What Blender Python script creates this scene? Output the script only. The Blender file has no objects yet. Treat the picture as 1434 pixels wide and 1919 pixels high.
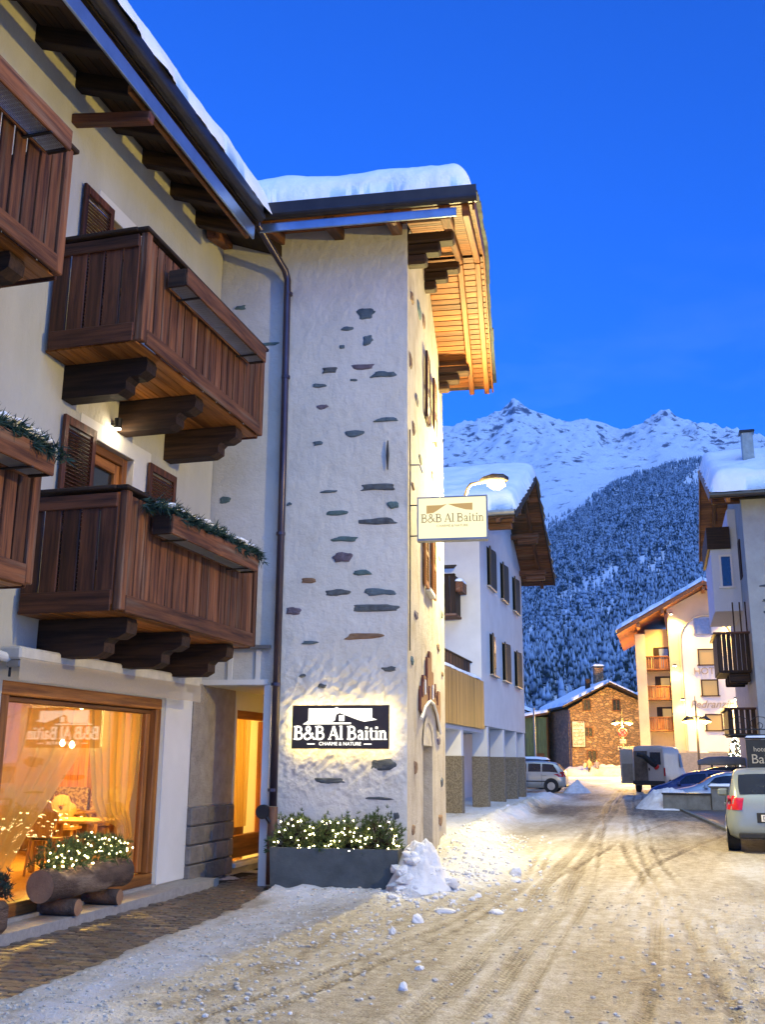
import bpy, bmesh, math, random
import numpy as np
from mathutils import Vector, Matrix, noise as mnoise
random.seed(7); rng = np.random.default_rng(7)
S = bpy.context.scene
COL = S.collection
R = math.radians

# ---------------------------------------------------------------- camera
cam = bpy.data.objects.new('camera', bpy.data.cameras.new('camera')); COL.objects.link(cam)
fwd = Vector((-0.26255, 0.93400, 0.24230)); rgt = Vector((0.96309, 0.26909, 0.00631)); upv = Vector((0.05931, -0.23501, 0.97018))
mm = Matrix((rgt, upv, -fwd)).transposed().to_4x4(); mm.translation = Vector((0, 0, 1.6)); cam.matrix_world = mm
cam.data.sensor_fit = 'HORIZONTAL'; cam.data.sensor_width = 36; cam.data.lens = 36*1850/1434
cam.data.clip_start = 0.05; cam.data.clip_end = 12000
S.camera = cam
# ---------------------------------------------------------------- dusk sky
SUN_EL, SUN_AZ = 57.0, 142.0      # after-glow from behind the camera, azimuth from +Y towards +X
W = bpy.data.worlds.new('World'); S.world = W; W.use_nodes = True
nt = W.node_tree; nt.nodes.clear()
def wn(t): return nt.nodes.new(t)
sky = wn('ShaderNodeTexSky'); sky.sky_type = 'NISHITA'; sky.sun_disc = False
sky.sun_elevation = R(10); sky.sun_rotation = R(SUN_AZ); sky.altitude = 1700; sky.air_density = 1.0; sky.dust_density = 0.15; sky.ozone_density = 9.0
tint = wn('ShaderNodeMix'); tint.data_type = 'RGBA'; tint.blend_type = 'MULTIPLY'; tint.inputs[0].default_value = 1.0
tint.inputs[7].default_value = (0.82, 1.04, 1.60, 1)
bg = wn('ShaderNodeBackground'); bg.inputs[1].default_value = 0.142
wo = wn('ShaderNodeOutputWorld')
# faint veils of cloud low in the sky
wtc = wn('ShaderNodeTexCoord'); wmp = wn('ShaderNodeMapping'); wmp.inputs['Scale'].default_value = (2.2, 2.2, 7.0); wns = wn('ShaderNodeTexNoise'); wns.inputs['Scale'].default_value = 2.4; wns.inputs['Detail'].default_value = 6; wns.inputs['Roughness'].default_value = .55
wr = wn('ShaderNodeMapRange'); wr.inputs[1].default_value = .50; wr.inputs[2].default_value = .78; wr.inputs[4].default_value = .30; wsp = wn('ShaderNodeSeparateXYZ'); wh = wn('ShaderNodeMapRange'); wh.inputs[1].default_value = .50; wh.inputs[2].default_value = .25
wm = wn('ShaderNodeMath'); wm.operation = 'MULTIPLY'; wmx = wn('ShaderNodeMix'); wmx.data_type = 'RGBA'; wmx.blend_type = 'ADD'; wmx.inputs[7].default_value = (1.0, 1.25, 1.6, 1)
nt.links.new(wtc.outputs['Generated'], wmp.inputs[0]); nt.links.new(wmp.outputs[0], wns.inputs['Vector']); nt.links.new(wns.outputs[0], wr.inputs[0]); nt.links.new(wtc.outputs['Generated'], wsp.inputs[0]); nt.links.new(wsp.outputs[2], wh.inputs[0])
nt.links.new(wr.outputs[0], wm.inputs[0]); nt.links.new(wh.outputs[0], wm.inputs[1]); nt.links.new(wm.outputs[0], wmx.inputs[0]); nt.links.new(tint.outputs[2], wmx.inputs[6])
nt.links.new(sky.outputs[0], tint.inputs[6]); nt.links.new(wmx.outputs[2], bg.inputs[0]); nt.links.new(bg.outputs[0], wo.inputs[0])
# ---------------------------------------------------------------- the one soft dusk sun
sl = bpy.data.lights.new('sun', 'SUN'); sl.energy = 0.92; sl.angle = R(55); sl.color = (0.58, 0.83, 1.0)
sun = bpy.data.objects.new('sun', sl); COL.objects.link(sun)
sd = Vector((math.sin(R(SUN_AZ))*math.cos(R(SUN_EL)), math.cos(R(SUN_AZ))*math.cos(R(SUN_EL)), math.sin(R(SUN_EL))))
sun.rotation_euler = sd.to_track_quat('Z', 'Y').to_euler(); sun.location = (20, -30, 40)
# ---------------------------------------------------------------- exposure and sampling
S.view_settings.view_transform = 'Standard'; S.view_settings.look = 'None'; S.view_settings.exposure = 1.0; S.view_settings.gamma = 1
S.view_settings.use_curve_mapping = False
S.render.engine = 'CYCLES'
S.cycles.use_denoising = True
try: S.cycles.denoiser = 'OPENIMAGEDENOISE'
except Exception: pass
S.cycles.use_adaptive_sampling = True; S.cycles.adaptive_threshold = 0.012
S.cycles.max_bounces = 7; S.cycles.diffuse_bounces = 3; S.cycles.glossy_bounces = 3; S.cycles.transparent_max_bounces = 12; S.cycles.transmission_bounces = 4
S.cycles.sample_clamp_indirect = 6; S.cycles.caustics_reflective = False; S.cycles.caustics_refractive = False
S.cycles.use_light_tree = True
HAZE = 0.00010

# ================================================================ helpers
WL = {}                                     # world position of every parent
def wloc(o): return WL.get(o.name, Vector((0, 0, 0))) if o else Vector((0, 0, 0))
def tagset(o, label=None, cat=None, group=None, kind=None):
    if label: o['label'] = label
    if cat: o['category'] = cat
    if group: o['group'] = group
    if kind: o['kind'] = kind
    return o
def empty(name, loc=(0, 0, 0), parent=None, rotz=0):
    o = bpy.data.objects.new(name, None); COL.objects.link(o); o.empty_display_size = .1
    o.location = Vector(loc) - wloc(parent); o.rotation_euler = (0, 0, rotz); o.parent = parent
    WL[o.name] = Vector(loc); return o
def thing(name, label, cat, loc=(0, 0, 0), rotz=0, group=None):
    return tagset(empty(name, loc, None, rotz), label, cat, group)
class MB:
    def __init__(s, xf=None): s.v = []; s.f = []; s.m = []; s.xf = xf
    def add(s, vs, fs, mi=0):
        n = len(s.v); s.v += [tuple(s.xf(*p)) if s.xf else tuple(p) for p in vs]
        s.f += [tuple(i+n for i in f) for f in fs]; s.m += [mi]*len(fs); return s
    def box(s, x0, x1, y0, y1, z0, z1, mi=0):
        return s.add([(x0,y0,z0),(x1,y0,z0),(x1,y1,z0),(x0,y1,z0),(x0,y0,z1),(x1,y0,z1),(x1,y1,z1),(x0,y1,z1)],
                     [(0,3,2,1),(4,5,6,7),(0,1,5,4),(1,2,6,5),(2,3,7,6),(3,0,4,7)], mi)
    def prism(s, pts, ext, mi=0):
        n = len(pts); ext = Vector(ext); a = [Vector(p) for p in pts]; b = [p+ext for p in a]
        return s.add(a+b, [tuple(range(n))[::-1], tuple(range(n, 2*n))]+[(i, (i+1) % n, n+(i+1) % n, n+i) for i in range(n)], mi)
    def quad(s, a, b, c, d, mi=0): return s.add([a, b, c, d], [(0, 1, 2, 3)], mi)
    def tube(s, path, r, n=8, mi=0, caps=True):
        P = [Vector(p) for p in path]; rs = r if isinstance(r, (list, tuple)) else [r]*len(P); vs = []; fs = []
        up = None
        for i, p in enumerate(P):
            d = (P[min(i+1, len(P)-1)]-P[max(i-1, 0)]).normalized()
            if up is None:
                up = Vector((0, 0, 1)) if abs(d.z) < .9 else Vector((1, 0, 0))
            a = d.cross(up).normalized(); b = a.cross(d); up = b
            vs += [p+(a*math.cos(2*math.pi*k/n)+b*math.sin(2*math.pi*k/n))*rs[i] for k in range(n)]
        for i in range(len(P)-1):
            fs += [(i*n+k, i*n+(k+1) % n, (i+1)*n+(k+1) % n, (i+1)*n+k) for k in range(n)]
        if caps: fs += [tuple(range(n))[::-1], tuple((len(P)-1)*n+k for k in range(n))]
        return s.add(vs, fs, mi)
    def disc(s, c, nrm, r, n=20, mi=0):
        c = Vector(c); d = Vector(nrm).normalized(); q = d.to_track_quat('Z', 'Y')
        return s.add([c+q @ Vector((r*math.cos(2*math.pi*k/n), r*math.sin(2*math.pi*k/n), 0)) for k in range(n)], [tuple(range(n))], mi)
    def build(s, name, mats, parent=None, smooth=False, local=False, label=None, kind=None):
        me = bpy.data.meshes.new(name); o = wloc(parent) if not local else Vector((0, 0, 0))
        me.from_pydata([(p[0]-o.x, p[1]-o.y, p[2]-o.z) for p in s.v], [], s.f)
        for m in (mats if isinstance(mats, (list, tuple)) else [mats]): me.materials.append(m)
        if any(s.m): me.polygons.foreach_set('material_index', s.m)
        if smooth: me.polygons.foreach_set('use_smooth', [True]*len(s.f))
        me.validate(); me.update()
        ob = bpy.data.objects.new(name, me); COL.objects.link(ob); ob.parent = parent
        WL[ob.name] = o.copy(); tagset(ob, label, kind=kind); return ob
def rbox_mesh(sx, sy, sz, b):
    """box with chamfered edges, 24 vertices"""
    h = (sx/2, sy/2, sz/2); b = min(b, *(x*.45 for x in h)); bm = bmesh.new()
    vs = {}
    for X in (-1, 1):
        for Y in (-1, 1):
            for Z in (-1, 1):
                for ax in range(3):
                    p = [X*h[0], Y*h[1], Z*h[2]]
                    for k in range(3):
                        if k != ax: p[k] -= (X, Y, Z)[k]*b
                    vs[(X, Y, Z, ax)] = bm.verts.new(p)
    bmesh.ops.convex_hull(bm, input=list(bm.verts))
    bmesh.ops.dissolve_limit(bm, angle_limit=.01, verts=bm.verts, edges=bm.edges)
    return bm
_pc = {}
def piece(name, parent, c, size, m, bev=.006, frame=None, local=False, label=None):
    """one chamfered block; alike blocks share their mesh"""
    key = (round(size[0], 3), round(size[1], 3), round(size[2], 3), m.name, name)
    if key not in _pc:
        bm = rbox_mesh(*key[:3], bev); me = bpy.data.meshes.new(name); bm.to_mesh(me); bm.free(); me.materials.append(m); _pc[key] = me
    o = bpy.data.objects.new(name, _pc[key]); COL.objects.link(o); o.parent = parent
    w = Vector(c); o.location = w if local else w-wloc(parent)
    if frame is not None: o.rotation_euler = frame.to_euler()
    WL[o.name] = w; tagset(o, label); return o
def link_mesh(name, me, parent, loc, rot=(0, 0, 0), scale=(1, 1, 1), local=False):
    o = bpy.data.objects.new(name, me); COL.objects.link(o); o.parent = parent
    o.location = Vector(loc) if local else Vector(loc)-wloc(parent); o.rotation_euler = rot; o.scale = scale; WL[o.name] = Vector(loc); return o
# ---- vectorised value noise
def vnoise(x, y, seed=0):
    x = np.asarray(x, float); y = np.asarray(y, float); xi = np.floor(x).astype(np.int64); yi = np.floor(y).astype(np.int64); xf = x-xi; yf = y-yi
    def h(a, b):
        n = (a*374761393+b*668265263+seed*982451653) & 0xffffffff
        n = ((n ^ (n >> 13))*1274126177) & 0xffffffff
        return ((n ^ (n >> 16)) & 0xffff)/65535.0
    u = xf*xf*(3-2*xf); w = yf*yf*(3-2*yf)
    return (h(xi, yi)*(1-u)+h(xi+1, yi)*u)*(1-w)+(h(xi, yi+1)*(1-u)+h(xi+1, yi+1)*u)*w
def fbm(x, y, o=4, seed=0, g=.5):
    t = 0; a = 1; n = 0
    for k in range(o): t = t+a*vnoise(x*2**k, y*2**k, seed+k); n += a; a *= g
    return t/n
def sstep(a, b, x):
    t = np.clip((x-a)/(b-a), 0, 1); return t*t*(3-2*t)
def grid_mesh(name, P, m, parent=None, attr=None, kind=None, smooth=True, more=()):
    """P: (rows, cols, 3) array of world points"""
    r, c, _ = P.shape; o = wloc(parent); me = bpy.data.meshes.new(name)
    me.vertices.add(r*c); me.vertices.foreach_set('co', (P.reshape(-1, 3)-np.array(o)).astype(np.float32).ravel())
    i = np.arange(r*c).reshape(r, c); q = np.stack([i[:-1, :-1], i[:-1, 1:], i[1:, 1:], i[1:, :-1]], -1).reshape(-1, 4)
    me.loops.add(q.size); me.loops.foreach_set('vertex_index', q.astype(np.int32).ravel())
    me.polygons.add(len(q)); me.polygons.foreach_set('loop_start', np.arange(0, q.size, 4, dtype=np.int32))
    me.polygons.foreach_set('use_smooth', np.full(len(q), smooth)); me.update(calc_edges=True); me.validate()
    me.materials.append(m)
    if attr is not None:
        a = me.attributes.new('dirt', 'FLOAT', 'POINT'); a.data.foreach_set('value', attr.astype(np.float32).ravel())
    for nm, arr in more:
        a = me.attributes.new(nm, 'FLOAT', 'POINT'); a.data.foreach_set('value', arr.astype(np.float32).ravel())
    ob = bpy.data.objects.new(name, me); COL.objects.link(ob); ob.parent = parent; WL[ob.name] = o; tagset(ob, kind=kind); return ob

# ================================================================ materials
def mat(name, c1, c2=None, rough=.75, scale=5, bump=.15, bscale=40, stretch=(1, 1, 1), metal=0, spec=.35, rand=.12, detail=5, contrast=(.3, .7), bdist=.02, third=None):
    m = bpy.data.materials.new(name); m.use_nodes = True; t = m.node_tree; N = t.nodes; L = t.links; b = N['Principled BSDF']
    c2 = c2 or tuple(min(1, x*.7) for x in c1)
    tc = N.new('ShaderNodeTexCoord'); oi = N.new('ShaderNodeObjectInfo'); mp = N.new('ShaderNodeMapping'); mp.inputs['Scale'].default_value = stretch
    ad = N.new('ShaderNodeVectorMath'); ad.operation = 'ADD'; mu = N.new('ShaderNodeVectorMath'); mu.operation = 'SCALE'; mu.inputs[0].default_value = (17.3, 9.1, 23.7)
    L.new(oi.outputs['Random'], mu.inputs['Scale']); L.new(tc.outputs['Object'], ad.inputs[0]); L.new(mu.outputs[0], ad.inputs[1]); L.new(ad.outputs[0], mp.inputs[0])
    n1 = N.new('ShaderNodeTexNoise'); n1.inputs['Scale'].default_value = scale; n1.inputs['Detail'].default_value = detail; n1.inputs['Roughness'].default_value = .6
    L.new(mp.outputs[0], n1.inputs['Vector'])
    mr = N.new('ShaderNodeMapRange'); mr.inputs[1].default_value = contrast[0]; mr.inputs[2].default_value = contrast[1]; L.new(n1.outputs[0], mr.inputs[0])
    mx = N.new('ShaderNodeMix'); mx.data_type = 'RGBA'; mx.inputs[6].default_value = (*c1, 1); mx.inputs[7].default_value = (*c2, 1); L.new(mr.outputs[0], mx.inputs[0])
    out = mx.outputs[2]
    if third:
        n3 = N.new('ShaderNodeTexNoise'); n3.inputs['Scale'].default_value = third[1]; n3.inputs['Detail'].default_value = 4; L.new(mp.outputs[0], n3.inputs['Vector'])
        r3 = N.new('ShaderNodeMapRange'); r3.inputs[1].default_value = third[2]; r3.inputs[2].default_value = third[3]; L.new(n3.outputs[0], r3.inputs[0])
        x3 = N.new('ShaderNodeMix'); x3.data_type = 'RGBA'; x3.inputs[7].default_value = (*third[0], 1); L.new(out, x3.inputs[6]); L.new(r3.outputs[0], x3.inputs[0]); out = x3.outputs[2]
    if rand:
        hs = N.new('ShaderNodeHueSaturation'); rr = N.new('ShaderNodeMapRange'); rr.inputs[3].default_value = 1-rand; rr.inputs[4].default_value = 1+rand
        L.new(oi.outputs['Random'], rr.inputs[0]); L.new(rr.outputs[0], hs.inputs['Value']); L.new(out, hs.inputs['Color']); out = hs.outputs[0]
    L.new(out, b.inputs['Base Color'])
    b.inputs['Roughness'].default_value = rough; b.inputs['Metallic'].default_value = metal; b.inputs['Specular IOR Level'].default_value = spec
    if bump:
        n2 = N.new('ShaderNodeTexNoise'); n2.inputs['Scale'].default_value = bscale; n2.inputs['Detail'].default_value = 6; n2.inputs['Roughness'].default_value = .65
        L.new(mp.outputs[0], n2.inputs['Vector']); bp = N.new('ShaderNodeBump'); bp.inputs['Strength'].default_value = bump; bp.inputs['Distance'].default_value = bdist
        L.new(n2.outputs[0], bp.inputs['Height']); L.new(bp.outputs[0], b.inputs['Normal'])
    return m
def emis(name, col, s):
    m = bpy.data.materials.new(name); m.use_nodes = True; t = m.node_tree; b = t.nodes['Principled BSDF']
    b.inputs['Base Color'].default_value = (*(c*.15 for c in col), 1); b.inputs['Emission Color'].default_value = (*col, 1); b.inputs['Emission Strength'].default_value = s; return m
def wood(name, c1, c2, ax, rough=.7, sc=1.0, third=None, spec=.25):
    st = [9, 9, 9]; st[ax] = .55
    return mat(name, c1, c2, rough=rough, scale=2.2*sc, bump=.5, bscale=6*sc, stretch=tuple(st), rand=.40, contrast=(.36, .64), spec=spec, third=third, bdist=.01)
OLD1, OLD2 = (.185, .072, .030), (.05, .019, .011)
RED1, RED2 = (.12, .040, .018), (.035, .013, .008)
ORG1, ORG2 = (.38, .15, .035), (.17, .06, .015)
WX, WY, WZ = [wood('old_timber_'+'xyz'[a], OLD1, OLD2, a, third=((.19, .14, .10), 1.5, .55, .85)) for a in range(3)]
DX, DY, DZ = [wood('dark_timber_'+'xyz'[a], (.05, .025, .013), (.016, .009, .006), a) for a in range(3)]
RX, RY, RZ = [wood('red_timber_'+'xyz'[a], RED1, RED2, a, rough=.5) for a in range(3)]
OX, OY, OZ = [wood('orange_timber_'+'xyz'[a], ORG1, ORG2, a, rough=.45) for a in range(3)]
SX_, SY_ = [wood('larch_soffit_'+'xy'[a], (.25, .085, .018), (.10, .034, .010), a, rough=.5) for a in range(2)]
PLASTER = mat('white_plaster', (.54, .53, .49), (.43, .42, .38), rough=.9, scale=1.3, bump=.8, bscale=18, stretch=(1, 1, .45), rand=.03, bdist=.02, third=((.47, .45, .38), 2.0, .5, .8))
TOWERPL = mat('tower_plaster', (.60, .59, .56), (.48, .47, .44), rough=.92, scale=1.1, bump=.65, bscale=9, rand=0, bdist=.03, detail=8, third=((.50, .49, .45), 2.6, .45, .8))
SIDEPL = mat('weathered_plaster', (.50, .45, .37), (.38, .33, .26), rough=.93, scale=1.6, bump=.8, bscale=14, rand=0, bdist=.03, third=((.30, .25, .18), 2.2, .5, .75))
ROUGHPL = mat('rough_plaster', (.42, .37, .30), (.30, .26, .21), rough=.95, scale=6, bump=1, bscale=26, rand=0, bdist=.04)
WHITE = mat('white_render', (.70, .69, .66), (.60, .59, .56), rough=.85, scale=1.2, bump=.15, bscale=60, rand=0)
SNOW = mat('snow', (.86, .87, .90), (.76, .78, .83), rough=.7, scale=2.2, bump=.8, bscale=5, rand=.02, spec=.2, bdist=.03)
METAL = mat('brown_metal', (.05, .042, .04), (.035, .03, .03), rough=.35, scale=5, bump=.05, metal=.6, spec=.5)
FASCIA = mat('zinc_fascia', (.42, .50, .58), (.30, .36, .42), rough=.28, scale=3, bump=.05, spec=.6, metal=.85)
PIPE = mat('copper_brown_pipe', (.075, .06, .08), (.05, .04, .055), rough=.3, scale=4, bump=.05, metal=.5, spec=.5)
BLACK = mat('black_iron', (.02, .02, .02), (.012, .012, .012), rough=.5, bump=.05)
GREYM = mat('grey_metal', (.35, .35, .35), (.25, .25, .25), rough=.4, bump=.03, metal=.7)
RUBBER = mat('rubber', (.02, .02, .021), (.012, .012, .012), rough=.8, bump=.1)
STN = {'b': mat('blue_grey_stone', (.11, .155, .19), (.05, .075, .10), rough=.8, scale=9, bump=.8, bscale=18),
       'd': mat('dark_stone', (.10, .12, .135), (.045, .05, .06), rough=.85, scale=9, bump=.8, bscale=18),
       'p': mat('purple_stone', (.15, .13, .17), (.08, .065, .09), rough=.85, scale=9, bump=.8, bscale=18),
       't': mat('green_grey_stone', (.11, .18, .19), (.06, .10, .11), rough=.85, scale=9, bump=.8, bscale=18),
       'r': mat('rusty_stone', (.26, .16, .09), (.15, .09, .06), rough=.85, scale=9, bump=.8, bscale=18)}
STONEBLK = mat('split_stone', (.24, .21, .18), (.14, .125, .11), rough=.9, scale=7, bump=1, bscale=16, bdist=.04, rand=.2)
def glass_mat(name, tint=(1, 1, 1), refl=1.0):
    m = bpy.data.materials.new(name); m.use_nodes = True; t = m.node_tree; N = t.nodes; L = t.links; N.clear()
    o = N.new('ShaderNodeOutputMaterial'); tr = N.new('ShaderNodeBsdfTransparent'); tr.inputs[0].default_value = (*tint, 1)
    g = N.new('ShaderNodeBsdfGlossy'); g.inputs['Roughness'].default_value = .01; g.inputs['Color'].default_value = (refl, refl, refl, 1)
    lw = N.new('ShaderNodeLayerWeight'); x = N.new('ShaderNodeMixShader'); pw = N.new('ShaderNodeMath'); pw.operation = 'POWER'; pw.inputs[1].default_value = 4.2
    f = N.new('ShaderNodeMapRange'); f.inputs[3].default_value = .045; f.inputs[4].default_value = .95; L.new(lw.outputs['Facing'], pw.inputs[0]); L.new(pw.outputs[0], f.inputs[0])
    L.new(f.outputs[0], x.inputs[0]); L.new(tr.outputs[0], x.inputs[1]); L.new(g.outputs[0], x.inputs[2]); L.new(x.outputs[0], o.inputs[0]); return m
GLASS = glass_mat('window_glass', (.97, .98, .97))
def darkglass(name, col=(.02, .025, .03)):
    return mat(name, col, tuple(x*.7 for x in col), rough=.06, bump=0, spec=.7, rand=0)
DGLASS = darkglass('dark_window_glass')
def cloth(name, col, transl=.5):
    m = bpy.data.materials.new(name); m.use_nodes = True; t = m.node_tree; N = t.nodes; L = t.links; N.clear()
    o = N.new('ShaderNodeOutputMaterial'); d = N.new('ShaderNodeBsdfDiffuse'); tr = N.new('ShaderNodeBsdfTranslucent'); x = N.new('ShaderNodeMixShader')
    tc = N.new('ShaderNodeTexCoord'); n = N.new('ShaderNodeTexNoise'); n.inputs['Scale'].default_value = 60; n.inputs['Detail'].default_value = 3; L.new(tc.outputs['Object'], n.inputs[0])
    cr = N.new('ShaderNodeMix'); cr.data_type = 'RGBA'; cr.inputs[6].default_value = (*col, 1); cr.inputs[7].default_value = (*(c*.8 for c in col), 1); L.new(n.outputs[0], cr.inputs[0])
    tp = N.new('ShaderNodeBsdfTransparent'); x2 = N.new('ShaderNodeMixShader'); x2.inputs[0].default_value = .34
    L.new(cr.outputs[2], d.inputs[0]); L.new(cr.outputs[2], tr.inputs[0]); x.inputs[0].default_value = transl
    L.new(d.outputs[0], x.inputs[1]); L.new(tr.outputs[0], x.inputs[2]); L.new(x.outputs[0], x2.inputs[1]); L.new(tp.outputs[0], x2.inputs[2]); L.new(x2.outputs[0], o.inputs[0]); return m
CURTAIN = cloth('sheer_curtain', (.68, .50, .17))
NEEDLE = mat('fir_needles', (.11, .16, .04), (.05, .085, .025), rough=.6, scale=8, bump=0, rand=.2)
NEEDLE_D = mat('dark_fir_needles', (.02, .055, .035), (.012, .03, .022), rough=.6, scale=8, bump=0, rand=.2)
BULB = emis('fairy_bulb', (1, .72, .32), 55)

def holes_wall(mb, xf2, u0, u1, z0, z1, holes, d, mi=0, caps=True):
    """wall sheet with rectangular openings and their reveals. xf2(u, depth, z) -> point; holes: (u0,u1,z0,z1)"""
    us = sorted({u0, u1, *[h[0] for h in holes], *[h[1] for h in holes]}); zs = sorted({z0, z1, *[h[2] for h in holes], *[h[3] for h in holes]})
    us = [x for x in us if u0 <= x <= u1]; zs = [x for x in zs if z0 <= x <= z1]
    inside = lambda a, b: any(h[0] <= a <= h[1] and h[2] <= b <= h[3] for h in holes)
    for i in range(len(us)-1):
        for j in range(len(zs)-1):
            a, b, c, e = us[i], us[i+1], zs[j], zs[j+1]
            if not inside((a+b)/2, (c+e)/2):
                mb.quad(xf2(a, 0, c), xf2(b, 0, c), xf2(b, 0, e), xf2(a, 0, e), mi); mb.quad(xf2(a, d, c), xf2(a, d, e), xf2(b, d, e), xf2(b, d, c), mi)
    for a, b, c, e in holes:
        for p, q in (((a, c), (b, c)), ((b, c), (b, e)), ((b, e), (a, e)), ((a, e), (a, c))):
            mb.quad(xf2(p[0], 0, p[1]), xf2(p[0], d, p[1]), xf2(q[0], d, q[1]), xf2(q[0], 0, q[1]), mi)
    for p, q in () if not caps else (((u0, z0), (u0, z1)), ((u1, z0), (u1, z1)), ((u0, z1), (u1, z1))):
        mb.quad(xf2(p[0], 0, p[1]), xf2(p[0], d, p[1]), xf2(q[0], d, q[1]), xf2(q[0], 0, q[1]), mi)
def snow_slab(name, parent, corner, e1, e2, L1, L2, thick, seed=0, n1=60, n2=24, edge=(1, 1, 1, 1), rad=None, mat_=None, lump=.5):
    """thick snow lying on a roof plane: corner + e1*s + e2*t, rounded at the chosen edges"""
    corner = Vector(corner); e1 = Vector(e1).normalized(); e2 = Vector(e2).normalized(); nz = Vector((0, 0, 1)); rad = rad or thick*.8
    s = np.linspace(0, 1, n1)*L1; t = np.linspace(0, 1, n2)*L2
    SS, TT = np.meshgrid(s, t)
    def rnd(d): x = np.clip(d/rad, 0, 1); return np.sqrt(np.clip(1-(1-x)**2, 0, 1))
    k = np.ones_like(SS)
    for on, d in zip(edge, (TT, L1-SS, L2-TT, SS)):
        if on: k = k*(.0+1.0*rnd(d))
    lum = 1+lump*(fbm(SS*1.1+seed*7, TT*1.1, 3, seed)-.5)+.35*lump*(fbm(SS*4, TT*4, 3, seed+9)-.5)
    h = thick*k*lum
    P = np.zeros(SS.shape+(3,))
    for a in range(3): P[..., a] = corner[a]+e1[a]*SS+e2[a]*TT
    out = .22*(fbm(SS*2.2, TT*9+3, 4, seed+3)-.5)
    P[..., 2] += h+.004
    P[..., 0] += out*(1-k); P[..., 1] += out*(1-k)
    # skirt: duplicate the border down to the roof plane
    top = grid_mesh(name, P, mat_ or SNOW, parent)
    me = top.data; bm = bmesh.new(); bm.from_mesh(me); be = [e for e in bm.edges if e.is_boundary]
    r = bmesh.ops.extrude_edge_only(bm, edges=be); o = wloc(parent)
    nn = e1.cross(e2)
    for v in r['geom']:
        if isinstance(v, bmesh.types.BMVert):
            w = v.co+o; q = w-corner; v.co.z -= (q.dot(nn)/nn.z) if abs(nn.z) > 1e-4 else 0
    for f in bm.faces: f.smooth = True
    bm.normal_update(); bm.to_mesh(me); bm.free(); return top
# ================================================================ the ground
def roadmat():
    m = bpy.data.materials.new('packed_snow'); m.use_nodes = True; t = m.node_tree; N = t.nodes; L = t.links; b = N['Principled BSDF']
    tc = N.new('ShaderNodeTexCoord'); at = N.new('ShaderNodeAttribute'); at.attribute_name = 'dirt'
    def noise(sc, det, st=(1, 1, 1)):
        mp = N.new('ShaderNodeMapping'); mp.inputs['Scale'].default_value = st; L.new(tc.outputs['Object'], mp.inputs[0])
        n = N.new('ShaderNodeTexNoise'); n.inputs['Scale'].default_value = sc; n.inputs['Detail'].default_value = det; n.inputs['Roughness'].default_value = .65; L.new(mp.outputs[0], n.inputs[0]); return n
    n1 = noise(8, 7); n2 = noise(2.0, 5, (2.2, .35, 1)); n3 = noise(45, 5)
    def math_(op, a, bb):
        k = N.new('ShaderNodeMath'); k.operation = op
        for i, v in enumerate((a, bb)):
            if hasattr(v, 'is_linked'): L.new(v, k.inputs[i])
            else: k.inputs[i].default_value = v
        return k.outputs[0]
    f = math_('ADD', at.outputs['Fac'], math_('MULTIPLY', math_('SUBTRACT', n1.outputs[0], .5), .9))
    f = math_('ADD', f, math_('MULTIPLY', math_('SUBTRACT', n2.outputs[0], .5), .7))
    f = math_('ADD', f, math_('MULTIPLY', math_('SUBTRACT', n3.outputs[0], .5), .8))
    cr = N.new('ShaderNodeValToRGB'); e = cr.color_ramp.elements
    e[0].position = .0; e[0].color = (.80, .80, .82, 1); e[1].position = 1; e[1].color = (.13, .105, .075, 1)
    for p, c in ((.3, (.68, .65, .59)), (.55, (.50, .445, .35)), (.8, (.32, .27, .20))): x = e.new(p); x.color = (*c, 1)
    L.new(f, cr.inputs[0]); L.new(cr.outputs[0], b.inputs['Base Color']); b.inputs['Roughness'].default_value = .62; b.inputs['Specular IOR Level'].default_value = .3
    bp = N.new('ShaderNodeBump'); bp.inputs['Strength'].default_value = .95; bp.inputs['Distance'].default_value = .035
    n4 = noise(22, 4); n5 = noise(130, 3); hh = math_('ADD', n3.outputs[0], math_('MULTIPLY', n1.outputs[0], 1.4)); hh = math_('ADD', hh, math_('ADD', math_('MULTIPLY', n4.outputs[0], 1.2), math_('MULTIPLY', n5.outputs[0], .5)))
    tua = N.new('ShaderNodeAttribute'); tua.attribute_name = 'tu'; tma = N.new('ShaderNodeAttribute'); tma.attribute_name = 'tm'; sy = N.new('ShaderNodeSeparateXYZ'); L.new(tc.outputs['Object'], sy.inputs[0])
    wv = math_('SINE', math_('ADD', math_('MULTIPLY', tua.outputs['Fac'], 150.0), math_('MULTIPLY', math_('SINE', math_('MULTIPLY', sy.outputs[1], 95.0), 0.0), 1.2)), 0.0)
    hh = math_('ADD', hh, math_('MULTIPLY', math_('MULTIPLY', wv, tma.outputs['Fac']), .30)); L.new(hh, bp.inputs['Height']); L.new(bp.outputs[0], b.inputs['Normal']); return m
ROAD = roadmat()
def paver_edge(y): return -4.42-.035*np.clip(y-7.5, 0, 6)*1.4-.0*y
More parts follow.
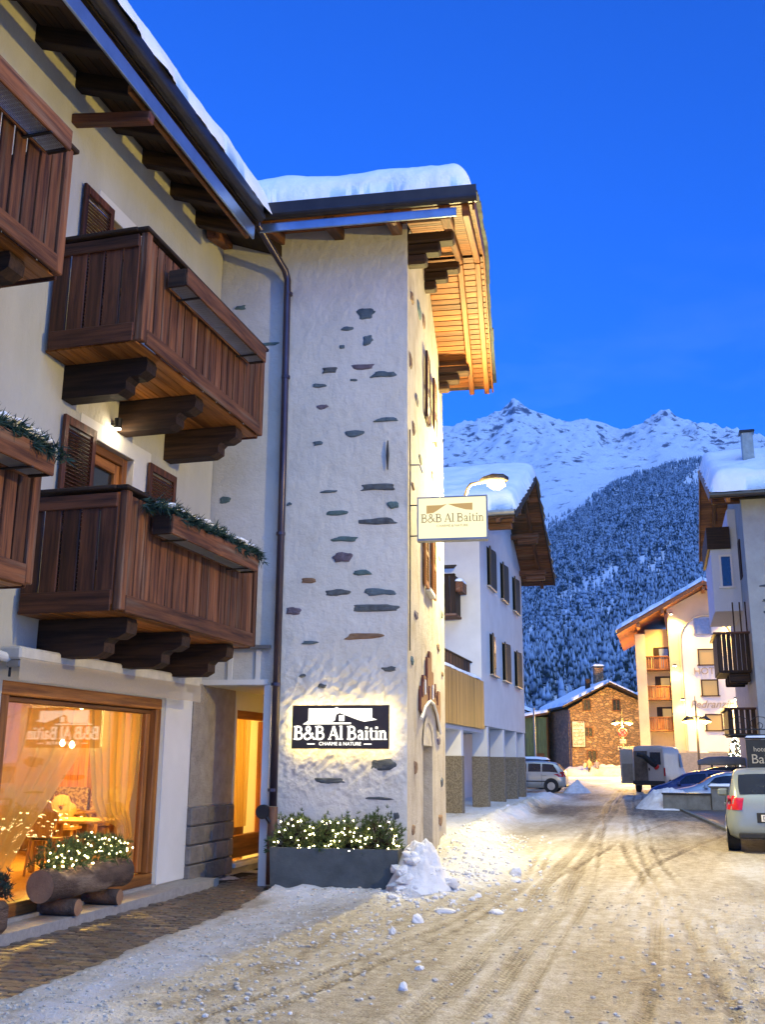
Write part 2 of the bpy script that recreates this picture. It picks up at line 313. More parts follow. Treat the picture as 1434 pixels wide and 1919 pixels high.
TR = [  # tyre tracks: control points (y, x), half width of the tread, depth
    ([(4, -1.75), (8, -1.62), (12, -1.55), (20, -1.75), (30, -1.9), (45, -2.3), (60, -2.6)], .10, .016),
    ([(4, -1.38), (8, -1.30), (12, -1.22), (20, -1.45), (30, -1.65), (45, -2.0), (60, -2.2)], .09, .014),
    ([(4, -1.02), (8, -1.00), (13, -1.02), (17, -1.12), (24, -1.5), (34, -2.0)], .045, .010),
    ([(4, -.30), (8, -.20), (13, -.25), (20, -.9), (30, -1.2)], .06, .006),
    ([(4, .60), (7, .35), (10, .12), (14, -.22), (20, -.62), (28, -.95), (40, -1.3), (60, -1.9)], .055, .018),
    ([(4, 1.0), (7, .58), (10, .36), (14, .04), (20, -.36), (28, -.65), (40, -.9), (60, -1.6)], .05, .016),
    ([(4, -2.9), (7, -2.45), (10, -2.0), (14, -1.8), (20, -2.1)], .05, .008),
    ([(4, -3.2), (7, -2.7), (10, -2.2), (14, -1.95), (20, -2.3)], .05, .007),
    ([(11, -.6), (16, -.35), (20, .3), (25, 1.3)], .07, .008), ([(14, -1.6), (18, -1.2), (22, -1.0), (27, -.2), (32, .8)], .06, .008)]
def ground_h(x, y, full=False):
    h = .030+.016*(fbm(x*1.3, y*.8, 3, 1)-.5)+.012*(fbm(x*7, y*7, 3, 5)-.5)
    d = .56+.42*(fbm(x*.9, y*.25, 3, 11)-.5)*2+.25*(fbm(x*.35+3, y*.12, 2, 13)-.5)*2
    # churned snow, right foreground and verges
    ch = np.maximum(sstep(-.1, .9, x)*sstep(14, 8, y), .7*sstep(-2.2, -3.2, x)*sstep(9, 6, y))
    h = h+ch*.075*(fbm(x*8, y*8, 3, 21)-.42)*1.2; d = d-.36*ch*(vnoise(x*3, y*3, 4))
    tu = np.zeros_like(h); tm = np.zeros_like(h)
    for pts, w, dep in TR:
        py = np.array([p[0] for p in pts], float); px = np.array([p[1] for p in pts], float)
        k = np.interp(y, py, px)+.03*np.sin(y*.5+w*40)+.008*np.sin(y*1.7+dep*90); on = sstep(py[0]-.6, py[0]-.1, y)*sstep(py[-1], py[-1]-3, y)*(.35+.65*sstep(.35, .6, fbm(y*.5+w*30, x*0, 2, 77)))
        g = sstep(w*1.25, w*.8, np.abs(x-k))*on
        rim = np.exp(-((np.abs(x-k)-w*1.35)/.03)**2)*on
        h = h-dep*.9*g+.010*rim; d = d+.20*g-.14*rim; tu = np.where(g > tm, x-k, tu); tm = np.maximum(tm, g)
    # the band of cleaner thin snow between the pavers and the road
    e = x-paver_edge(y)
    near = sstep(16, 12.5, y)
    clean = np.exp(-((e-.55)/.45)**2)*near
    d = d-.42*clean*(.5+fbm(x*2, y*1.2, 3, 31)); h = h+.018*clean*(fbm(x*14, y*9, 2, 33)-.2)
    band = np.exp(-((e-1.25)/.22)**2)*near*sstep(.42, .6, fbm(x*1.2, y*.8, 3, 35)); d = d+.45*band; h = h-.012*band
    # loose snow thrown beside the tower and along the white house
    el = x-(-3.2-.12*np.clip(y-12.67, 0, 7)-.045*np.clip(y-20, 0, 22))
    ed = .45+.75*sstep(11, 14, y)*sstep(26, 15, y)+.3*fbm(y*.6, x*0+2, 3, 41)
    sn = sstep(ed+.35, ed-.45, el)*sstep(10.6, 12.2, y)*sstep(47, 42, y)
    h = h+sn*(.03+.17*fbm(x*4, y*4, 4, 43)**1.4)+sn*.24*np.exp(-((el-.25)/.35)**2)*sstep(13.5, 18, y)*(0.3+fbm(x*2.2, y*2.2, 2, 45))
    d = d-.62*sn
    # bank at the far side of the square in front of the stone house
    bk = sstep(104, 108, y)*sstep(122, 110, y)*sstep(-11.5, -10, x)*sstep(1, -3, x); h = h+bk*(.3+.9*fbm(x*.9, y*.9, 3, 51)); d = d-.5*bk
    # the square beyond is cleaner, ploughed snow
    d = d-.18*sstep(55, 75, y); h = h+sstep(40, 70, y)*.03*fbm(x, y, 2, 3)
    # darker packed snow before the square, its unlit shade also put into the colour
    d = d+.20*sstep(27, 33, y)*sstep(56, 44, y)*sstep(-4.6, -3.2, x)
    # parking court on the right lies a little lower
    h = h-.22*sstep(.6, 2.0, x)*sstep(35.2, 36.4, y)*sstep(60, 50, y)
    # bare wet patch of paving by the wall on the right
    return (h, np.clip(d, 0, 1.2)) if not full else (h, np.clip(d, 0, 1.2), tu, tm)
def lines(*segs):
    o = []
    for a, b, s in segs: o += list(np.arange(a, b-1e-6, s))
    return np.array(o+[segs[-1][1]])
gx = lines((-45, -12, 3), (-12, -5.2, .4), (-5.2, 3.4, .05), (3.4, 12, .4), (12, 45, 3)); gy = lines((-20, 3.6, .8), (3.6, 17, .05), (17, 46, .13), (46, 130, .6))
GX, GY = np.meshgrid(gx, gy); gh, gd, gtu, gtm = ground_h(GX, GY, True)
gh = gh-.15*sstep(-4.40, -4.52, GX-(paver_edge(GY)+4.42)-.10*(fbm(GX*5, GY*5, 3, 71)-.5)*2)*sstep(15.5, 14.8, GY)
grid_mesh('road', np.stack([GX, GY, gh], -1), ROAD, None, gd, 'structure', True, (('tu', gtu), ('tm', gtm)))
gq = MB(); gq.quad((-5000, -5000, -.45), (5000, -5000, -.45), (5000, 6000, -.45), (-5000, 6000, -.45)); gq.build('ground', SNOW, kind='structure')

# ================================================================ paving by the shop window
PAVE = mat('concrete_paver', (.16, .12, .08), (.085, .062, .045), rough=.42, scale=7, bump=.5, bscale=40, rand=.35, spec=.5)
pv = empty('pavement', (-5.3, 9, 0)); tagset(pv, kind='structure')
mb = MB(); mb.box(-6.4, -4.3, 1.5, 18.5, -.3, -.012); mb.build('bedding', mat('paver_joint', (.035, .03, .025), rough=.9), pv)
def paver_mesh():
    L_, Wd, w = .218, .106, .012; top = []
    n = 4
    for i in range(n+1): top.append((-L_/2+L_*i/n, -Wd/2+(w if i % 2 else -w)*.6))
    low = [(x, y+Wd) for x, y in top][::-1]
    p = [(x*.95, y-(.0)) for x, y in top+low]; p = [(x, (y-.0)*.88) for x, y in p]; m = MB(); k = len(p)
    m.add([(x, y, -.03) for x, y in p]+[(x, y, .0) for x, y in p]+[(x*.93, y*.86, .009) for x, y in p],
          [(i, (i+1) % k, k+(i+1) % k, k+i) for i in range(k)]+[(k+i, k+(i+1) % k, 2*k+(i+1) % k, 2*k+i) for i in range(k)]+[tuple(range(2*k, 3*k))])
    return m
spots = []
for iy in range(0, 115):
    y = 4.3+iy*.112
    for ix in range(0, 9):
        x = -5.60+ix*.224+(.112 if iy % 2 else 0)
        if x < paver_edge(y)+.45 and (y < 12.2 or x < -4.95 or y > 99): spots.append((x, y))
for iy in range(103, 112):
    for ix in range(0, 2): spots.append((-5.9+ix*.224+(.112 if iy % 2 else 0)-.3+.3, 4.3+iy*.112+.9))
spots.sort(key=lambda p: p[1]*1.0)
pm = None; rest = MB()
tmpl = paver_mesh()
for i, (x, y) in enumerate(spots):
    z = .010+random.uniform(-.006, .006)
    if 5.6 < y and pm is None or (pm is not None and len([1 for _ in ()]) == 0 and i < 10**6 and 5.6 < y and PCOUNT < 295):
        if pm is None:
            first = tmpl.build('paver', PAVE, pv, local=True); first.location = Vector((x, y, z))-wloc(pv); pm = first.data; PCOUNT = 1
        else:
            link_mesh('paver', pm, pv, (x, y, z), (random.uniform(-.03, .03), random.uniform(-.025, .025), 0)); PCOUNT += 1
    else: rest.add([(px+x, py+y, pz+z) for px, py, pz in tmpl.v], tmpl.f)
rest.build('paver_field', PAVE, pv, kind='stuff')

# ================================================================ guesthouse wing, facade plane x = -6 facing the street
wing = thing('guesthouse', 'white alpine guesthouse wing with carved wooden balconies above a lit shop window', 'building', (-6, 8, 0))
XF = lambda u, d, z: (-6-d, u, z)
mb = MB(); holes_wall(mb, XF, 1.5, 12.36, 0, 9.3, [(8.12, 11.27, .14, 2.30), (9.30, 10.20, 2.96, 5.08), (9.30, 10.20, 5.72, 7.84), (2.4, 5.2, .14, 2.3)], .35)
mb.build('wall', PLASTER, wing)
mb = MB(); holes_wall(mb, XF, 12.36, 18.5, 0, 2.60, [(13.52, 14.78, .10, 2.28)], .35); mb.build('passage_wall', WHITE, wing)
mb = MB(); mb.box(-6, -5.975, 12.10, 13.44, .98, 2.56); mb.build('rough_plaster_panel', ROUGHPL, wing)
mb = MB(); mb.box(-6, -5.985, 11.36, 12.09, .12, 2.42); mb.build('white_pier', WHITE, wing)
mb = MB(); mb.box(-6, -5.62, 1.5, 12.36, -.1, .105); mb.box(-6.1, -5.955, 8.1, 11.3, .105, .14); mb.build('window_ledge', mat('granite_ledge', (.40, .37, .33), (.28, .26, .24), rough=.7, scale=20, bump=.3), wing)
for r in range(4):       # split stone blocks at the foot of the pier
    y = 12.08; z0 = .04+r*.235
    while y < 13.44:
        w = min(random.choice((.38, .5, .62)), 13.45-y)
        if 13.45-y-w < .15: w = 13.45-y
        piece('stone_block', wing, (-5.955, y+w/2, z0+.113), (.07+random.uniform(0, .02), w-.014, .222), STONEBLK, .016); y += w
# shop window
fr = empty('shop_window', (-6.05, 9.7, .15), wing)
for nm, c, s, m in (('frame_rail', (-6.06, 9.695, 2.235), (.14, 3.15, .13), OY), ('frame_rail', (-6.06, 9.695, .20), (.14, 3.15, .13), OY), ('frame_post', (-6.06, 8.18, 1.22), (.14, .12, 1.91), OZ), ('frame_post', (-6.06, 11.20, 1.22), (.14, .13, 1.91), OZ),
                     ('inner_rail', (-6.10, 9.695, 2.14), (.07, 2.9, .06), OY), ('inner_post', (-6.10, 11.08, 1.2), (.07, .10, 1.84), OZ)):
    piece(nm, fr, c, s, m, .012)
mb = MB(); mb.box(-6.112, -6.100, 8.24, 11.03, .265, 2.17); mb.build('pane', GLASS, fr)
# the other window off to the left
fr2 = empty('shop_window', (-6.05, 3.8, .15), wing)
for nm, c, s, m in (('frame_rail', (-6.06, 3.8, 2.235), (.14, 2.8, .13), OY), ('frame_rail', (-6.06, 3.8, .20), (.14, 2.8, .13), OY), ('frame_post', (-6.06, 2.46, 1.22), (.14, .12, 1.91), OZ), ('frame_post', (-6.06, 5.14, 1.22), (.14, .13, 1.91), OZ)):
    piece(nm, fr2, c, s, m, .012)
mb = MB(); mb.box(-6.112, -6.100, 2.52, 5.08, .265, 2.17); mb.build('pane', GLASS, fr2)
# glazed side door in the passage
dr = empty('side_window', (-6.05, 14.15, .1), wing)
for nm, c, s, m in (('frame_rail', (-6.08, 14.15, 2.22), (.12, 1.24, .12), OY), ('frame_rail', (-6.08, 14.15, .36), (.12, 1.24, .30), OY), ('frame_post', (-6.08, 13.565, 1.2), (.12, .07, 1.90), OZ), ('frame_post', (-6.08, 14.735, 1.2), (.12, .07, 1.90), OZ)):
    piece(nm, dr, c, s, m, .01)
mb = MB(); mb.box(-6.092, -6.080, 13.6, 14.7, .51, 2.16); mb.build('pane', GLASS, dr)
piece('sill', dr, (-5.97, 14.15, .135), (.14, 1.30, .07), WHITE, .008)
piece('white_jamb', dr, (-5.985, 13.485, 1.29), (.03, .07, 2.38), WHITE, .004)
# awning over the shop window
aw = empty('awning', (-5.8, 9.8, 2.5), wing)
piece('cassette', aw, (-5.83, 9.84, 2.535), (.24, 3.78, .12), mat('awning_metal', (.70, .66, .58), rough=.5, bump=0), .02)
yy = np.linspace(7.95, 11.73, 120); zz = np.linspace(0, 1, 6); YY, ZZ = np.meshgrid(yy, zz)
grid_mesh('valance', np.stack([-5.705++.002*np.sin(YY*2.2+ZZ)+.004*(1-ZZ)*np.sin(YY*1.1), YY, 2.285+.20*ZZ+.004*np.sin(YY*9)*(1-ZZ)], -1), cloth('awning_canvas', (.66, .58, .46), .3), aw)
for y in (7.99, 11.69): piece('arm', aw, (-5.80, y, 2.44), (.14, .04, .07), GREYM, .008)

# ---- main eaves: gutter at x = -5, soffit rising to the wall
ev = empty('eaves', (-5.5, 8, 9), wing)
sz = lambda x: 8.80+(-5.02-x)*.36           # underside of the boards
for i in range(15):
    y = 1.6+i*.76
    if y > 11.6: break
    L_ = 1.25; ang = math.atan(.36)
    piece('rafter', ev, (-5.62, y, sz(-5.62)-.10), (1.02, .15, .20), DX, .012, Matrix.Rotation(ang, 3, 'Y'))
for k in range(8):
    x = -5.06-.15*k
    piece('soffit_plank', ev, (x-.07, 6.5, sz(x-.07)+.012), (.152, 9.9, .022), DY, .003, Matrix.Rotation(math.atan(.36), 3, 'Y'))
piece('fascia', ev, (-5.045, 6.35, 8.60), (.03, 9.9, .20), FASCIA, .005)
piece('eaves_board', ev, (-5.16, 9.75, 8.60), (.05, 3.2, .10), OY, .008)
piece('strut', ev, (-5.52, 8.42, 8.47), (1.0, .12, .12), RX, .01, Matrix.Rotation(.15, 3, 'Y') @ Matrix.Rotation(.0, 3, 'Z'))
mb = MB()
pts = [(-5.0+.085*math.cos(a), 0, 8.90+.085*math.sin(a)-.0) for a in np.linspace(math.pi, 2*math.pi, 11)]
pts2 = [(-5.0+.075*math.cos(a), 0, 8.905+.075*math.sin(a)) for a in np.linspace(2*math.pi, math.pi, 11)]
mb.prism([(x, 1.4, z) for x, y, z in pts+pts2], (0, 10.0, 0)); mb.box(-5.11, -4.935, 1.4, 11.36, 8.925, 9.035); mb.build('gutter', METAL, ev, smooth=False)
mb = MB(); mb.prism([(-5.1, 1.2, 9.03), (-5.1, 1.2, 8.86), (-9.5, 1.2, 10.44), (-9.5, 1.2, 10.62)], (0, 17, 0)); mb.build('roof_slab', DY, wing)
snow_slab('roof_snow', wing, (-4.94, 1.2, 9.03), (0, 1, 0), (-1, 0, .36), 10.5, 4.0, .40, 3, 160, 40, (1, 0, 0, 1), .22, lump=.35)

# ---- balconies
def balcony(y0, y1, z0, z1, warm):
    b = empty('balcony', (-5.4, (y0+y1)/2, z0), wing); x1 = -4.90; w = .142
    n = int((y1-y0-.2)/.162); st = (y1-y0-.2)/n
    for k in range(n): piece('board', b, (x1+random.uniform(-.004, .004), y0+.1+st*(k+.5), (z0+z1)/2+.02), (.026, w+random.uniform(-.004, .004), z1-z0-.14), WZ, .006, Matrix.Rotation(random.uniform(-.006, .006), 3, 'X'))
    for y, s in ((y0+.05, 0), (y1-.05, 1)): piece('corner_post', b, (x1-.005, y, (z0+z1)/2-.0), (.085, .10, z1-z0-.03), WZ, .01)
    piece('bottom_rail', b, (x1+.026, (y0+y1)/2, z0+.085), (.035, y1-y0-.21, .17), WY, .01)
    piece('top_rail', b, (x1-.020, (y0+y1)/2, z1-.12), (.04, y1-y0-.2, .10), WY, .008)
    piece('handrail', b, (x1-.01, (y0+y1)/2, z1), (.15, y1-y0+.10, .045), DY, .012)
    for y, f in ((y0, -1), (y1, 1)):                       # closed end panels
        for k in range(5): piece('end_board', b, (x1-.14-.205*k, y+f*.0+random.uniform(-.006, .006), (z0+z1)/2), (.185, .028, z1-z0-.12), RZ, .006)
        piece('end_rail', b, (x1-.54, y+f*.028, z0+.10), (.98, .025, .20), RX, .008); piece('end_rail', b, (x1-.54, y+f*.028, z1-.12), (.98, .025, .14), RX, .008)
        piece('end_handrail', b, (x1-.57, y, z1), (1.02, .14, .043), DX, .01)
    for k in range(8): piece('floor_plank', b, (-5.93+.133*k, (y0+y1)/2, z0+.02), (.126, y1-y0-.06, .03), OY, .004)
    for t in (.06, .46, .86):                             # stepped brackets
        y = y0+.22+(y1-y0-.35)*t; zt = z0+.0
        mb = MB(); pr = [(-6.02, y, zt-.38), (-5.33, y, zt-.38), (-5.24, y, zt-.33), (-5.24, y, zt-.24), (-5.20, y, zt-.20), (-5.10, y, zt-.20), (-5.01, y, zt-.15), (-5.0, y, zt-.05), (-5.02, y, zt), (-6.02, y, zt)]
        mb.prism(pr, (0, .20, 0)); mb.build('bracket', DX, b)
    return b
balcony(8.25, 11.45, 5.68, 6.92, 0); balcony(8.20, 11.48, 2.93, 4.13, 1)
balcony(3.6, 6.86, 5.68, 6.95, 0); balcony(3.6, 6.84, 2.93, 4.15, 1)
# ---- balcony doors, shutters
def louvre_shutter(parent, xf, w, h, wd=RZ, name='shutter'):
    """xf(u, d, z) maps the leaf's own plane; u 0..w, z 0..h, d outwards"""
    s = empty(name, xf(0, 0, 0), parent); f = .07
    for u0, u1, z0, z1 in ((0, f, 0, h), (w-f, w, 0, h), (f, w-f, 0, .09), (f, w-f, h-.09, h), (f, w-f, h*.42, h*.42+.07)):
        mb = MB(xf); mb.box(u0, u1, 0, .035, z0, z1); mb.build('stile' if z1-z0 > 1 else 'rail', wd, s)
    mb = MB(xf); z = .095
    while z < h-.13:
        if not (h*.42-.04 < z < h*.42+.07): mb.add([(f, .030, z), (w-f, .030, z), (w-f, .006, z+.034), (f, .006, z+.034), (f, .024, z-.006), (w-f, .024, z-.006), (w-f, .0, z+.028), (f, .0, z+.028)], [(0, 1, 2, 3), (4, 7, 6, 5), (0, 4, 5, 1), (3, 2, 6, 7), (0, 3, 7, 4), (1, 5, 6, 2)])
        z += .042
    mb.build('louvres', wd, s, kind='stuff'); return s
for zb, hh in ((2.96, 2.12), (5.72, 2.12)):
    d = empty('balcony_door', (-6.1, 9.75, zb), wing)
    for nm, c, s, m in (('frame_post', (-6.13, 9.35, zb+hh/2), (.10, .10, hh), OZ), ('frame_post', (-6.13, 10.15, zb+hh/2), (.10, .10, hh), OZ), ('frame_rail', (-6.13, 9.75, zb+hh-.05), (.10, .70, .10), OY),
                         ('leaf_stile', (-6.15, 9.45, zb+hh/2-.05), (.06, .10, hh-.1), OZ), ('leaf_stile', (-6.15, 10.05, zb+hh/2-.05), (.06, .10, hh-.1), OZ), ('leaf_rail', (-6.15, 9.75, zb+hh-.16), (.06, .5, .12), OY), ('glazing_bar', (-6.15, 9.75, zb+1.45), (.05, .5, .05), OY), ('leaf_panel', (-6.15, 9.75, zb+.35), (.05, .5, .7), OZ)):
        piece(nm, d, c, s, m, .008)
    mb = MB(); mb.box(-6.175, -6.165, 9.5, 10.0, zb+.7, zb+hh-.2); mb.build('pane', DGLASS, d)
    mb = MB(); 
    for b in ((9.02, 9.295, zb+.02, zb+2.32), (10.205, 10.60, zb+.02, zb+2.32), (9.295, 10.205, zb+2.125, zb+2.32)): mb.box(-6.0, -5.992, b[0], b[1], b[2], b[3])
    mb.build('white_surround', WHITE, d)
    louvre_shutter(wing, lambda u, dd, z, zb=zb: (-5.97+dd, 8.66+u, zb+z), .61, 2.18)
    louvre_shutter(wing, lambda u, dd, z, zb=zb: (-5.97+dd, 10.50+u, zb+z), .70, 2.18)
    mb = MB(); mb.tube([(-6, 10.33, zb+1.75), (-5.93, 10.33, zb+1.75), (-5.93, 10.52, zb+1.79)], .008, 5); mb.build('shutter_hook', BLACK, d)
# ================================================================ stair tower, its own slightly skewed frame: a along the front, b away from the camera
C0 = Vector((-3.21, 12.67, 0)); t1, t2 = R(5.7), R(7.2)
TU = Vector((math.cos(t1), math.sin(t1), 0)); TV = Vector((-math.sin(t2), math.cos(t2), 0))
def T(a, b, z): return C0+TU*a+TV*b+Vector((0, 0, z))
TFR = Matrix((TU, Vector((-math.sin(t1), math.cos(t1), 0)), Vector((0, 0, 1)))).transposed()     # x = along the front
TSD = Matrix((Vector((math.cos(t2), math.sin(t2), 0)), TV, Vector((0, 0, 1)))).transposed()       # y = along the side
tower = thing('stone_tower', 'tall white plastered stair tower with exposed stones and snow on its roof', 'building', tuple(C0))
SGN = (-.865, 1.995)         # centre of the lit sign
# front sheet with real plaster relief; opening for the passage
as_ = np.concatenate([np.linspace(-2.95, -1.9, 22), np.linspace(-1.885, 0, 150)]); zs_ = np.concatenate([np.linspace(-.1, 1.0, 24), np.linspace(1.012, 2.9, 150), np.linspace(2.95, 9.45, 130)])
AA, ZZ = np.meshgrid(as_, zs_)
rel = .020*(fbm(AA*1.6, ZZ*1.6, 3, 61)-.5)+.010*(fbm(AA*9, ZZ*9, 3, 63)-.5)
ang = AA*.75+ZZ*.66; per = -AA*.66+ZZ*.75
chis = .6*fbm(ang*3.6, per*15, 3, 65)+.4*fbm(AA*17, ZZ*17, 2, 67)
near = np.exp(-(((AA-SGN[0])/.95)**4+((ZZ-SGN[1])/.80)**4))
rel = rel+near*.095*(chis-.52)+.012*(1-near)*(chis-.5)
rel = rel*sstep(0, -.04, AA)*sstep(-1.9, -1.86, AA)
P = np.zeros(AA.shape+(3,))
for k in range(3): P[..., k] = C0[k]+TU[k]*AA-TV[k]*rel+(0, 0, 1)[k]*ZZ
fo = grid_mesh('front_wall', P, TOWERPL, tower)
bm = bmesh.new(); bm.from_mesh(fo.data); ow = wloc(tower)
kill = []
for f in bm.faces:
    c = f.calc_center_median()+ow-C0; a = c.dot(Vector((math.cos(t2), math.sin(t2), 0)))/math.cos(t2-t1)
    if a < -1.895 and c.z < 2.55: kill.append(f)
bmesh.ops.delete(bm, geom=kill, context='FACES'); bm.to_mesh(fo.data); bm.free()
# side wall with openings
SW = [(2.72, 3.42, 7.05, 8.15), (2.36, 3.06, 4.22, 5.32), (1.88, 3.30, -.1, 1.80)]
mb = MB(); holes_wall(mb, lambda u, d, z: T(-d, u, z), 0, 5.78, -.1, 8.95, SW, .30, 0, False)
mb.add([T(0, 0, 8.95), T(0, 5.78, 8.95), T(0, 5.0, 9.2), T(0, 2.6, 10.0), T(0, .3, 9.3)], [(0, 1, 2, 3, 4)])
mb.build('side_wall', SIDEPL, tower)
mb = MB(); mb.quad(T(-1.9, 0, 0), T(-1.9, 5.7, 0), T(-1.9, 5.7, 2.6), T(-1.9, 0, 2.6)); mb.quad(T(-4, 5.78, -.1), T(0, 5.78, -.1), T(0, 5.78, 9), T(-4, 5.78, 9)); mb.build('rear_wall', WHITE, tower)
mb = MB(T); mb.box(-2.95, -1.9, .05, 5.6, 2.545, 2.60); mb.build('passage_ceiling', WHITE, tower)
mb = MB(T); mb.box(-1.93, -1.83, -.025, .4, 0, 2.545); mb.build('passage_jamb', WHITE, tower)
# recess back walls and arch
mb = MB(); bt = 1.80
arch = [T(-.26, 2.59+.71*math.cos(x), bt+.34*math.sin(x)) for x in np.linspace(0, math.pi, 13)]
mb.add([T(-.26, 1.88, -.1), T(-.26, 3.30, -.1)]+arch, [tuple(range(15))]); mb.build('doorway_wall', mat('grey_render', (.30, .28, .25), (.2, .185, .165), rough=.9, scale=3, bump=.6, bscale=20), tower)
mb = MB(); ins = [(2.59+.71*math.cos(x), bt+.34*math.sin(x)) for x in np.linspace(0, math.pi, 13)]
for (b0, z0), (b1, z1) in zip(ins[:-1], ins[1:]): mb.quad(T(.012, b0, z0), T(.012, b1, z1), T(-.26, b1, z1), T(-.26, b0, z0))
outr = [(2.59+.86*math.cos(x), bt+.47*math.sin(x)) for x in np.linspace(0, math.pi, 13)]
for i in range(12):
    mb.quad(T(.013, *ins[i]), T(.013, *ins[i+1]), T(.020, *outr[i+1]), T(.020, *outr[i]))
mb.build('arch', SIDEPL, tower)
for b, z, w, h in ((2.1, 1.25, .5, .08), (2.5, .62, .7, .12), (2.3, .28, .6, .2)): piece('doorway_stone', tower, T(-.25, b, z), (.06, w, h), STN['d'], .02, TSD)
# exposed stones
def stone(name, parent, c, frame, w, h, dep, m, seed):
    """flat irregular stone lying in a wall plane: frame x = along, y = inwards, z = up"""
    rr = random.Random(seed); n = rr.randint(15, 21); ring = []
    for i in range(n):
        t = 2*math.pi*i/n; e = .55+.80*rr.random(); sh = .85 if abs(math.sin(t)) > .6 else 1.0
        ring.append((math.copysign(abs(math.cos(t))**.75, math.cos(t))*w/2*e, math.copysign(abs(math.sin(t))**.8, math.sin(t))*h/2*e*sh))
    for _ in range(1): ring = [((ring[i-1][0]+2.2*ring[i][0]+ring[(i+1) % n][0])/4.2, (ring[i-1][1]+2.2*ring[i][1]+ring[(i+1) % n][1])/4.2) for i in range(n)]
    vs = []; fs = []
    for k, (s, d) in enumerate(((1.10, .012), (1.0, -dep*.35), (.70, -dep))):
        vs += [(x*s, d+(rr.random()-.5)*dep*.4*(k > 0), z*s+(rr.random()-.5)*h*.06) for x, z in ring]
    vs.append((w*.1*(rr.random()-.5), -dep*1.05, 0))
    for k in range(2): fs += [(k*n+i, k*n+(i+1) % n, (k+1)*n+(i+1) % n, (k+1)*n+i) for i in range(n)]
    fs += [(2*n+i, 2*n+(i+1) % n, 3*n) for i in range(n)]
    mb = MB(); mb.add([c+frame @ Vector(p) for p in vs], fs); return mb.build(name, m, parent)
STONES = [(-0.61, 7.84, 0.31, 0.18, 'b'), (-0.88, 7.63, 0.19, 0.08, 'b'), (-0.57, 7.43, 0.17, 0.17, 'b'), (-0.95, 7.35, 0.09, 0.07, 'b'), (-0.64, 7.03, 0.37, 0.11, 'p'), (-1.13, 7.0, 0.27, 0.11, 'd'), (-0.34, 6.89, 0.4, 0.11, 'b'), (-0.78, 6.83, 0.12, 0.05, 'b'), (-1.28, 6.78, 0.24, 0.08, 'b'), (-1.21, 6.45, 0.19, 0.09, 'p'), (-0.28, 6.21, 0.38, 0.09, 'b'), (-0.77, 6.03, 0.28, 0.11, 'b'), (-1.27, 5.91, 0.17, 0.08, 'b'), (-0.44, 5.23, 0.48, 0.12, 'd'), (-1.11, 5.2, 0.26, 0.05, 'b'), (-0.19, 4.97, 0.16, 0.13, 't'), (-1.66, 5.04, 0.09, 0.06, 'b'), (-0.96, 4.89, 0.35, 0.09, 't'), (-0.41, 4.75, 0.56, 0.12, 'd'), (-0.85, 4.52, 0.37, 0.09, 't'), (-0.9, 4.26, 0.27, 0.16, 'p'), (-0.62, 4.04, 0.26, 0.09, 't'), (-1.37, 3.95, 0.25, 0.09, 'r'), (-0.99, 3.78, 0.37, 0.12, 'd'), (-0.37, 3.77, 0.44, 0.12, 'b'), (-0.46, 3.56, 0.67, 0.12, 'd'), (-1.57, 3.54, 0.22, 0.12, 'p'), (-1.31, 3.11, 0.25, 0.06, 'b'), (-0.6, 3.18, 0.59, 0.11, 'r'), (-0.24, 2.75, 0.21, 0.08, 'd'), (-1.42, 2.67, 0.1, 0.05, 'd'), (-1.14, 2.53, 0.13, 0.08, 'd'), (-0.33, 1.54, 0.36, 0.2, 'd'), (-1.0, 1.32, 0.41, 0.09, 'd'), (-0.35, 1.11, 0.39, 0.05, 'd'), (-0.13, 0.9, 0.08, 0.13, 'd'), (-2.51, 8.08, 0.2, 0.1, 't'), (-2.02, 7.47, 0.24, 0.06, 't'), (-2.6, 5.14, 0.17, 0.13, 't')]
for i, (a, z, w, h, k) in enumerate(STONES): stone('stone', tower, T(a, -.004, z), TFR, w*.95, h*.95, .014, STN[k], i)
TSO = Matrix((TV, Vector((-math.cos(t2), -math.sin(t2), 0)), Vector((0, 0, 1)))).transposed()
for i, (b, z, w, h) in enumerate([(.5, 8.3, .28, .2), (1.5, 8.55, .5, .28), (2.2, 8.7, .3, .3), (.35, 7.2, .25, .3), (1.1, 6.9, .4, .16), (4.6, 7.7, .4, .2), (4.9, 6.9, .5, .2), (.7, 6.3, .3, .2), (1.6, 6.1, .4, .14), (3.6, 6.4, .5, .16), (5.1, 5.9, .4, .25), (4.8, 5.2, .35, .15), (.6, 5.4, .3, .1), (5.2, 4.2, .35, .2), (1.0, 3.6, .4, .14), (4.4, 3.5, .4, .14), (.5, 2.9, .25, .12), (5.2, 3.1, .3, .1), (.9, 1.5, .3, .2), (4.4, 1.9, .5, .16), (4.9, 1.2, .3, .2), (.6, .7, .3, .15), (4.6, .6, .6, .2)]):
    stone('stone', tower, T(.004, b, z), TSO, w, h, .02, STN['dtrdp'[i % 5]] if i % 3 else STN['r'], 100+i)
# lintel band above the passage: recessed panels between ribs and a ledge
mb = MB(T)
for a in (-2.86, -2.42, -2.03): mb.box(a-.03, a+.03, -.03, .02, 2.62, 3.02)
mb.box(-2.93, -1.88, -.045, .02, 2.55, 2.62); mb.build('lintel_ribs', WHITE, tower)
mb = MB(T); mb.box(-2.93, -1.86, -.09, .02, 3.03, 3.075); mb.build('lintel_ledge', GREYM, tower)
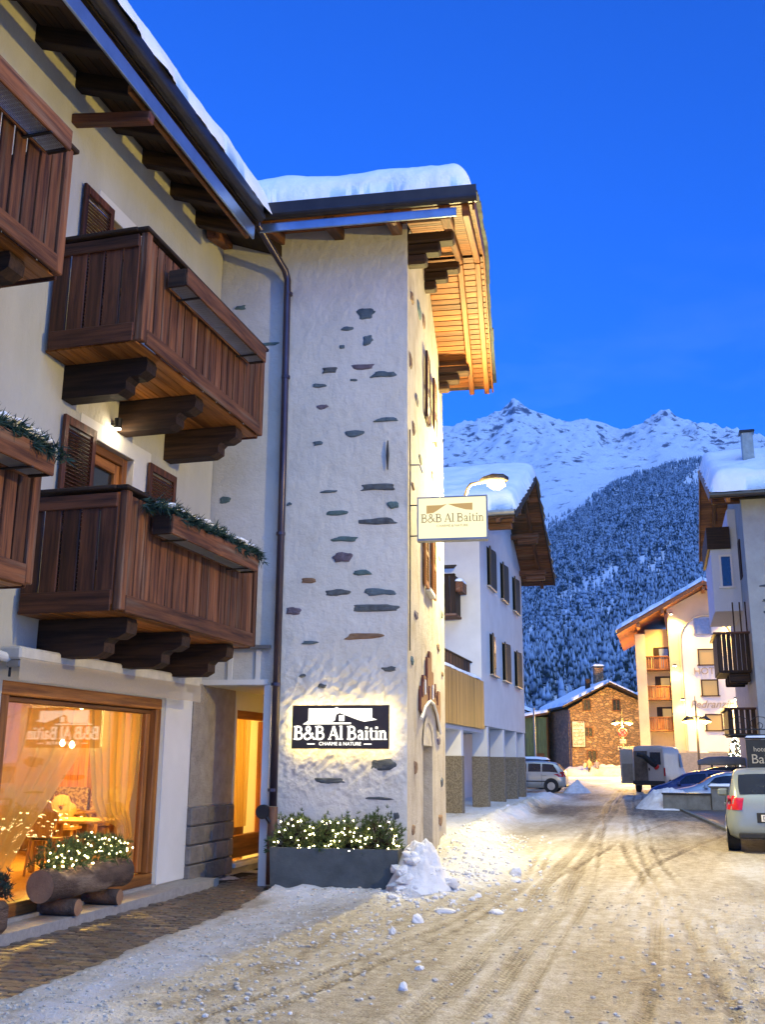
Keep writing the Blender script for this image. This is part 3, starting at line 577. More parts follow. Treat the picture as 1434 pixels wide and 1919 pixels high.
# windows and shutters on the street side
for b0, b1, z0, z1 in SW[:2]:
    w_ = empty('window', tuple(T(-.1, b0, z0)), tower)
    mb = MB(T); mb.box(-.14, -.08, b0, b0+.07, z0, z1); mb.box(-.14, -.08, b1-.07, b1, z0, z1); mb.box(-.139, -.081, b0+.07, b1-.07, z0, z0+.07); mb.box(-.139, -.081, b0+.07, b1-.07, z1-.07, z1); mb.box(-.138, -.082, (b0+b1)/2-.03, (b0+b1)/2+.03, z0+.07, z1-.07); mb.build('frame', OZ, w_)
    mb = MB(T); mb.box(-.13, -.12, b0+.05, b1-.05, z0+.05, z1-.05); mb.build('pane', DGLASS, w_)
    mb = MB(T); mb.box(-.02, .09, b0-.04, b1+.04, z0-.06, z0-.002); mb.build('sill', WHITE, w_)
    wd = OZ if z0 < 6 else RZ
    for bb, sg in ((b0-.5, 1), (b1+.02, 1)):
        louvre_shutter(tower, lambda u, d, z, bb=bb, z0=z0: T(.03+d, bb+u, z0-.03+z), .46, z1-z0+.06, wd)
# roof: near slope to the front gutter, far slope behind the ridge
rf = empty('roof', tuple(T(0, 2.6, 10)), tower)
RN = lambda b: 8.98+(b+.80)*.315      # underside, near slope
RFZ = lambda b: 10.05-(b-2.6)*.36     # underside, far slope
mb = MB(T)

def slab(mb, a0, a1, pts):
    n = len(pts); mb.add([(a0, b, z) for b, z in pts]+[(a1, b, z) for b, z in pts], [tuple(range(n))[::-1], tuple(range(n, 2*n))]+[(i, (i+1) % n, n+(i+1) % n, n+i) for i in range(n)])
slab(mb, -3.0, 1.0, [(-.78, RN(-.78)+.028), (2.6, RN(2.6)+.028), (5.95, RFZ(5.95)+.028), (5.95, RFZ(5.95)+.12), (2.6, RN(2.6)+.13), (-.78, RN(-.78)+.12)]); mb.build('roof_slab', DY, rf)
nb = 26
for k in range(nb):      # soffit planks of the street overhang
    b = -.72+k*.128
    piece('soffit_plank', rf, T(.50, b, RN(b)+.012), (1.0, .122, .024), SX_, .004, TFR @ Matrix.Rotation(math.atan(.315), 3, 'X'))
    b = 2.70+k*.128
    if b < 5.9: piece('soffit_plank', rf, T(.50, b, RFZ(b)+.012), (1.0, .122, .024), SX_, .004, TFR @ Matrix.Rotation(-math.atan(.36), 3, 'X'))
for a in (.60, .90):     # verge rafters
    for b0, b1, fz, sg in ((-.74, 2.58, RN, .315), (2.62, 5.9, RFZ, -.36)):
        bc = (b0+b1)/2; piece('verge_rafter', rf, T(a, bc, fz(bc)-.075), (.10, (b1-b0)*1.05, .15), SY_, .01, TSD @ Matrix.Rotation(math.atan(sg), 3, 'X'))
for b0, b1, fz, sg in ((-.80, 2.62, RN, .315), (2.6, 5.97, RFZ, -.36)):
    bc = (b0+b1)/2; piece('barge_board', rf, T(1.015, bc, fz(bc)+.02), (.03, (b1-b0)*1.05, .20), SY_, .006, TSD @ Matrix.Rotation(math.atan(sg), 3, 'X'))
for k in range(24):      # stone slates showing along the verge
    b = -.75+k*.285; z = (RN(b) if b < 2.6 else RFZ(b))+.15+.02*(k % 2)
    piece('slate', rf, T(1.0+random.uniform(-.01, .02), b, z), (.16, .33, .028), STN['d'], .006, TSD @ Matrix.Rotation((.25 if b < 2.6 else -.42), 3, 'X'))
# stepped corbels carrying the overhang
for b, top, ln in ((.02, 9.10, .70), (2.35, 9.86, .62), (2.75, 9.86, .62), (4.95, 9.02, .62)):
    if b == 2.75: continue
    for k in range(3):
        l = ln-.20*k; piece('corbel', rf, T(l/2-.02, b+.12, top-.085-.165*k), (l, .24-.02*k, .16), DX, .03, TFR)
for a in (-2.75, -1.93, -1.02, -.15, .62):   # rafters under the front eaves
    piece('rafter', rf, T(a, -.36, RN(-.36)-.085), (.15, .86, .17), WY, .012, TSD @ Matrix.Rotation(math.atan(.315), 3, 'X'))
for k in range(6):
    b = -.72+.13*k
    if b < .05: piece('eaves_plank', rf, T(-1.02, b, RN(b)+.012), (2.02, .124, .022), SX_, .004, TFR @ Matrix.Rotation(math.atan(.315), 3, 'X'))
piece('fascia', rf, T(-.62, -.80, 8.88), (2.8, .03, .13), FASCIA, .004, TFR)
mb = MB(T)
slab(mb, -2.1, 1.06, [(-.93+.075+.075*math.cos(t), 9.06+.085*math.sin(t)) for t in np.linspace(math.pi, 2*math.pi, 10)]+[(-.78, 9.20), (-.93, 9.20)]); mb.build('gutter', METAL, rf)
snow_slab('roof_snow', rf, T(-2.6, -.80, 9.19), TU, (TV+Vector((0, 0, .315))), 3.58, 3.5, .54, 5, 90, 60, (1, 1, 0, 0), .30, lump=.30)
snow_slab('roof_snow', rf, T(-2.6, 2.55, 10.24), TU, (TV-Vector((0, 0, .36))), 3.60, 3.5, .40, 8, 60, 40, (0, 1, 1, 0), .25, lump=.30)
# downpipe
mb = MB(); mb.tube([T(-2.03, -.86, 9.02), T(-2.03, -.84, 8.90), T(-1.80, -.16, 8.55), T(-1.77, -.10, 8.42), T(-1.755, -.09, 6), T(-1.74, -.09, 1.0)], .052, 10); mb.build('downpipe', PIPE, tower, smooth=True)
mb = MB(); mb.tube([T(-1.74, -.09, .99), T(-1.74, -.09, .05)], .062, 10); mb.build('pipe_foot', mat('rusty_pipe', (.16, .07, .04), (.08, .04, .03), rough=.6, bump=.2), tower, smooth=True)
for z in (8.2, 6.9, 4.6, 2.55, 1.2):
    mb = MB(); mb.tube([T(-1.755, -.09, z-.02), T(-1.755, -.09, z+.02)], .064, 10); mb.tube([T(-1.82, -.09, z), T(-1.69, -.09, z)], .012, 6); mb.build('pipe_clip', PIPE, tower)
mb = MB(); mb.tube([T(-1.86, -.17, .93), T(-1.86, -.09, .93)], .09, 16); mb.tube([T(-1.86, -.13, .93), T(-1.76, -.13, .80)], .03, 8); mb.build('hose_reel', BLACK, tower)
mb = MB(); mb.tube([T(-.27, -.035, 5.47), T(-.27, -.04, 5.68), T(-.27, -.035, 5.89)], [.008, .022, .008], 6); mb.build('wall_anchor', BLACK, tower)
# cable running down the corner and little iron stubs
mb = MB(); mb.tube([T(.018, .16, 6.1), T(.02, .18, 5.5), T(.018, .15, 4.9), T(.02, .17, 4.3), T(.018, .15, 3.0)], .01, 5); mb.build('cable', BLACK, tower)
mb = MB(); mb.tube([T(0, .3, 5.62), T(.14, .3, 5.62), T(.18, .3, 5.50)], .014, 6); mb.build('iron_hook', GREYM, tower)
# ================================================================ dining room behind the shop window
ROOMW = wood('pine_panelling', (.52, .22, .05), (.36, .13, .03), 2, rough=.5)
FLOORW = wood('oak_floor', (.40, .22, .09), (.28, .14, .05), 0, rough=.35)
X0, X1, Y0, Y1, ZC = -11.4, -6.36, 2.0, 15.3, 2.52
mb = MB(); mb.quad((X0, Y0, .10), (X1, Y0, .10), (X1, Y1, .10), (X0, Y1, .10)); mb.build('dining_room_floor', FLOORW, wing)
mb = MB(); mb.quad((X0, Y0, ZC), (X0, Y1, ZC), (X1, Y1, ZC), (X1, Y0, ZC)); mb.build('dining_room_ceiling', mat('cream_ceiling', (.6, .46, .28), rough=.9), wing)
rw = empty('dining_room_wall', (X0, Y1, .1), wing)
mb = MB(); mb.quad((X0-.03, Y0, .1), (X0-.03, Y1, .1), (X0-.03, Y1, ZC), (X0-.03, Y0, ZC)); mb.quad((X0, Y1+.03, .1), (X1, Y1+.03, .1), (X1, Y1+.03, ZC), (X0, Y1+.03, ZC)); mb.quad((X0, Y0, .1), (X0, Y0, ZC), (X1, Y0, ZC), (X1, Y0, .1)); mb.build('backing', ROOMW, rw)
for k in range(26): piece('wall_plank', rw, (X0+.10+.195*k, Y1, 1.31), (.188, .03, 2.42), ROOMW, .008)
for k in range(30): piece('wall_plank', rw, (X0, 9.4+.198*k, 1.31), (.03, .19, 2.42), ROOMW, .008)
def plate_with_hole(mb, outer, inner, ext):
    bm = bmesh.new(); es = []
    for loop in (outer, inner):
        v = [bm.verts.new(p) for p in loop]; es += [bm.edges.new((v[i], v[(i+1) % len(v)])) for i in range(len(v))]
    bmesh.ops.triangle_fill(bm, use_beauty=True, use_dissolve=False, edges=es)
    r = bmesh.ops.extrude_face_region(bm, geom=list(bm.faces)); bmesh.ops.translate(bm, vec=ext, verts=[g for g in r['geom'] if isinstance(g, bmesh.types.BMVert)])
    bm.verts.index_update(); mb.add([v.co[:] for v in bm.verts], [tuple(v.index for v in f.verts) for f in bm.faces]); bm.free()
CHW = wood('honey_wood', (.34, .19, .08), (.22, .11, .04), 2, rough=.4)
def heart(cx, cz, s): return [(cx+s*.9*16*math.sin(t)**3/17, 0, cz+s*(13*math.cos(t)-5*math.cos(2*t)-2*math.cos(3*t)-math.cos(4*t))/17) for t in np.linspace(0, 2*math.pi, 22)[:-1]]
def chair(loc, rz, label):
    c = thing('chair', label, 'chair', loc, rz, 'carved chairs in the dining room')
    mb = MB(); out = [(-.14, 0, .45), (.14, 0, .45), (.16, 0, .60), (.24, 0, .72), (.21, 0, .80), (.14, 0, .83), (.10, 0, .92), (0, 0, .95), (-.10, 0, .92), (-.14, 0, .83), (-.21, 0, .80), (-.24, 0, .72), (-.16, 0, .60)]
    plate_with_hole(mb, out, heart(0, .76, .055), (0, .03, 0)); mb.build('backrest', CHW, c, local=True)
    mb = MB(); mb.prism([(-.20, 0, .44), (.20, 0, .44), (.23, .40, .44), (-.23, .40, .44)], (0, 0, .035)); mb.build('seat', CHW, c, local=True)
    for x, y in ((-.17, .04), (.17, .04), (-.19, .36), (.19, .36)):
        mb = MB(); mb.tube([(x, y, .44), (x*1.15, y+(-.05 if y < .2 else .05), 0)], [.022, .016], 7); mb.build('leg', CHW, c, local=True)
def table(x0, x1, y0, y1, label):
    t = thing('table', label, 'table', ((x0+x1)/2, (y0+y1)/2, .105), 0, 'dining tables')
    piece('tabletop', t, ((x0+x1)/2, (y0+y1)/2, .755), (x1-x0, y1-y0, .04), CHW, .01)
    for x in (x0+.08, x1-.08):
        for y in (y0+.08, y1-.08): piece('leg', t, (x, y, .42), (.07, .07, .63), CHW, .008)
table(-8.35, -7.35, 12.1, 12.85, 'wooden table with a carved chair pushed in, nearest the shop window')
table(-9.6, -8.7, 13.9, 14.6, 'pale wooden table standing against the panelled wall, farther from the window')
chair((-7.86, 11.72, .105), 0, 'carved chair with heart cut-out at the nearer table')
chair((-8.75, 13.5, .105), .3, 'carved chair with heart cut-out at the farther table')
chair((-7.0, 12.5, .105), -1.5, 'carved chair at the end of the nearer table')
bn = thing('bench', 'long wooden bench with a patterned back along the panelled wall', 'bench', (-9.3, 15, .105))
piece('seat', bn, (-9.3, 14.98, .55), (3.2, .42, .05), CHW, .01); piece('front_board', bn, (-9.3, 14.84, .31), (3.1, .03, .42), CHW, .008)
for k in range(4): piece('back_cushion', bn, (-10.5+.8*k, 15.17, .86), (.74, .09, .50), mat('patterned_cushion', (.45, .30, .15), (.16, .07, .04), rough=.9, scale=26, contrast=(.45, .55)) if k == 0 else bpy.data.materials['patterned_cushion'], .03)
sb = thing('sideboard', 'low orange wooden sideboard seen through the narrow passage window', 'cabinet', (-7.35, 15.0, .105))
piece('carcass', sb, (-7.3, 14.95, .50), (1.3, .5, .78), CHW, .01); piece('top', sb, (-7.3, 14.94, .905), (1.36, .55, .03), CHW, .006)
for x in (-7.62, -6.98): piece('door', sb, (x, 14.69, .50), (.58, .02, .66), ROOMW, .006)
WARM = (1.0, .60, .10)
def pendant(x, y, z, label, power):
    p = thing('pendant_lamp', label, 'lamp', (x, y, z), 0, 'pendant bulbs in the dining room')
    mb = MB(); mb.tube([(x, y, ZC), (x, y, z+.10)], .006, 5); mb.build('cord', BLACK, p)
    mb = MB(); mb.tube([(x, y, z+.11), (x, y, z+.05)], .022, 8); mb.build('socket', BLACK, p)
    mb = MB(); mb.tube([(x, y, z+.05), (x, y, z+.03), (x, y, z-.005), (x, y, z-.035), (x, y, z-.05)], [.016, .028, .042, .032, .008], 10); mb.build('bulb', emis('pendant_bulb', (1, .72, .36), 25) if 'pendant_bulb' not in bpy.data.materials else bpy.data.materials['pendant_bulb'], p, smooth=True)
    l = bpy.data.lights.new('pendant_light', 'POINT'); l.energy = power; l.color = WARM; l.shadow_soft_size = .06; lo = bpy.data.objects.new('pendant_light', l); COL.objects.link(lo); lo.parent = p; lo.location = (0, 0, -.13)
pendant(-8.2, 12.8, 1.77, 'bare glowing bulb on a cord, nearest the gap between the curtains', 115)
pendant(-8.62, 13.2, 1.80, 'bare glowing bulb hanging just left of the nearest one', 75)
pendant(-7.96, 12.6, 2.30, 'glowing bulb set high by the edge of the right curtain', 40)
pendant(-8.9, 11.0, 1.86, 'glowing bulb veiled by the left curtain', 60)
pendant(-7.4, 14.2, 2.0, 'glowing bulb seen behind the narrow passage window', 80)
pendant(-9.0, 7.0, 1.9, 'glowing bulb in the unseen near end of the dining room', 90)
def curtain(name, label, f, nu, nv, m=None):
    u = np.linspace(0, 1, nu); v = np.linspace(0, 1, nv); U, V = np.meshgrid(u, v); P = np.stack(f(U, V), -1); c = (P[-1].mean(0)); e = thing(name, label, 'curtain', tuple(c))
    grid_mesh('drape', P, m or CURTAIN, e)
def left_c(U, V):       # V 0 top .. 1 bottom
    gather = np.interp(V, [0, .35, .75, 1], [1, .92, .55, .38]); y = 8.05+2.05*U*gather-.15*V
    return [-6.27+.035*np.sin(U*46)+.012*np.sin(U*19+V*3), y, 2.30-1.95*V+.02*np.sin(U*46)*V]
def right_c(U, V):
    tie = np.interp(V, [0, .3, .55, .72, .80, 1], [1, .90, .70, .34, .30, .26]); 
    left = np.interp(V, [0, .3, .55, .70, .76, 1], [10.02, 10.12, 10.30, 10.75, 10.86, 10.88])
    y = left+(11.16-left)*U+.02*np.sin(V*9)
    z = 2.30-1.95*V-.16*np.exp(-((V-.62)/.1)**2)*(1-U)
    return [-6.27+.030*np.sin(U*40)*(.5+tie)-.05*np.exp(-((V-.66)/.08)**2), y, z]
curtain('curtain', 'sheer cream curtain sweeping across the left half of the shop window', left_c, 160, 40)
curtain('curtain', 'sheer cream curtain tied back at the right side of the shop window', right_c, 120, 60)
curtain('curtain', 'sheer cream curtain hanging in the narrow passage window', lambda U, V: [-6.25+.03*np.sin(U*30), 13.95+.75*U*np.interp(V, [0, 1], [1, .55])+.25*V, 2.2-1.6*V], 80, 20)
curtain('curtain_valance', 'short cream valance across the top of the shop window', lambda U, V: [-6.22+.02*np.sin(U*70), 8.1+3.05*U, 2.33-.16*V-.015*np.sin(U*70)], 160, 5)

# ================================================================ lettering with serifs, drawn as ribbons
def G_arc(cx, cy, rx, ry, a0, a1, n=9): return [(cx+rx*math.cos(R(a0+(a1-a0)*i/(n-1))), cy+ry*math.sin(R(a0+(a1-a0)*i/(n-1)))) for i in range(n)]
GLY = {'B': (.78, [([(.17, 0), (.17, 1)], .18), ([(0, .03), (.4, .03)], .07), ([(0, .97), (.4, .97)], .07), ([(.2, .97), (.38, .97)]+G_arc(.38, .76, .22, .21, 90, -90)+[(.2, .55)], .12), ([(.2, .53), (.4, .53)]+G_arc(.42, .28, .26, .25, 90, -90)+[(.2, .03)], .13)]),
       '&': (.92, [([(.88, .02), (.30, .66)]+G_arc(.38, .80, .15, .17, 200, -20, 9)+[(.48, .62), (.2, .44)]+G_arc(.30, .24, .22, .22, 140, 300, 8)+[(.58, .14), (.74, .50)], .13)]),
       'A': (.86, [([(.10, 0), (.43, 1)], .09), ([(.42, 1), (.76, 0)], .18), ([(.22, .33), (.62, .33)], .08), ([(0, .03), (.26, .03)], .07), ([(.60, .03), (.92, .03)], .07)]),
       'l': (.36, [([(.17, 0), (.17, 1.04)], .16), ([(.02, .03), (.33, .03)], .07), ([(.03, 1.0), (.17, 1.0)], .07)]),
       'a': (.60, [([(.10, .56), (.24, .66), (.38, .62), (.43, .48), (.43, .06), (.54, .03)], .14), ([(.43, .40), (.22, .34), (.11, .20), (.16, .06), (.28, .03), (.43, .16)], .11)]),
       'i': (.34, [([(.17, 0), (.17, .66)], .16), ([(.02, .03), (.33, .03)], .07), ([(.03, .63), (.17, .63)], .07), ([(.17, .80), (.17, .97)], .17)]),
       't': (.44, [([(.19, .88), (.19, .14), (.26, .04), (.40, .06)], .14), ([(.03, .63), (.40, .63)], .07)]),
       'n': (.66, [([(.15, 0), (.15, .66)], .15), ([(.0, .03), (.30, .03)], .07), ([(.02, .63), (.15, .63)], .07), ([(.17, .50), (.29, .62), (.42, .62), (.49, .50), (.49, 0)], .13), ([(.36, .03), (.64, .03)], .07)]),
       ' ': (.26, [])}
def serif_text(mb, s, x, z, h, xf, th, bold=1.0):
    for ch in s:
        adv, strokes = GLY[ch]
        for k, (pl, w) in enumerate(strokes):
            w = w*h*bold; q = [Vector((x+px*h, z+pz*h)) for px, pz in pl]; Lf = []; Rt = []
            for i, p in enumerate(q):
                d = (q[min(i+1, len(q)-1)]-q[max(i-1, 0)]).normalized(); nn = Vector((-d.y, d.x))*w/2; Lf.append(p+nn); Rt.append(p-nn)
            e = .0006*k
            for i in range(len(q)-1):
                a, b, c, d_ = Lf[i], Lf[i+1], Rt[i+1], Rt[i]
                pts = [xf(v.x, d, v.y) for d in (0, -th-e) for v in (a, b, c, d_)]
                mb.add(pts, [(0, 1, 2, 3), (7, 6, 5, 4), (0, 4, 5, 1), (1, 5, 6, 2), (2, 6, 7, 3), (3, 7, 4, 0)])
        x += adv*h
    return x
def text_w(s, h): return sum(GLY[c][0] for c in s)*h
def font_text(name, s, size, m, parent, c, frame, extrude=.002, align='CENTER', shear=0, local=False):
    cu = bpy.data.curves.new(name, 'FONT'); cu.body = s; cu.size = size; cu.align_x = align; cu.align_y = 'CENTER'; cu.extrude = extrude; cu.shear = shear; cu.materials.append(m)
    tmp = bpy.data.objects.new('tmp', cu); COL.objects.link(tmp); bpy.context.view_layer.update()
    me = bpy.data.meshes.new_from_object(tmp.evaluated_get(bpy.context.evaluated_depsgraph_get())); bpy.data.objects.remove(tmp)
    o = bpy.data.objects.new(name, me); COL.objects.link(o); o.parent = parent; o.location = Vector(c) if local else Vector(c)-wloc(parent)
    o.rotation_euler = (frame @ Matrix.Rotation(R(90), 3, 'X')).to_euler(); return o

# ---- back-lit name board on the tower front
SX = lambda a, d, z: T(a, -.115+d, z)
sg = thing('sign_board', 'dark back-lit name board with white letters on the tower front', 'sign', tuple(T(-.865, -.07, 1.72)))
mb = MB(T); mb.box(-1.51, -.22, -.115, -.095, 1.72, 2.275); mb.build('board', mat('brown_board', (.055, .04, .032), (.035, .027, .022), rough=.45, bump=.05), sg)
LETW = emis('lit_letter', (1, .95, .80), 1.2)
mb = MB(); tw = text_w('B&B Al Baitin', .168); serif_text(mb, 'B&B Al Baitin', -.865-tw/2, 1.838, .168, SX, .010, 1.12); mb.build('lettering', LETW, sg)
for q in ((-.80, -.72), (-.47, -.38)): pass
font_text('motto', 'CHARME & NATURE', .062, LETW, sg, T(-.865, -.118, 1.783), TFR, .003)
mb = MB()
for a0, a1 in ((-1.30, -1.20), (-.55, -.45)): mb.add([SX(a, -d, z) for d in (0, .006) for a, z in ((a0, 1.775), (a1, 1.775), (a1, 1.788), (a0, 1.788))], [(0, 1, 2, 3), (7, 6, 5, 4), (0, 4, 5, 1), (2, 6, 7, 3), (1, 5, 6, 2), (3, 7, 4, 0)])
sxp = lambda px, py: (-1.51+(px-130)/1182*1.29, 2.275-(py-150)/515*.555)
def polyplate(mb, pts, th, d0=0): 
    n = len(pts); mb.add([SX(*[p[0], -d0, p[1]]) for p in pts]+[SX(p[0], -d0-th, p[1]) for p in pts], [tuple(range(n)), tuple(range(2*n-1, n-1, -1))]+[(i, n+i, n+(i+1) % n, (i+1) % n) for i in range(n)])
polyplate(mb, [sxp(*p) for p in ((330, 190), (640, 190), (675, 172), (705, 190), (1105, 190), (1105, 300), (1165, 322), (1010, 345), (930, 322), (712, 242), (668, 262), (655, 330), (620, 348), (300, 352), (330, 335))], .006)
polyplate(mb, [sxp(*p) for p in ((265, 378), (290, 358), (850, 356), (850, 374))], .007); polyplate(mb, [sxp(*p) for p in ((705, 270), (770, 270), (770, 338), (705, 338))], .007)
mb.build('house_emblem', LETW, sg)
LED = emis('warm_led_strip', (1, .74, .24), 32)
mb = MB(T)
for b in ((-1.49, -.24, 2.255, 2.268), (-1.49, -.24, 1.727, 1.740), (-1.503, -1.49, 1.74, 2.255), (-.24, -.227, 1.74, 2.255)): mb.box(b[0], b[1], -.093, -.083, b[2], b[3])
mb.build('light_strip', LED, sg)
for a in (-1.3, -.43):
    for z in (1.85, 2.15): 
        mb = MB(); mb.tube([T(a, .02, z), T(a, -.096, z)], .008, 6); mb.build('stand_off', GREYM, sg)

# ---- projecting light box
bx = thing('light_box_sign', 'glowing cream light box on iron brackets at the tower corner', 'sign', tuple(T(.1, .3, 4.5)))
BF = emis('light_box_face', (1, .90, .50), .60)
mb = MB(T); mb.box(.125, 1.06, .262, .398, 4.545, 5.115); mb.build('face', BF, bx)
mb = MB(T); mb.box(.105, 1.08, .25, .41, 5.117, 5.135); mb.box(.105, 1.08, .25, .41, 4.515, 4.543); mb.box(.105, .123, .25, .41, 4.5432, 5.1168); mb.box(1.062, 1.08, .25, .41, 4.5432, 5.1168); mb.build('frame', GREYM, bx)
TAN = emis('printed_tan', (.50, .32, .10), .14); TAN2 = emis('printed_ochre', (.95, .60, .18), .26)
BXF = lambda a, d, z: T(a, .259+d, z)
mb = MB(); tw = text_w('B&B Al Baitin', .118); serif_text(mb, 'B&B Al Baitin', .595-tw/2, 4.77, .118, BXF, .002, .7); mb.build('lettering', TAN, bx)
font_text('motto', 'CHARME & NATURE', .048, TAN, bx, T(.595, .258, 4.715), TFR, .0006)
mb = MB(); cx = lambda px, py: BXF(.125+(px-345)/790*.935, 0, 5.10-(py-475)/440*.55)
for pl in (((440, 545), (610, 545), (680, 535), (560, 610), (520, 632), (440, 640)), ((690, 535), (980, 530), (980, 612), (900, 605), (780, 570))): mb.add([cx(*p) for p in pl], [tuple(range(len(pl)))])
mb.build('house_emblem', TAN2, bx)
mb = MB()
for z in (5.04, 4.60): mb.tube([T(0, .33, z), T(.125, .33, z)], .010, 6)
mb.build('bracket', BLACK, bx)

# ---- street lamps
LAMPCOL = (1.0, .80, .31)
LENS = emis('sodium_lens', (1, .80, .42), 14)
def lamp_light(parent, local, power, size=.14, col=LAMPCOL):
    l = bpy.data.lights.new('lamp_light', 'POINT'); l.energy = power; l.color = col; l.shadow_soft_size = size; o = bpy.data.objects.new('lamp_light', l); COL.objects.link(o); o.parent = parent; o.location = local; return o
sl_ = thing('street_lamp', 'lit street lamp on a bent arm at the far corner of the tower', 'street lamp', tuple(T(0, 5.5, 6.2)))
mb = MB(); mb.tube([T(-.02, 5.5, 5.9), T(.10, 5.5, 5.95), T(.36, 5.5, 6.25), T(.50, 5.5, 6.68), T(.56, 5.5, 6.76), T(.80, 5.5, 6.80)], .035, 8); mb.build('arm', METAL, sl_, smooth=True)
mb = MB(); c = T(.80, 5.5, 6.82)
prof = [(0, .03), (.08, .07), (.25, .11), (.45, .10), (.55, .04)]
mb.tube([T(.74+s, 5.5, 6.83+.02*math.sin(s*5)) for s, r in prof], [r for s, r in prof], 12); mb.build('lamp_head', METAL, sl_, smooth=True)
mb = MB(); mb.tube([T(.88, 5.5, 6.75), T(.98, 5.5, 6.735), T(1.10, 5.5, 6.725), T(1.22, 5.5, 6.74)], [.03, .085, .10, .04], 12); mb.build('lens', LENS, sl_, smooth=True)
lamp_light(sl_, T(1.05, 5.45, 6.52)-T(0, 5.5, 6.2), 2100)
# the next lamp of the street stands across the road behind the photographer
s2 = thing('street_lamp', 'street lamp on a tall post across the road from the shop window', 'street lamp', (7.6, 7.4, 0))
mb = MB(); mb.tube([(7.6, 7.4, 0), (7.6, 7.4, 3), (7.6, 7.4, 6.0)], [.08, .06, .05], 10); mb.build('post', GREYM, s2)
mb = MB(); mb.tube([(7.6, 7.4, 5.95), (7.0, 7.5, 6.2), (6.6, 7.55, 6.2)], .035, 8); mb.build('arm', GREYM, s2)
mb = MB(); mb.tube([(6.75, 7.55, 6.21), (6.5, 7.55, 6.22), (6.15, 7.55, 6.22), (6.05, 7.55, 6.21)], [.04, .10, .10, .04], 12); mb.build('lamp_head', GREYM, s2, smooth=True)
mb = MB(); mb.tube([(6.55, 7.55, 6.12), (6.35, 7.55, 6.10), (6.15, 7.55, 6.12)], [.03, .08, .03], 10); mb.build('lens', LENS, s2)
lamp_light(s2, (6.35-7.6, .15, 5.95), 1750, .14, (1.0, .72, .13))
# small lit spot above the balcony door
ws = thing('wall_spotlight', 'small lit spotlight under the upper balcony above the balcony door', 'lamp', (-5.95, 9.62, 5.27))
mb = MB(); mb.tube([(-6.0, 9.66, 5.36), (-5.93, 9.66, 5.36)], .02, 8); mb.tube([(-5.92, 9.66, 5.42), (-5.92, 9.66, 5.30)], .045, 10); mb.build('housing', BLACK, ws)
mb = MB(); mb.disc((-5.92, 9.66, 5.296), (0, 0, -1), .04, 12); mb.build('lens', emis('spot_lens', (1, .85, .6), 30), ws)
lamp_light(ws, (.03, .04, -.03), 5, .03, (1, .8, .5))

# ================================================================ planters, shrubs, fairy lights
def needle_tuft(mb, c, d, n, ln, spread, w, rr):
    d = Vector(d).normalized()
    for _ in range(n):
        v = (d+Vector((rr.gauss(0, spread), rr.gauss(0, spread), rr.gauss(0, spread)))).normalized()*ln*rr.uniform(.6, 1.1)
        s = v.cross(Vector((rr.random()-.5, rr.random()-.5, rr.random()-.5))).normalized()*w
        mb.add([c-s, c+s, c+v*.6+s*.8, c+v, c+v*.6-s*.8], [(0, 1, 2, 3, 4)])
def shrub(name, label, loc, rx, ry, rz, n, m, group, seed, cat='shrub', nl=.06):
    rr = random.Random(seed); s = thing(name, label, cat, loc, 0, group); L = Vector(loc)
    mb = MB(); tw = MB()
    for i in range(n):
        u = rr.uniform(-.15, 1); ph = rr.uniform(0, 2*math.pi); r = rr.uniform(.45, 1.0)**.6*(1+.22*math.sin(ph*3+seed)+.15*rr.uniform(-1, 1)); q = math.sqrt(max(0, 1-u*u))
        dv = Vector((q*math.cos(ph)*rx, q*math.sin(ph)*ry, u*rz))*r; c = L+dv
        needle_tuft(mb, c, dv+Vector((0, 0, .25*rz)), 11, nl, .55, .0042, rr)
        if i % 3 == 0: tw.tube([L+dv*.1, L+dv*.6+Vector((0, 0, -.02)), c], [.008, .005, .003], 4, caps=False)
    mb.build('foliage', m, s); tw.build('branches', DZ, s); return s
SLATE = mat('slate_trough', (.085, .10, .105), (.045, .055, .06), rough=.65, scale=3.5, bump=.5, bscale=14, rand=0, third=((.14, .13, .11), 2, .6, .8), bdist=.02)
pt = thing('stone_planter', 'long dark slate trough at the foot of the tower', 'planter', tuple(T(-.83, -.36, 0)))
mb = MB(); A0, A1 = -1.62, -.03
def frus(mb, a0, a1, b0, b1, z0, z1, k): mb.add([T(a0+k, b0+k, z0), T(a1-k, b0+k, z0), T(a1-k, b1, z0), T(a0+k, b1, z0), T(a0, b0, z1), T(a1, b0, z1), T(a1, b1, z1), T(a0, b1, z1)], [(0, 3, 2, 1), (0, 1, 5, 4), (1, 2, 6, 5), (2, 3, 7, 6), (3, 0, 4, 7)])
frus(mb, A0, A1, -.66, -.10, .0, .545, .02)
for a0, a1, b0, b1 in ((A0, A1, -.66, -.61), (A0, A1, -.15, -.10), (A0, A0+.05, -.61, -.15), (A1-.05, A1, -.61, -.15)): mb.add([T(a0, b0, .545), T(a1, b0, .545), T(a1, b1, .545), T(a0, b1, .545)], [(0, 1, 2, 3)])
for (p, q) in (((A0+.05, -.61), (A1-.05, -.61)), ((A1-.05, -.61), (A1-.05, -.15)), ((A1-.05, -.15), (A0+.05, -.15)), ((A0+.05, -.15), (A0+.05, -.61))): mb.add([T(*p, .545), T(*q, .545), T(*q, .45), T(*p, .45)], [(0, 1, 2, 3)])
mb.build('trough', SLATE, pt)
mb = MB(); mb.add([T(A0+.05, -.61, .49), T(A1-.05, -.61, .49), T(A1-.05, -.15, .49), T(A0+.05, -.15, .49)], [(0, 1, 2, 3)]); mb.build('soil', mat('soil', (.05, .035, .025), (.02, .015, .01), rough=.95, bump=.8), pt)
PS = [(-1.36, .28, .36, 'leftmost'), (-1.00, .25, .31, 'second'), (-.66, .25, .34, 'third'), (-.30, .28, .39, 'rightmost')]
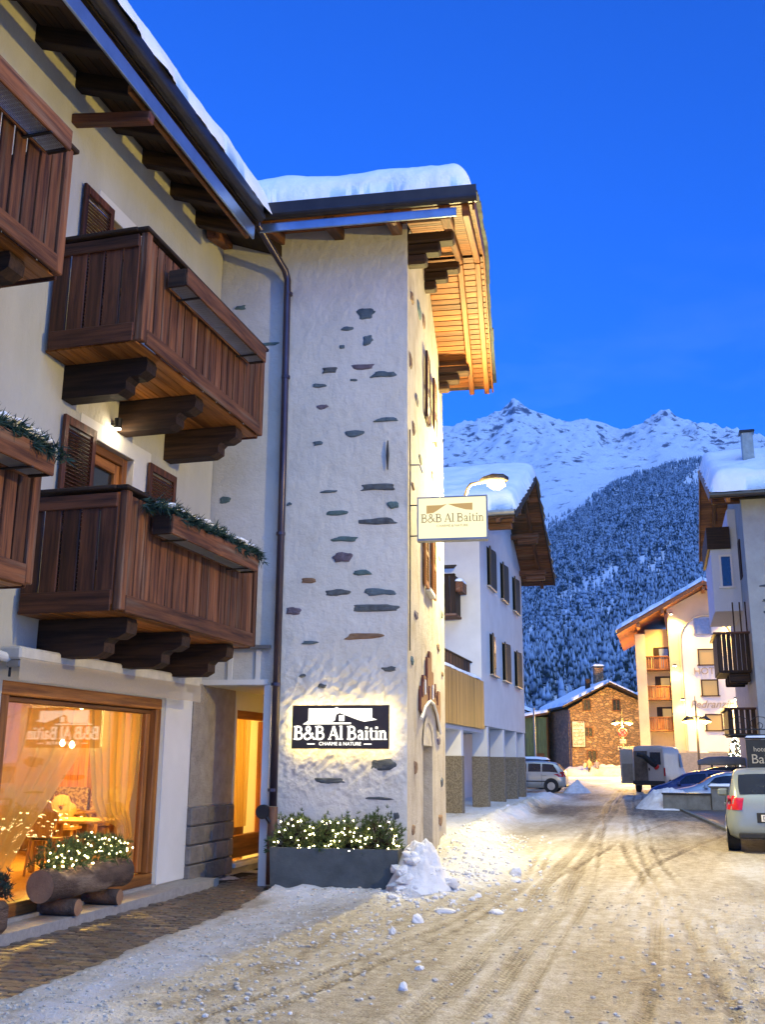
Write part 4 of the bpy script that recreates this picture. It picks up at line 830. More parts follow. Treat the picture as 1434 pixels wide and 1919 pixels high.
for i, (a, r_, h_, nm) in enumerate(PS): shrub('dwarf_pine', f'dwarf pine with fairy lights, {nm} from the left in the slate trough' if nm not in ('leftmost', 'rightmost') else f'dwarf pine with fairy lights, {nm} in the slate trough', tuple(T(a, -.38, .54)), r_, .25, h_, 420, NEEDLE, 'dwarf pines in the slate trough', 10+i)
def ico(r):
    bm = bmesh.new(); bmesh.ops.create_icosphere(bm, subdivisions=1, radius=r); me = bpy.data.meshes.new('bulb'); bm.to_mesh(me); bm.free(); return me
BM_ = ico(.0065); BM_.materials.append(BULB)
def fairy(label, loc, pts):
    s = thing('string_lights', label, 'fairy lights', loc)
    mb = MB(); mb.tube(pts, .002, 3, caps=False); mb.build('wire', BLACK, s)
    for p in pts: link_mesh('bulb', BM_, s, p)
rr = random.Random(3); pts = []
for k in range(92):
    c = PS[min(3, k//23)]; th = rr.uniform(-1.35, 1.35)-math.pi/2; u_ = rr.uniform(-.12, .92); q_ = math.sqrt(max(.05, 1-u_*u_))
    pts.append(T(c[0]+c[1]*q_*math.cos(th)*1.02, -.38+.25*q_*math.sin(th)*1.12, .56+c[2]*u_*1.0))
fairy('warm fairy lights wound through the pines of the slate trough', tuple(T(-.83, -.6, .5)), pts)
# ---- log planter on the window ledge
BARK = mat('larch_bark', (.16, .10, .065), (.06, .04, .03), rough=.9, scale=9, bump=1, bscale=12, stretch=(1, .4, 1), bdist=.04, third=((.36, .26, .17), 3, .55, .68))
CUT = mat('cut_wood', (.34, .19, .10), (.22, .11, .06), rough=.8, scale=6, bump=.3)
lg = thing('log_planter', 'hollowed larch log planter lying on two short logs below the shop window', 'planter', (-5.74, 9.45, .1))
path = [(-5.74, 8.62+.148*k, .415+.006*math.sin(k*1.7)) for k in range(11)]
mb = MB(); mb.tube(path, [.150+.008*math.sin(k*2.1) for k in range(11)], 18, caps=False); mb.build('bark', BARK, lg, smooth=True)
for y, d in ((8.615, -1), (10.105, 1)):
    mb = MB(); mb.disc((-5.74, y, .415), (0, d, 0), .149, 22); mb.build('cut_end', CUT, lg)
for y in (9.02, 9.80):
    mb = MB(); mb.tube([(-5.98, y, .185), (-5.58, y+.02, .185)], .078, 14, caps=False); mb.disc((-5.58, y+.02, .185), (1, .05, 0), .077, 16, 1); mb.build('support_log', [BARK, CUT], lg, smooth=True)
pts = []; rr = random.Random(5)
mbn = MB(); fb = thing('fir_branches', 'fir branches with fairy lights heaped in the log planter', 'greenery', (-5.74, 9.45, .53))
for k in range(420):
    y = rr.uniform(8.68, 10.10); hgt = .30*(.55+.45*math.sin((y-8.6)/1.55*math.pi))*rr.uniform(.1, 1); x = -5.74+rr.gauss(0, .09); needle_tuft(mbn, Vector((x, y, .52+hgt)), (rr.gauss(.25, .5), rr.gauss(0, .5), rr.gauss(.45, .5)), 10, .09, .5, .004, rr)
mbn.build('foliage', NEEDLE, fb)
for k in range(62):
    y = 8.66+1.46*((k/12.4) % 1 if int(k/12.4) % 2 == 0 else 1-(k/12.4) % 1); hgt = .32*(.55+.45*math.sin((y-8.6)/1.55*math.pi))*(.1+.9*rr.random()); pts.append(Vector((-5.66+rr.uniform(-.02, .08)-.25*hgt, y+rr.uniform(-.03, .03), .53+hgt)))
fairy('warm fairy lights draped over the fir in the log planter', (-5.7, 9.45, .5), pts)
shrub('fir_bundle', 'bundle of fir twigs at the left picture edge on the window ledge', (-5.72, 7.93, .42), .10, .14, .22, 90, NEEDLE_D, None, 44, 'greenery')
piece('stump', bpy.data.objects['fir_bundle'], (-5.72, 7.93, .24), (.20, .22, .27), BARK, .05)

# ---- flower boxes on the balcony rails
TRAY = mat('steel_mesh_tray', (.55, .60, .66), (.4, .44, .5), rough=.3, metal=.7, bump=0)
def flower_box(y0, y1, z, label):
    b = thing('flower_box', label, 'flower box', (-4.74, (y0+y1)/2, z), 0, 'wooden flower boxes on the balcony rails'); c = (y0+y1)/2
    piece('front_board', b, (-4.615, c, z+.10), (.03, y1-y0, .20), WY, .008); piece('back_board', b, (-4.84, c, z+.10), (.025, y1-y0-.04, .19), WY, .008)
    for y in (y0+.015, y1-.015): piece('end_board', b, (-4.73, y, z+.10), (.195, .03, .20), DX, .008)
    for k in range(2):
        ya = y0+.04+(y1-y0-.08)*k/2+.01; yb = ya+(y1-y0-.08)/2-.02
        mb = MB()
        for i in range(12): x = -4.82+.0158*i; mb.box(x, x+.007, ya, yb, z+.015, z+.021)
        n = int((yb-ya)/.05)
        for j in range(n+1): y = ya+(yb-ya-.006)*j/n; mb.box(-4.822, -4.636, y, y+.008, z+.0215, z+.026)
        mb.build('mesh_tray', TRAY, b)
    mb = MB()
    for y in (y0+.3, y1-.3): mb.box(-4.93, -4.60, y, y+.03, z-.006, z+.006)
    mb.build('hanger', BLACK, b); return b
flower_box(8.66, 10.86, 6.46, 'empty wooden flower box with mesh bottom on the upper balcony nearest the tower')
flower_box(8.66, 10.86, 3.76, 'wooden flower box filled with fir garland on the lower balcony nearest the tower')
flower_box(4.3, 6.45, 6.62, 'wooden flower box on the upper balcony at the left picture edge')
flower_box(4.3, 6.62, 3.78, 'wooden flower box with snowy fir on the lower balcony at the left picture edge')
def garland(y0, y1, zt, label, seed, n):
    g = thing('fir_garland', label, 'garland', (-4.72, (y0+y1)/2, zt)); rr = random.Random(seed); mb = MB(); sn = MB()
    for k in range(n):
        y = rr.uniform(y0, y1); x = -4.74+rr.uniform(-.12, .16); dz = -.10*max(0, (x+4.66)/.1)+rr.uniform(-.03, .08)
        needle_tuft(mb, Vector((x, y, zt+dz)), (rr.gauss(.5, .4), rr.gauss(0, .6), rr.gauss(-.15, .5)), 12, .12, .45, .0045, rr)
    mb.build('foliage', NEEDLE_D, g)
    for k in range(16):
        y = y0+.25+(y1-y0-.3)*(k+rr.uniform(-.3, .3))/16; s = rr.uniform(.04, .09); m = MB(); bm = bmesh.new(); bmesh.ops.create_icosphere(bm, subdivisions=2, radius=1)
        for v in bm.verts: q = v.co*1.0; v.co = Vector((q.x*s*1.0, q.y*s*1.6, q.z*s*.55))*(1+.3*mnoise.noise(q*1.3+Vector((k*3, 0, 0))))+Vector((-4.74+rr.uniform(-.05, .07), y, zt+.075))
        for v in bm.verts: v.index
        bm.verts.index_update(); sn.add([v.co[:] for v in bm.verts], [tuple(v.index for v in f.verts) for f in bm.faces]); bm.free()
    sn.build('snow', SNOW, g, smooth=True)
garland(8.42, 11.02, 4.00, 'snow-dusted fir garland along the lower balcony nearest the tower', 61, 420)
garland(4.6, 6.75, 4.02, 'snow-dusted fir garland on the lower balcony at the left picture edge', 62, 300)
# ---- security camera at the window corner
sc = thing('security_camera', 'black and white security camera on the wall at the left picture edge', 'camera', (-5.98, 7.97, 2.5))
mb = MB(); mb.tube([(-6.0, 7.90, 2.54), (-5.92, 7.95, 2.53)], .03, 8); mb.build('mount', WHITE, sc)
mb = MB(); mb.tube([(-5.93, 7.86, 2.52), (-5.86, 8.0, 2.49), (-5.84, 8.04, 2.485)], .045, 12); mb.build('housing', WHITE, sc, smooth=False)
mb = MB(); mb.disc((-5.826, 8.07, 2.478), (.35, .9, -.1), .042, 14); mb.tube([(-5.84, 8.04, 2.485), (-5.825, 8.07, 2.478)], .047, 12); mb.build('lens', BLACK, sc)
mb = MB(); mb.tube([(-5.86, 8.02, 2.44), (-5.86, 8.02, 2.32)], .012, 6); mb.build('cable', BLACK, sc)
# ---- painted wooden ornament above the arched doorway
orn = thing('carved_ornament', 'reddish carved wooden ornament with skyline and snowy curve above the arched doorway', 'ornament', tuple(T(.02, 2.6, 2.3)))
REDP = mat('red_brown_paint', (.17, .055, .04), (.09, .03, .025), rough=.6, scale=8, bump=.3)
mb = MB()
prof = [(1.25, 2.28), (1.30, 2.62), (1.62, 2.62), (1.62, 2.80), (1.95, 2.80), (1.95, 2.70), (2.2, 2.70), (2.2, 3.12), (2.5, 3.12), (2.5, 3.24), (2.8, 3.24), (2.8, 2.95), (3.1, 2.95), (3.1, 2.72), (3.5, 2.66), (3.5, 2.55), (4.0, 2.5), (4.0, 2.72), (4.35, 2.72), (4.35, 2.3), (4.2, 2.05), (3.8, 2.30), (3.2, 2.46), (2.6, 2.50), (2.0, 2.44), (1.5, 2.22)]
mb.prism([T(.012, b, z) for b, z in prof], TU*.035); mb.build('carving', REDP, orn)
mb = MB(); mb.tube([T(.05, 1.25, 2.16), T(.055, 1.7, 2.34), T(.06, 2.4, 2.47), T(.06, 3.0, 2.45), T(.055, 3.6, 2.32), T(.05, 4.25, 2.02)], .022, 6); mb.build('white_trim', WHITE, orn)
for k, b in enumerate((1.42, 1.75, 2.05, 2.35, 2.9, 3.3, 3.75)): piece('relief_bar', orn, T(.055, b, 2.58+.05*(k % 3)), (.02, .10, .22), WHITE if k % 3 == 1 else REDP, .006, TSD)
# ================================================================ white house beyond the tower
b2 = thing('white_house', 'white house with dark shutters and deep snowy gable roof beyond the tower', 'building', (-5.6, 36, 0))
mb = MB(); mb.box(-15, -5.6, 31.9, 42.1, 2.66, 9.4)
mb.prism([(-15, 31.9, 9.4), (-15, 42.1, 9.4), (-15, 36.95, 11.9)], (9.4, 0, 0)); mb.build('wall', WHITE, b2)
mb = MB(); mb.box(-15, -7.6, 18.9, 42.1, 0, 2.6); mb.build('porch_wall', WHITE, b2)
piece('porch_door', b2, (-7.58, 30.6, 1.1), (.06, 1.0, 2.2), DZ, .01)
PEB = mat('pebble_dash', (.30, .25, .17), (.16, .13, .09), rough=.95, scale=28, bump=1, bscale=30, bdist=.05, rand=.05, contrast=(.4, .6))
for y in (20.5, 24.5, 28.55, 32.95, 36.35, 39.45, 41.75):
    c = empty('column', (-5.85, y, 0), b2); piece('shaft', c, (-5.86, y, 2.17), (.50, .32, .96), WHITE, .01); piece('pebble_base', c, (-5.86, y, .84), (.54, .36, 1.70), PEB, .015)
mb = MB(); mb.box(-15, -5.62, 19, 31.88, 2.42, 2.66); mb.build('terrace_slab', WHITE, b2)
tb = empty('terrace_balcony', (-5.55, 27, 2.5), b2)
YEL = wood('golden_cladding', (.30, .19, .075), (.19, .11, .04), 2, rough=.6)
for k in range(82): piece('cladding_board', tb, (-5.54, 19.2+.155*k, 3.28), (.03, .148, 1.5), YEL, .006)
for k in range(80): piece('upper_board', tb, (-5.92, 19.2+.155*k, 4.32), (.03, .15, .62), DZ if k % 3 else WZ, .005)
piece('rail', tb, (-5.92, 25.4, 4.64), (.10, 12.7, .05), DY, .01)
snow_slab('rail_snow', tb, (-5.90, 19.1, 4.035), (0, 1, 0), (1, 0, 0), 12.7, .36, .10, 12, 80, 10, (1, 1, 1, 1), .08)
for z0, ys in ((7.42, (33.3, 36.25, 39.35)), (4.42, (33.55, 36.3, 39.4))):
    for i, y in enumerate(ys):
        w = empty('window', (-5.6, y, z0), b2)
        piece('sill', w, (-5.55, y+.68, z0-.03), (.14, 1.5, .05), GREYM, .006)
        mb = MB(); mb.box(-5.60, -5.59, y+.05, y+1.3, z0, z0+1.38); mb.build('reveal', DGLASS, w)
        for j, (ya, an) in enumerate(((y, .10), (y+.68, -.12))):
            if z0 < 5 and i == 0 and j == 1: continue
            fr_ = Matrix.Rotation(an, 3, 'Z'); pts = [(0, .0, 0), (0, .64, 0), (0, .64, 1.30), (0, .56, 1.40), (0, .08, 1.40), (0, 0, 1.30)]
            mb = MB(); cc = Vector((-5.545, ya+.32, z0)); mb.prism([cc+fr_ @ (Vector(p)-Vector((0, .32, 0))) for p in pts], fr_ @ Vector((.045, 0, 0)))
            mb.build('shutter', mat('dark_green_brown', (.05, .045, .03), (.03, .026, .02), rough=.6, stretch=(6, 6, .5)) if 'dark_green_brown' not in bpy.data.materials else bpy.data.materials['dark_green_brown'], w)
# roof
rf2 = empty('roof', (-5, 36.9, 10), b2)
ZE, ZR, ZF, YE, YR, YF, XV = 9.20, 12.05, 9.00, 30.9, 36.95, 43.0, -4.25
mb = MB(); mb.prism([(-15.5, YE, ZE), (-15.5, YR, ZR), (-15.5, YF, ZF), (-15.5, YF, ZF+.18), (-15.5, YR, ZR+.2), (-15.5, YE, ZE+.18)], (15.5+XV-.04, 0, 0)); mb.build('roof_slab', DY, rf2)
for (ya, za, yb, zb_) in ((YE, ZE, YR, ZR), (YR, ZR, YF, ZF)):
    an = math.atan2(zb_-za, yb-ya); ln = math.hypot(yb-ya, zb_-za)
    piece('barge_board', rf2, (XV, (ya+yb)/2, (za+zb_)/2+.08), (.05, ln, .30), DY, .01, Matrix.Rotation(an, 3, 'X'))
    piece('rafter', rf2, (XV-.55, (ya+yb)/2, (za+zb_)/2-.09), (.14, ln, .16), WY, .01, Matrix.Rotation(an, 3, 'X'))
    n = int(ln/.30)
    for k in range(n):
        f = (k+.5)/n; piece('soffit_plank', rf2, (-4.94, ya+(yb-ya)*f, za+(zb_-za)*f-.013), (1.30, .285, .024), WX, .004, Matrix.Rotation(an, 3, 'X'))
for y, z in ((32.2, 9.55), (36.95, 11.75), (41.7, 9.45), (34.5, 10.6), (39.4, 10.55)):
    for k in range(2): piece('purlin', rf2, (-5.05+.12*k, y, z-.13-.22*k), (1.15-.35*k, .24, .21), WX, .03)
mb = MB(); mb.tube([(-15, YE-.08, ZE+.14), (XV, YE-.08, ZE+.14)], .09, 8); mb.build('gutter', GREYM, rf2)
e2 = Vector((0, YR-YE, ZR-ZE)); snow_slab('roof_snow', rf2, (-15.5, YE-.1, ZE+.18), (1, 0, 0), tuple(e2), 15.5+XV+.05, e2.length, .62, 15, 70, 40, (1, 1, 0, 0), .45, lump=.4)
e2 = Vector((0, YF-YR, ZF-ZR)); snow_slab('roof_snow', rf2, (-15.5, YR, ZR+.2), (1, 0, 0), tuple(e2), 15.5+XV+.05, e2.length, .45, 16, 50, 30, (0, 1, 1, 0), .35)
# the dark timber balcony on the near gable wall and its planter
db = empty('timber_balcony', (-7, 31.2, 6.2), b2)
for k in range(9): piece('board', db, (-6.35-.17*k, 30.95, 6.75), (.16, .03, 1.25), DZ, .006)
for k in range(5): piece('side_board', db, (-6.26, 31.05+.17*k, 6.75), (.03, .16, 1.25), DZ, .006)
piece('floor', db, (-7.0, 31.4, 6.10), (1.55, .95, .08), WX, .01); piece('handrail', db, (-7.05, 30.94, 7.40), (1.62, .14, .05), DX, .01)
piece('awning_board', db, (-7.0, 30.9, 7.65), (1.55, .5, .05), DX, .01, Matrix.Rotation(.35, 3, 'X'))
piece('flower_box', db, (-6.12, 31.3, 7.0), (.24, .7, .34), WY, .02); snow_slab('box_snow', db, (-6.26, 30.95, 7.175), (0, 1, 0), (1, 0, 0), .7, .26, .10, 20, 20, 10, (1, 1, 1, 1), .08)

# ================================================================ house on the right
rb = thing('corner_house', 'tall house with bay, dark timber balconies and thick roof snow at the right edge', 'building', (3.3, 40, 0))
OLIVE_LIT = mat('olive_lit_render', (.40, .39, .34), (.32, .31, .27), rough=.9, scale=2, bump=.4, bscale=20, rand=0)  # olive cast of the lamplight put into the wall colour
BLUE_LIT = mat('blue_lit_render', (.56, .60, .66), (.50, .54, .60), rough=.9, scale=2, bump=.2, rand=0)  # blue dusk light on the bay put into its colour
mb = MB(); mb.box(3.28, 14, 38.5, 49.5, 0, 11.2); mb.prism([(3.28, 38.5, 11.2), (3.28, 49.5, 11.2), (3.28, 43.6, 13.2)], (10.7, 0, 0)); mb.build('wall', OLIVE_LIT, rb)
by = empty('bay', (2.2, 42, 7.5), rb)
mb = MB(); mb.box(2.22, 3.279, 41.6, 46.5, 7.42, 10.05); mb.build('bay_wall', BLUE_LIT, by); mb = MB(); mb.box(3.279-.32, 3.279, 41.62, 46.5, 10.05, 11.6); mb.build('bay_pier', BLUE_LIT, by)
mb = MB(); mb.box(2.10, 3.0, 41.45, 41.55, 9.95, 10.85); mb.box(2.10, 2.20, 41.55, 46.3, 9.95, 10.85); mb.build('bay_balustrade', DX, by)
w = empty('window', (2.65, 41.6, 8.6), rb)
mb = MB(); mb.box(2.52, 2.60, 41.56, 41.60, 8.42, 9.72); mb.box(2.95, 3.03, 41.56, 41.60, 8.42, 9.72); mb.box(2.60, 2.95, 41.56, 41.60, 9.64, 9.72); mb.box(2.46, 3.08, 41.50, 41.60, 8.34, 8.42); mb.build('frame', WHITE, w)
mb = MB(); mb.box(2.60, 2.95, 41.585, 41.598, 8.42, 9.64); mb.build('pane', DGLASS, w)
piece('shutter', rb, (3.25, 40.6, 9.3), (.05, .8, 1.5), DZ, .01)
def timber_balc(x0, x1, y0, y1, z0, z1, carved=True):
    b = empty('timber_balcony', ((x0+x1)/2, y0, z0), rb); n = int((x1-x0)/.16)
    for k in range(n): piece('board', b, (x0+.08+(x1-x0-.16)*k/(n-1), y0, (z0+z1)/2), (.15, .04, z1-z0), DZ, .008)
    m = int((y1-y0)/.16)
    for k in range(m): piece('side_board', b, (x0, y0+.1+(y1-y0-.2)*k/(m-1), (z0+z1)/2), (.04, .15, z1-z0), DZ, .008)
    piece('handrail', b, ((x0+x1)/2-.05, y0-.03, z1+.03), (x1-x0+.16, .2, .08), RX, .01); piece('side_rail', b, (x0-.03, (y0+y1)/2, z1+.03), (.2, y1-y0, .078), RY, .01); piece('floor', b, ((x0+x1)/2, (y0+y1)/2, z0), (x1-x0-.05, y1-y0-.05, .1), DX, .01)
    if carved:
        for k in range(3): piece('console', b, ((x0+x1)/2+.15, y0+.25+k*(y1-y0-.5)/2, z0-.22), (x1-x0-.4, .18, .34), DX, .06)
    return b
timber_balc(2.10, 3.25, 39.4, 42.5, 4.85, 6.25); timber_balc(2.30, 3.25, 39.4, 42.5, 2.55, 3.45, False)
for x in (2.75, 3.0, 3.2): 
    mb = MB(); mb.tube([(x, 39.45, 6.28), (x, 39.45, 7.45)], .03, 6); mb.build('balcony_post', DZ, rb)
for i, (x, z, w_, h_) in enumerate(((3.95, 7.9, .5, .1), (4.0, 7.35, .5, .12), (3.9, 6.9, .3, .14), (4.0, 6.1, .4, .12), (4.1, 5.6, .6, .16), (3.85, 5.2, .2, .1), (4.2, 8.6, .4, .12))):
    stone('stone', rb, Vector((x, 38.495, z)), Matrix.Identity(3), w_, h_, .03, STN['d'], 300+i)
rr_ = empty('roof', (5, 43.6, 13), rb)
mb = MB(); mb.prism([(2.15, 37.4, 11.05), (2.15, 43.6, 13.75), (2.15, 49.8, 11.05), (2.15, 49.8, 11.25), (2.15, 43.6, 13.97), (2.15, 37.4, 11.25)], (12, 0, 0)); mb.build('roof_slab', DY, rr_)
for ya, za, yb, zb_ in ((37.4, 11.05, 43.6, 13.75), (43.6, 13.75, 49.8, 11.05)):
    an = math.atan2(zb_-za, yb-ya); ln = math.hypot(yb-ya, zb_-za)
    piece('barge_board', rr_, (2.12, (ya+yb)/2, (za+zb_)/2+.06), (.05, ln, .36), OY, .01, Matrix.Rotation(an, 3, 'X')); piece('rafter', rr_, (2.75, (ya+yb)/2, (za+zb_)/2-.1), (.16, ln, .18), OY, .01, Matrix.Rotation(an, 3, 'X'))
    for k in range(16):
        f = (k+.5)/16; piece('soffit_plank', rr_, (2.75, ya+(yb-ya)*f, za+(zb_-za)*f-.012), (1.15, ln/16-.01, .022), OX, .004, Matrix.Rotation(an, 3, 'X'))
for y, z in ((39.0, 11.35), (43.6, 13.4)): piece('purlin', rr_, (2.78, y, z), (1.05, .26, .3), WX, .03)
mb = MB(); mb.tube([(2.1, 37.3, 11.12), (14, 37.3, 11.12)], .10, 8); mb.build('gutter', METAL, rr_)
e2 = Vector((0, 6.2, 2.7)); snow_slab('roof_snow', rr_, (2.12, 37.35, 11.27), (1, 0, 0), tuple(e2), 11, e2.length, .75, 25, 60, 40, (1, 0, 0, 1), .5, lump=.4)
snow_slab('roof_snow', rr_, (2.12, 43.6, 13.97), (1, 0, 0), (0, 6.2, -2.7), 11, 6.7, .5, 26, 30, 30, (0, 0, 1, 1), .4)
ch = empty('chimney', (3.85, 40.2, 12.3), rb); piece('stack', ch, (3.85, 40.2, 13.25), (.44, .44, 2.2), mat('pale_green_metal', (.30, .36, .36), (.2, .25, .25), rough=.5, bump=.1), .03); piece('cap', ch, (3.85, 40.2, 14.38), (.58, .58, .10), METAL, .02)
mb = MB(); mb.prism([(4.6, 39.5, 12.2), (4.6, 41.5, 12.2), (4.6, 40.5, 13.4)], (2, 0, 0)); mb.build('dormer', DX, rb)
snow_slab('dormer_snow', rb, (4.5, 39.4, 12.3), (1, 0, 0), (0, 1.1, 1.2), 2.2, 1.6, .3, 27, 20, 20, (1, 1, 0, 1), .2)
# hotel sign on a scrolled iron bracket
hs = thing('hanging_sign', 'dark hotel sign board with gothic gold letters under a wrought iron scroll', 'sign', (3.2, 35.6, 0))
mb = MB(); mb.tube([(4.5, 35.6, 0), (4.5, 35.6, 3.0)], .05, 8); mb.build('post', BLACK, hs)
piece('board', hs, (3.30, 35.6, 1.83), (1.50, .06, .92), mat('dark_sign_paint', (.035, .038, .03), (.02, .022, .02), rough=.5, bump=.05), .01)
GOLD = mat('cream_letters', (.75, .62, .38), rough=.5, bump=0, rand=0)
font_text('lettering', 'hotel', .22, GOLD, hs, (3.00, 35.56, 1.98), Matrix.Identity(3), .004); font_text('lettering', 'Baita', .42, GOLD, hs, (3.09, 35.56, 1.66), Matrix.Identity(3), .012)
mb = MB()
for ox, sgn in ((2.2, 1), (2.75, -1), (3.4, 1)):
    mb.tube([(ox+sgn*.02*k*math.cos(k*.6)*1.2+.25, 35.6, 2.78+.02*k*math.sin(k*.6)) for k in range(16)], .013, 5)
mb.tube([(1.85, 35.6, 2.62), (4.5, 35.6, 2.62)], .018, 6); mb.tube([(1.85, 35.6, 2.45), (4.5, 35.6, 2.45)], .018, 6); mb.tube([(2.55, 35.6, 2.45), (2.62, 35.6, 2.30)], .012, 5)
mb.build('iron_scroll', BLACK, hs)
piece('ledge', hs, (3.3, 35.6, 2.33), (1.55, .12, .05), BLACK, .006); snow_slab('ledge_snow', hs, (2.55, 35.54, 2.357), (1, 0, 0), (0, 1, 0), 1.5, .12, .06, 31, 30, 6, (1, 1, 1, 1), .05)

# ================================================================ lit hotel at the end of the square
ht = thing('hotel', 'tall floodlit cream hotel with arched front and wooden balconies', 'building', (3, 95, 0))
CREAM = mat('cream_render', (.64, .52, .30), (.57, .45, .25), rough=.9, scale=1, bump=.2, bscale=10, rand=0)
CREAML = mat('pale_cream_panel', (.72, .67, .58), (.66, .61, .52), rough=.9, scale=1, bump=.2, bscale=10, rand=0)
mb = MB(); mb.box(-2.2, -1.3, 95, 108, 0, 13.0); mb.box(-1.3, .8, 96.6, 108, 0, 13.6); mb.box(.8, 12, 94.6, 108, 0, 14.4)
mb.prism([(.8, 94.62, 14.4), (12, 94.62, 14.4), (8.4, 94.62, 16.0), (4.1, 94.62, 16.9), (.8, 94.62, 15.2)], (0, 13, 0)); mb.build('wall', CREAM, ht)
pan = [(1.95, 94.55, 2.4), (6.3, 94.55, 2.4)]+[(4.12+2.18*math.cos(t), 94.55, 12.2+2.18*math.sin(t)) for t in np.linspace(0, math.pi, 17)]
mb = MB(); mb.prism(pan[:2]+pan[2:], (0, .045, 0)); mb.build('arched_panel', CREAML, ht)
rim = [(4.12+2.3*math.cos(t), 94.5, 12.2+2.3*math.sin(t)) for t in np.linspace(0, math.pi, 17)]; mb = MB(); mb.tube([(6.42, 94.5, 2.4)]+rim+[(1.82, 94.5, 2.4)], .09, 6); mb.build('panel_moulding', CREAM, ht)
LITW = emis('lit_window', (1, .62, .22), .22); BLUEG = darkglass('sky_window', (.22, .27, .34))
for i, (x, z) in enumerate(((3.85, 13.55), (4.02, 10.75), (4.12, 8.0), (4.28, 4.95))):
    w = empty('window', (x, 94.5, z), ht); mb = MB()
    for b in ((x-.75, x-.62, z-.72, z+.72), (x+.62, x+.75, z-.72, z+.72), (x-.62, x+.62, z+.6, z+.72), (x-.85, x+.85, z-.80, z-.70)): mb.box(b[0], b[1], 94.43, 94.56, b[2], b[3])
    mb.build('frame', DX if i else GREYM, w); mb = MB(); mb.box(x-.62, x+.62, 94.49, 94.52, z-.7, z+.6); mb.build('pane', BLUEG if i == 0 else LITW, w)
for z in (9.75, 7.05, 4.25):
    b = empty('balcony', (-.25, 95.3, z), ht); HONEY = OZ
    for k in range(12): piece('board', b, (-1.62+.222*k, 95.2, z+.62), (.20 if k % 4 else .12, .05, 1.0), OZ, .01)
    piece('handrail', b, (-.4, 95.18, z+1.17), (2.8, .2, .10), OX, .02); piece('floor', b, (-.35, 95.9, z+.02), (2.4, 1.4, .16), OX, .02)
    w = empty('balcony_window', (.1, 96.5, z+.6), ht); mb = MB(); mb.box(-.6, .75, 96.5, 96.59, z+.1, z+2.15); mb.build('shutter', DZ, w); mb = MB(); mb.box(-.1, .70, 96.44, 96.49, z+.15, z+2.0); mb.build('pane', BLUEG if z > 9 else LITW, w)
for x, z in ((-1.05, 1.9), (.35, 1.6)):
    w = empty('door', (x, 96.5, .1), ht); mb = MB(); mb.box(x-.4, x+.4, 96.5, 96.59, 0, z+.6); mb.build('leaf', OZ, w)
rh = empty('roof', (4, 95, 16), ht)
mb = MB(); mb.prism([(-3.7, 92.6, 12.75), (4.15, 92.6, 17.05), (12.4, 92.6, 13.2), (12.4, 92.6, 13.5), (4.15, 92.6, 17.4), (-3.7, 92.6, 13.1)], (0, 15, 0)); mb.build('roof_slab', OY, rh)
for ya in (92.6,):
    e1 = Vector((7.85, 0, 4.3)); snow_slab('roof_snow', rh, (-3.8, 92.5, 13.1), (0, 1, 0), tuple(e1), 15, 8.95, .45, 41, 30, 40, (1, 1, 0, 1), .35)
    e1 = Vector((8.2, 0, -3.9)); snow_slab('roof_snow', rh, (4.15, 92.5, 17.4), (0, 1, 0), tuple(e1), 15, 9.1, .45, 42, 30, 40, (0, 1, 1, 1), .35)
for x, z in ((-1.8, 13.5), (.4, 14.7), (4.1, 16.7), (7.5, 15.0)): piece('purlin', rh, (x, 93.6, z), (.3, 2.0, .35), OY, .03)
mb = MB(); mb.prism([(.5, 93.2, 14.6), (.9, 93.2, 14.6), (.75, 93.2, 13.0), (.65, 93.2, 13.0)], (0, .2, 0)); mb.build('roof_brace', OZ, rh)
FL = emis('floodlight_lens', (1, .80, .42), 60)
for i, (x, z, pw) in enumerate(((1.15, 14.7, 900), (7.0, 14.4, 800), (1.2, 10.0, 350), (1.7, 7.0, 350), (6.2, 7.0, 350))):
    f = empty('floodlight', (x, 93.9, z), ht); piece('housing', f, (x, 94.0, z), (.3, .25, .18), BLACK, .03); mb = MB(); mb.disc((x, 93.95, z-.10), (0, .2, -1), .15, 12); mb.build('lens', FL, f)
    l = bpy.data.lights.new('flood_light', 'SPOT'); l.energy = pw*2.9; l.color = (1, .60, .12); l.spot_size = R(125); l.spot_blend = .7; l.shadow_soft_size = .15; lo = bpy.data.objects.new('flood_light', l); COL.objects.link(lo); lo.parent = f; lo.location = (0, -.35, -.2); lo.rotation_euler = (R(18), 0, 0)
LET2 = mat('dark_gold_letters', (.40, .33, .24), rough=.6, bump=0, rand=0)
font_text('lettering', 'HOTEL', .85, LET2, ht, (4.15, 94.5, 9.45), Matrix.Identity(3), .03); font_text('lettering', 'Pedranzini', .95, LET2, ht, (4.25, 94.5, 6.5), Matrix.Identity(3), .03, shear=.35)
for x in (3.2, 5.6):
    w = empty('arched_window', (x, 94.5, .5), ht); mb = MB(); mb.prism([(x-.75, 94.5, .4), (x+.75, 94.5, .4)]+[(x+.75*math.cos(t), 94.5, 1.7+.75*math.sin(t)) for t in np.linspace(0, math.pi, 11)], (0, .09, 0)); mb.build('pane', emis('lit_arch', (1, .70, .30), 1.4) if 'lit_arch' not in bpy.data.materials else bpy.data.materials['lit_arch'], w)
piece('plinth', ht, (6.4, 94.5, 1.15), (11.0, .16, 2.3), mat('grey_plinth', (.25, .23, .2), rough=.9), .02)

